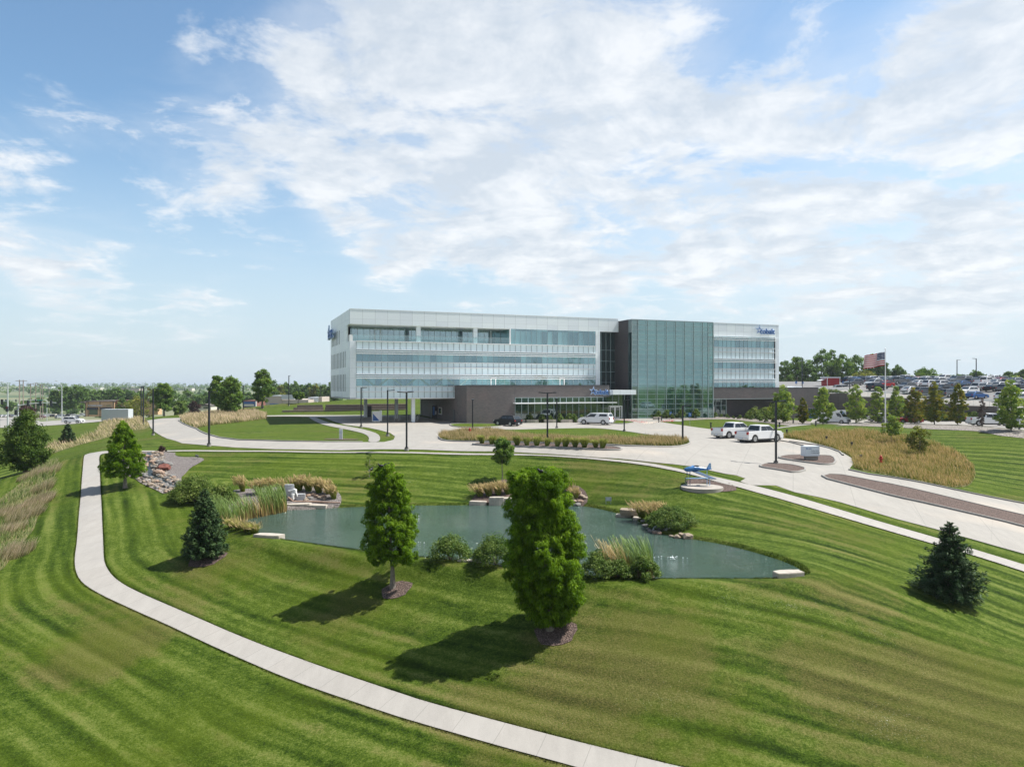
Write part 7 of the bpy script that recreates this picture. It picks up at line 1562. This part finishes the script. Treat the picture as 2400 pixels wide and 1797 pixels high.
# --- trees
def simple_tree(name, lb, px, ybase, ytop, hw, mat='wood_leaf', nc=60, per=34, size=.28, z0f=.12, d=None, group=None, rf=None):
    q = base(px, ybase) if d is None else ((px - CX) / F * d, d, CZ - (ybase - YH) * d / F if d > 300 or px > 1500 else h0((px - CX) / F * d, d)); s = q[1] / F; Hh = CZ + (YH - ytop) * s - q[2]; Rw = hw * s
    return leafy_tree(name, lb, q, Hh, Rw, Hh * z0f, mat, nc, per, size, rf=rf, group=group, crad=(.2, .36))
rfd = lambda Rw: (lambda u: Rw * np.interp(u, [0, .15, .4, .7, .9, 1], [.5, .95, 1, .8, .5, .18]))
for px, yb, yt, hw, mt, nc, lb in [(384, 972, 896, 23, 'maple_leaf', 110, 'tall green tree at the bend of the drive, left of the road'), (511, 967, 881, 21, 'maple_leaf', 110, 'left tree of the close pair behind the left lawn'), (541, 975, 884, 29, 'maple_leaf', 150, 'right tree of the close pair, branches down to the tan grass'), (615, 961.5, 868, 24, 'maple_leaf', 110, 'tall open tree standing alone before the tan store')]:
    d_ = {384: 185, 511: 172, 541: 158, 615: 175}[px]; s = d_ / F; simple_tree('maple_tree', lb, px, yb, yt, hw, mt, nc, 60, .26, .10 if hw == 29 else .2, rf=rfd(hw * s), d=d_)
simple_tree('round_tree', 'small round headed tree on the terraced hill', 699, 957, 918, 12, 'maple_leaf', 60, 60, .22, .4, d=186)
for px, yb, yt, hw, mt, lb in [(420, 969, 938, 18, 'shrub_leaf', 'dark green bush right of the tree at the road bend'), (455, 962, 941, 14, 'red_shrub_leaf', 'reddish brown bush beside the cream house'), (62, 982, 951, 19, 'red_shrub_leaf', 'reddish green bush before the maroon SUV'), (320, 971, 930, 26, 'yellow_leaf', 'light green tree before the coffee shop wing'), (295, 969, 932, 20, 'wood_leaf', 'green tree covering the middle of the coffee shop'), (350, 958, 908, 12, 'yellow_leaf', 'yellow tree behind the coffee shop, left of the road tree'), (430, 950, 930, 22, 'wood_leaf', 'tree clump behind the reddish bush')]:
    simple_tree('tree', lb, px, yb, yt, hw, mt, 60, 50, .26, .08, d={420: 195, 455: 230, 62: 175, 320: 236, 295: 242, 350: 290, 430: 290}[px])
# woods left: individually visible trees
k = 0
for px, yb, yt, hw, d_, mt in [(128, 958, 915, 14, 330, 'wood_leaf'), (142, 959, 911, 15, 320, 'wood_leaf'), (158, 958, 905, 16, 330, 'wood_leaf'), (175, 958, 904, 17, 325, 'wood_leaf'), (190, 957, 906, 16, 335, 'wood_leaf'), (206, 950, 912, 15, 360, 'wood_leaf'), (222, 950, 916, 15, 365, 'wood_leaf'), (240, 950, 914, 16, 370, 'wood_leaf'), (258, 950, 913, 15, 365, 'wood_leaf'), (275, 950, 909, 15, 360, 'wood_leaf'), (292, 950, 914, 15, 370, 'wood_leaf'), (310, 950, 916, 15, 370, 'wood_leaf'), (330, 950, 915, 15, 375, 'wood_leaf'),
       (405, 955, 917, 17, 360, 'wood_leaf'), (440, 952, 916, 17, 380, 'wood_leaf'), (470, 950, 926, 15, 370, 'wood_leaf'), (495, 956, 915, 17, 340, 'wood_leaf'), (580, 950, 918, 15, 380, 'wood_leaf'), (640, 946, 894, 20, 372, 'wood_leaf'), (655, 946, 900, 16, 378, 'yellow_leaf'), (672, 944, 898, 17, 385, 'wood_leaf'), (690, 944, 896, 18, 390, 'wood_leaf'), (708, 944, 899, 16, 385, 'wood_leaf'), (724, 944, 900, 17, 380, 'wood_leaf'), (740, 944, 900, 15, 375, 'yellow_leaf'), (756, 946, 903, 15, 372, 'wood_leaf'), (772, 950, 897, 17, 366, 'wood_leaf'), (788, 950, 893, 14, 360, 'wood_leaf'),
       (20, 962, 938, 14, 380, 'wood_leaf'), (60, 960, 940, 14, 390, 'wood_leaf'), (95, 962, 936, 13, 390, 'wood_leaf'), (840, 944, 915, 18, 350, 'wood_leaf'), (900, 944, 914, 18, 350, 'yellow_leaf'), (960, 944, 912, 18, 350, 'wood_leaf'), (1000, 944, 912, 18, 350, 'wood_leaf')]:
    simple_tree('woodland_tree', '%s %s tree from the left in the wood behind the shops' % (ordn[k % 30] if k < 30 else ['thirty first', 'thirty second', 'thirty third', 'thirty fourth', 'thirty fifth'][k - 30], 'yellow green' if mt[0] == 'y' else 'green'), px, yb, yt, hw, mt, 50, 34, .55, .05, d_, 'trees of the left wood line'); k += 1
k = 0
for px, yb, yt, hw, d_, mt, nm_ in [(1840, 915, 848, 22, 235, 'wood_leaf', 't'), (1868, 915, 838, 24, 238, 'maple_leaf', 't'), (1895, 915, 846, 20, 232, 'wood_leaf', 't'), (1925, 908, 818, 26, 240, 'wood_leaf', 't'), (1950, 905, 822, 20, 244, 'wood_leaf', 't'), (1975, 905, 832, 24, 240, 'maple_leaf', 't'), (2004, 905, 830, 24, 242, 'maple_leaf', 't'), (2026, 908, 872, 27, 228, 'yellow_leaf', 't'), (2050, 905, 830, 22, 246, 'maple_leaf', 't'), (2070, 904, 850, 16, 245, 'wood_leaf', 't'),
       (2106, 904, 857, 18, 246, 'wood_leaf', 't'), (2170, 908, 865, 33, 236, 'maple_leaf', 't'), (2287, 904, 869, 18, 240, 'wood_leaf', 't'), (2364, 902, 872, 14, 246, 'wood_leaf', 't'), (2385, 902, 874, 12, 248, 'wood_leaf', 't'), (2385, 928, 884, 24, 200, 'hornbeam_leaf', 't'), (2400, 902, 868, 12, 246, 'wood_leaf', 't')]:
    simple_tree('broad_tree', '%s broad leaved tree from the left on the right skyline' % ordn[k], px, yb, yt, hw, mt, 80, 42, .34, .05, d_, 'broad trees on the right skyline'); k += 1
for k, (px, yt, hw) in enumerate([(2211, 881, 9), (2233, 878, 8), (2258, 876, 11), (2324, 877, 9), (2341, 878, 9)]):
    d_ = 242; s = d_ / F; spruce('skyline_spruce', ordn[k] + ' small conifer from the left on the right skyline', ((px - CX) * s, d_, CZ - (905 - YH) * s - .2), (905 - yt) * s, hw * s, 'spruce_needle', 11, 9, needle=.32, dens=.35, group='conifers on the right skyline')
# --- far-off woods reading as one mass
def far_mass(name, pts, mat, label, per=26, size=2.0):
    P = np.array(pts); cl = P[:, :3]; v, f, t_ = crown_cloud(cl, P[:, 3], per, size, .75); o = npmesh(name, v, f, mat, None, {'tint': t_}); mark(o, label, None, None, 'stuff'); return o
pts = []
rr = np.random.default_rng(11)
for _ in range(2600):
    d_ = 420 + 2600 * rr.uniform() ** 1.4; an = rr.uniform(-.72, .10); x, y = d_ * math.sin(an), d_ * math.cos(an)
    if math.sin(x / 95. + y / 160.) * math.sin(y / 120. + 1.) + .35 * math.sin(x / 31. + y / 47.) < (.05 if d_ < 900 else -.15): continue
    if d_ < 520 and an < -.52: continue
    h_ = rr.uniform(3, 6.5) * (1 + d_ / 6000); pts.append((x, y, float(farz(np.array([x]), np.array([y]))[0]) + h_ * .8, h_))
far_mass('far_wood', pts, 'wood_leaf', 'far-off woods towards the left horizon', 22, 2.4)
pts = []
for _ in range(420):
    an = rr.uniform(.05, .75); d_ = rr.uniform(330, 420); x, y = d_ * math.sin(an), d_ * math.cos(an); h_ = rr.uniform(3, 5); pts.append((x, y, h0(x, y) + h_ * .6, h_))
far_mass('far_wood', pts, 'wood_leaf', 'woods behind the car park', 26, 1.6)
pts = []
for _ in range(900):                      # woods behind the camera, mirrored in the glass
    an = rr.uniform(R(95), R(200)); d_ = rr.uniform(75, 150); x, y = d_ * math.sin(an), d_ * math.cos(an); h_ = rr.uniform(2.5, 4.5); z_ = h0(x, y)
    for q_ in (0, 1): pts.append((x, y, z_ + 2.5 + q_ * 4.5, h_))
for (x, y, H_) in ((150, -10, 15), (163, -2, 17), (172, 8, 14), (140, -22, 12)):
    for q_ in range(7): pts.append((x + rr.uniform(-5, 5), y + rr.uniform(-5, 5), h0(x, y) + 3 + q_ * H_ / 5, 4.5))
far_mass('far_wood', pts, 'wood_leaf', 'woods behind the viewpoint', 40, .9)
# distant buildings
for i, (px, yb, yt, w, d_, mt) in enumerate([(105, 915.5, 909, 22, 1300, 'wall_white'), (96, 912, 905.5, 10, 1350, 'stucco_cream'), (117, 913, 906, 7, 1350, 'wall_white'), (45, 914, 910, 22, 1500, 'stucco_tan'), (215, 914, 908, 40, 1400, 'stucco_cream'), (305, 914.5, 909.5, 42, 1100, 'stucco_tan'), (125, 917, 912, 10, 1100, 'box_white'), (415, 911, 908, 36, 1500, 'wall_white'), (440, 913, 909.5, 20, 1400, 'stucco_cream')]):
    root = empty('far_building', ((px - CX) / F * d_, d_, CZ - (yb - YH) * d_ / F), 0, ordn[i] + ' of the tiny pale buildings near the left horizon, listed from nearest cluster', 'building', 'tiny pale buildings on the horizon'); w_ = w * d_ / F; h_ = (yb - yt) * d_ / F
    mb = MB(); mb.box(-w_ / 2, w_ / 2, 0, 12, -4, h_ * .8); mb.build('wall', mt, root); mb = MB(); mb.box(-w_ / 2 - .4, w_ / 2 + .4, -.4, 12.4, h_ * .8, h_); mb.build('roof', 'roof_brown' if i % 2 else 'box_white', root)
# ================================================================ short turf and clover up close
def lawn_attrs(o, X, Y, per=3):
    d_, s_, g_ = segdist(X, Y, GUIDE, False); dr = np.zeros(len(X))
    for (cx_, cy_, rad, w) in DRYC: dr += w * np.exp(-((X - cx_) ** 2 + (Y - cy_) ** 2) / rad ** 2)
    for nm_, ar in (('stripe', d_ * g_), ('dry', dr), ('along', s_)):
        a = o.data.attributes.new(nm_, 'FLOAT', 'POINT'); a.data.foreach_set('value', np.repeat(ar, per).astype(np.float32))
def turf(poly, n, h, w, name='grass'):
    X, Y = scatter(poly, n); k = RNG.uniform(size=len(X)) < np.clip((46 - Y) / 13, 0, 1) ** .7
    for pol in (PLW + PRW[::-1],): k &= ~inside(X, Y, pol)
    X, Y = X[k], Y[k]; Z_ = HP(X, Y) - .01
    o = blades(name, X, Y, Z_, h, w, 'lawn', (0, 0), .35, None, 1, 'short mown grass blades', None, None, 'stuff'); lawn_attrs(o, X, Y); return o
def edge_tufts(line, side, n, spread=.10, h=.055):
    P = np.array(line); L = np.r_[0, np.cumsum(np.hypot(*np.diff(P, axis=0).T))]; s = RNG.uniform(0, L[-1], n); X = np.interp(s, L, P[:, 0]); Y = np.interp(s, L, P[:, 1])
    i = np.clip(np.searchsorted(L, s) - 1, 0, len(P) - 2); T = np.diff(P, axis=0)[i]; T /= np.linalg.norm(T, axis=1)[:, None]; o_ = side * (RNG.uniform(-.03, spread, n) + .03 * np.sin(s * 3.1) * np.sin(s * 1.3)); X = X - T[:, 1] * o_; Y = Y + T[:, 0] * o_
    o = blades('grass', X, Y, HP(X, Y) - .005, h, .03, 'lawn', (0, 0), .4, None, 1, 'grass blades hanging over the path edge', None, None, 'stuff'); lawn_attrs(o, X, Y)
edge_tufts(PLW[8:], -1, 16000); edge_tufts(PRW[8:], 1, 16000)
edge_tufts(SLW, -1, 20000, .08, .07); edge_tufts(SUW, 1, 16000, .08, .07)
# rough grass fringe round the pond bank
Pn = POND + [POND[0]]; edge_tufts(Pn, 1, 16000, .35, .09)
P3 = np.array(POND); 

m, t = material('clover_white'); pbr(t, (.55, .56, .50), .8)
for i, (px, py, rad, n) in enumerate([(1850, 1420, 2.2, 260), (1700, 1400, 1.6, 120), (2080, 1690, 1.6, 200), (960, 1130, 1.6, 160), (2050, 1480, 2.0, 90), (1560, 1640, 2.0, 60)]):
    c_ = base(px, py); a = RNG.uniform(0, 6.28, n); q = rad * np.abs(RNG.normal(size=n)) * .6; X, Y = c_[0] + q * np.cos(a) * 1.6, c_[1] + q * np.sin(a)
    v_, f_, t_ = quads(np.c_[X, Y, HP(X, Y) + .05], RNG.normal(size=(n, 3)) * .3 + np.array([0, -.4, 1]), .011, np.zeros(n), 1.0); mark(npmesh('clover', v_, f_, 'clover_white'), 'white clover flowers in the lawn', None, None, 'stuff')
# ================================================================ air
m, t = material('haze_air')
pv = t.n('ShaderNodeVolumePrincipled', {'Color': (.80, .90, 1.0, 1), 'Density': .00014, 'Anisotropy': .25}); t.nt.links.new(pv.outputs[0], t.out.inputs['Volume'])
mb = MB(); mb.box(-7600, 7800, -3500, 9600, float(Z.min()) - 3, 48); o = mb.build('haze', 'haze_air', None); mark(o, None, None, None, 'stuff')
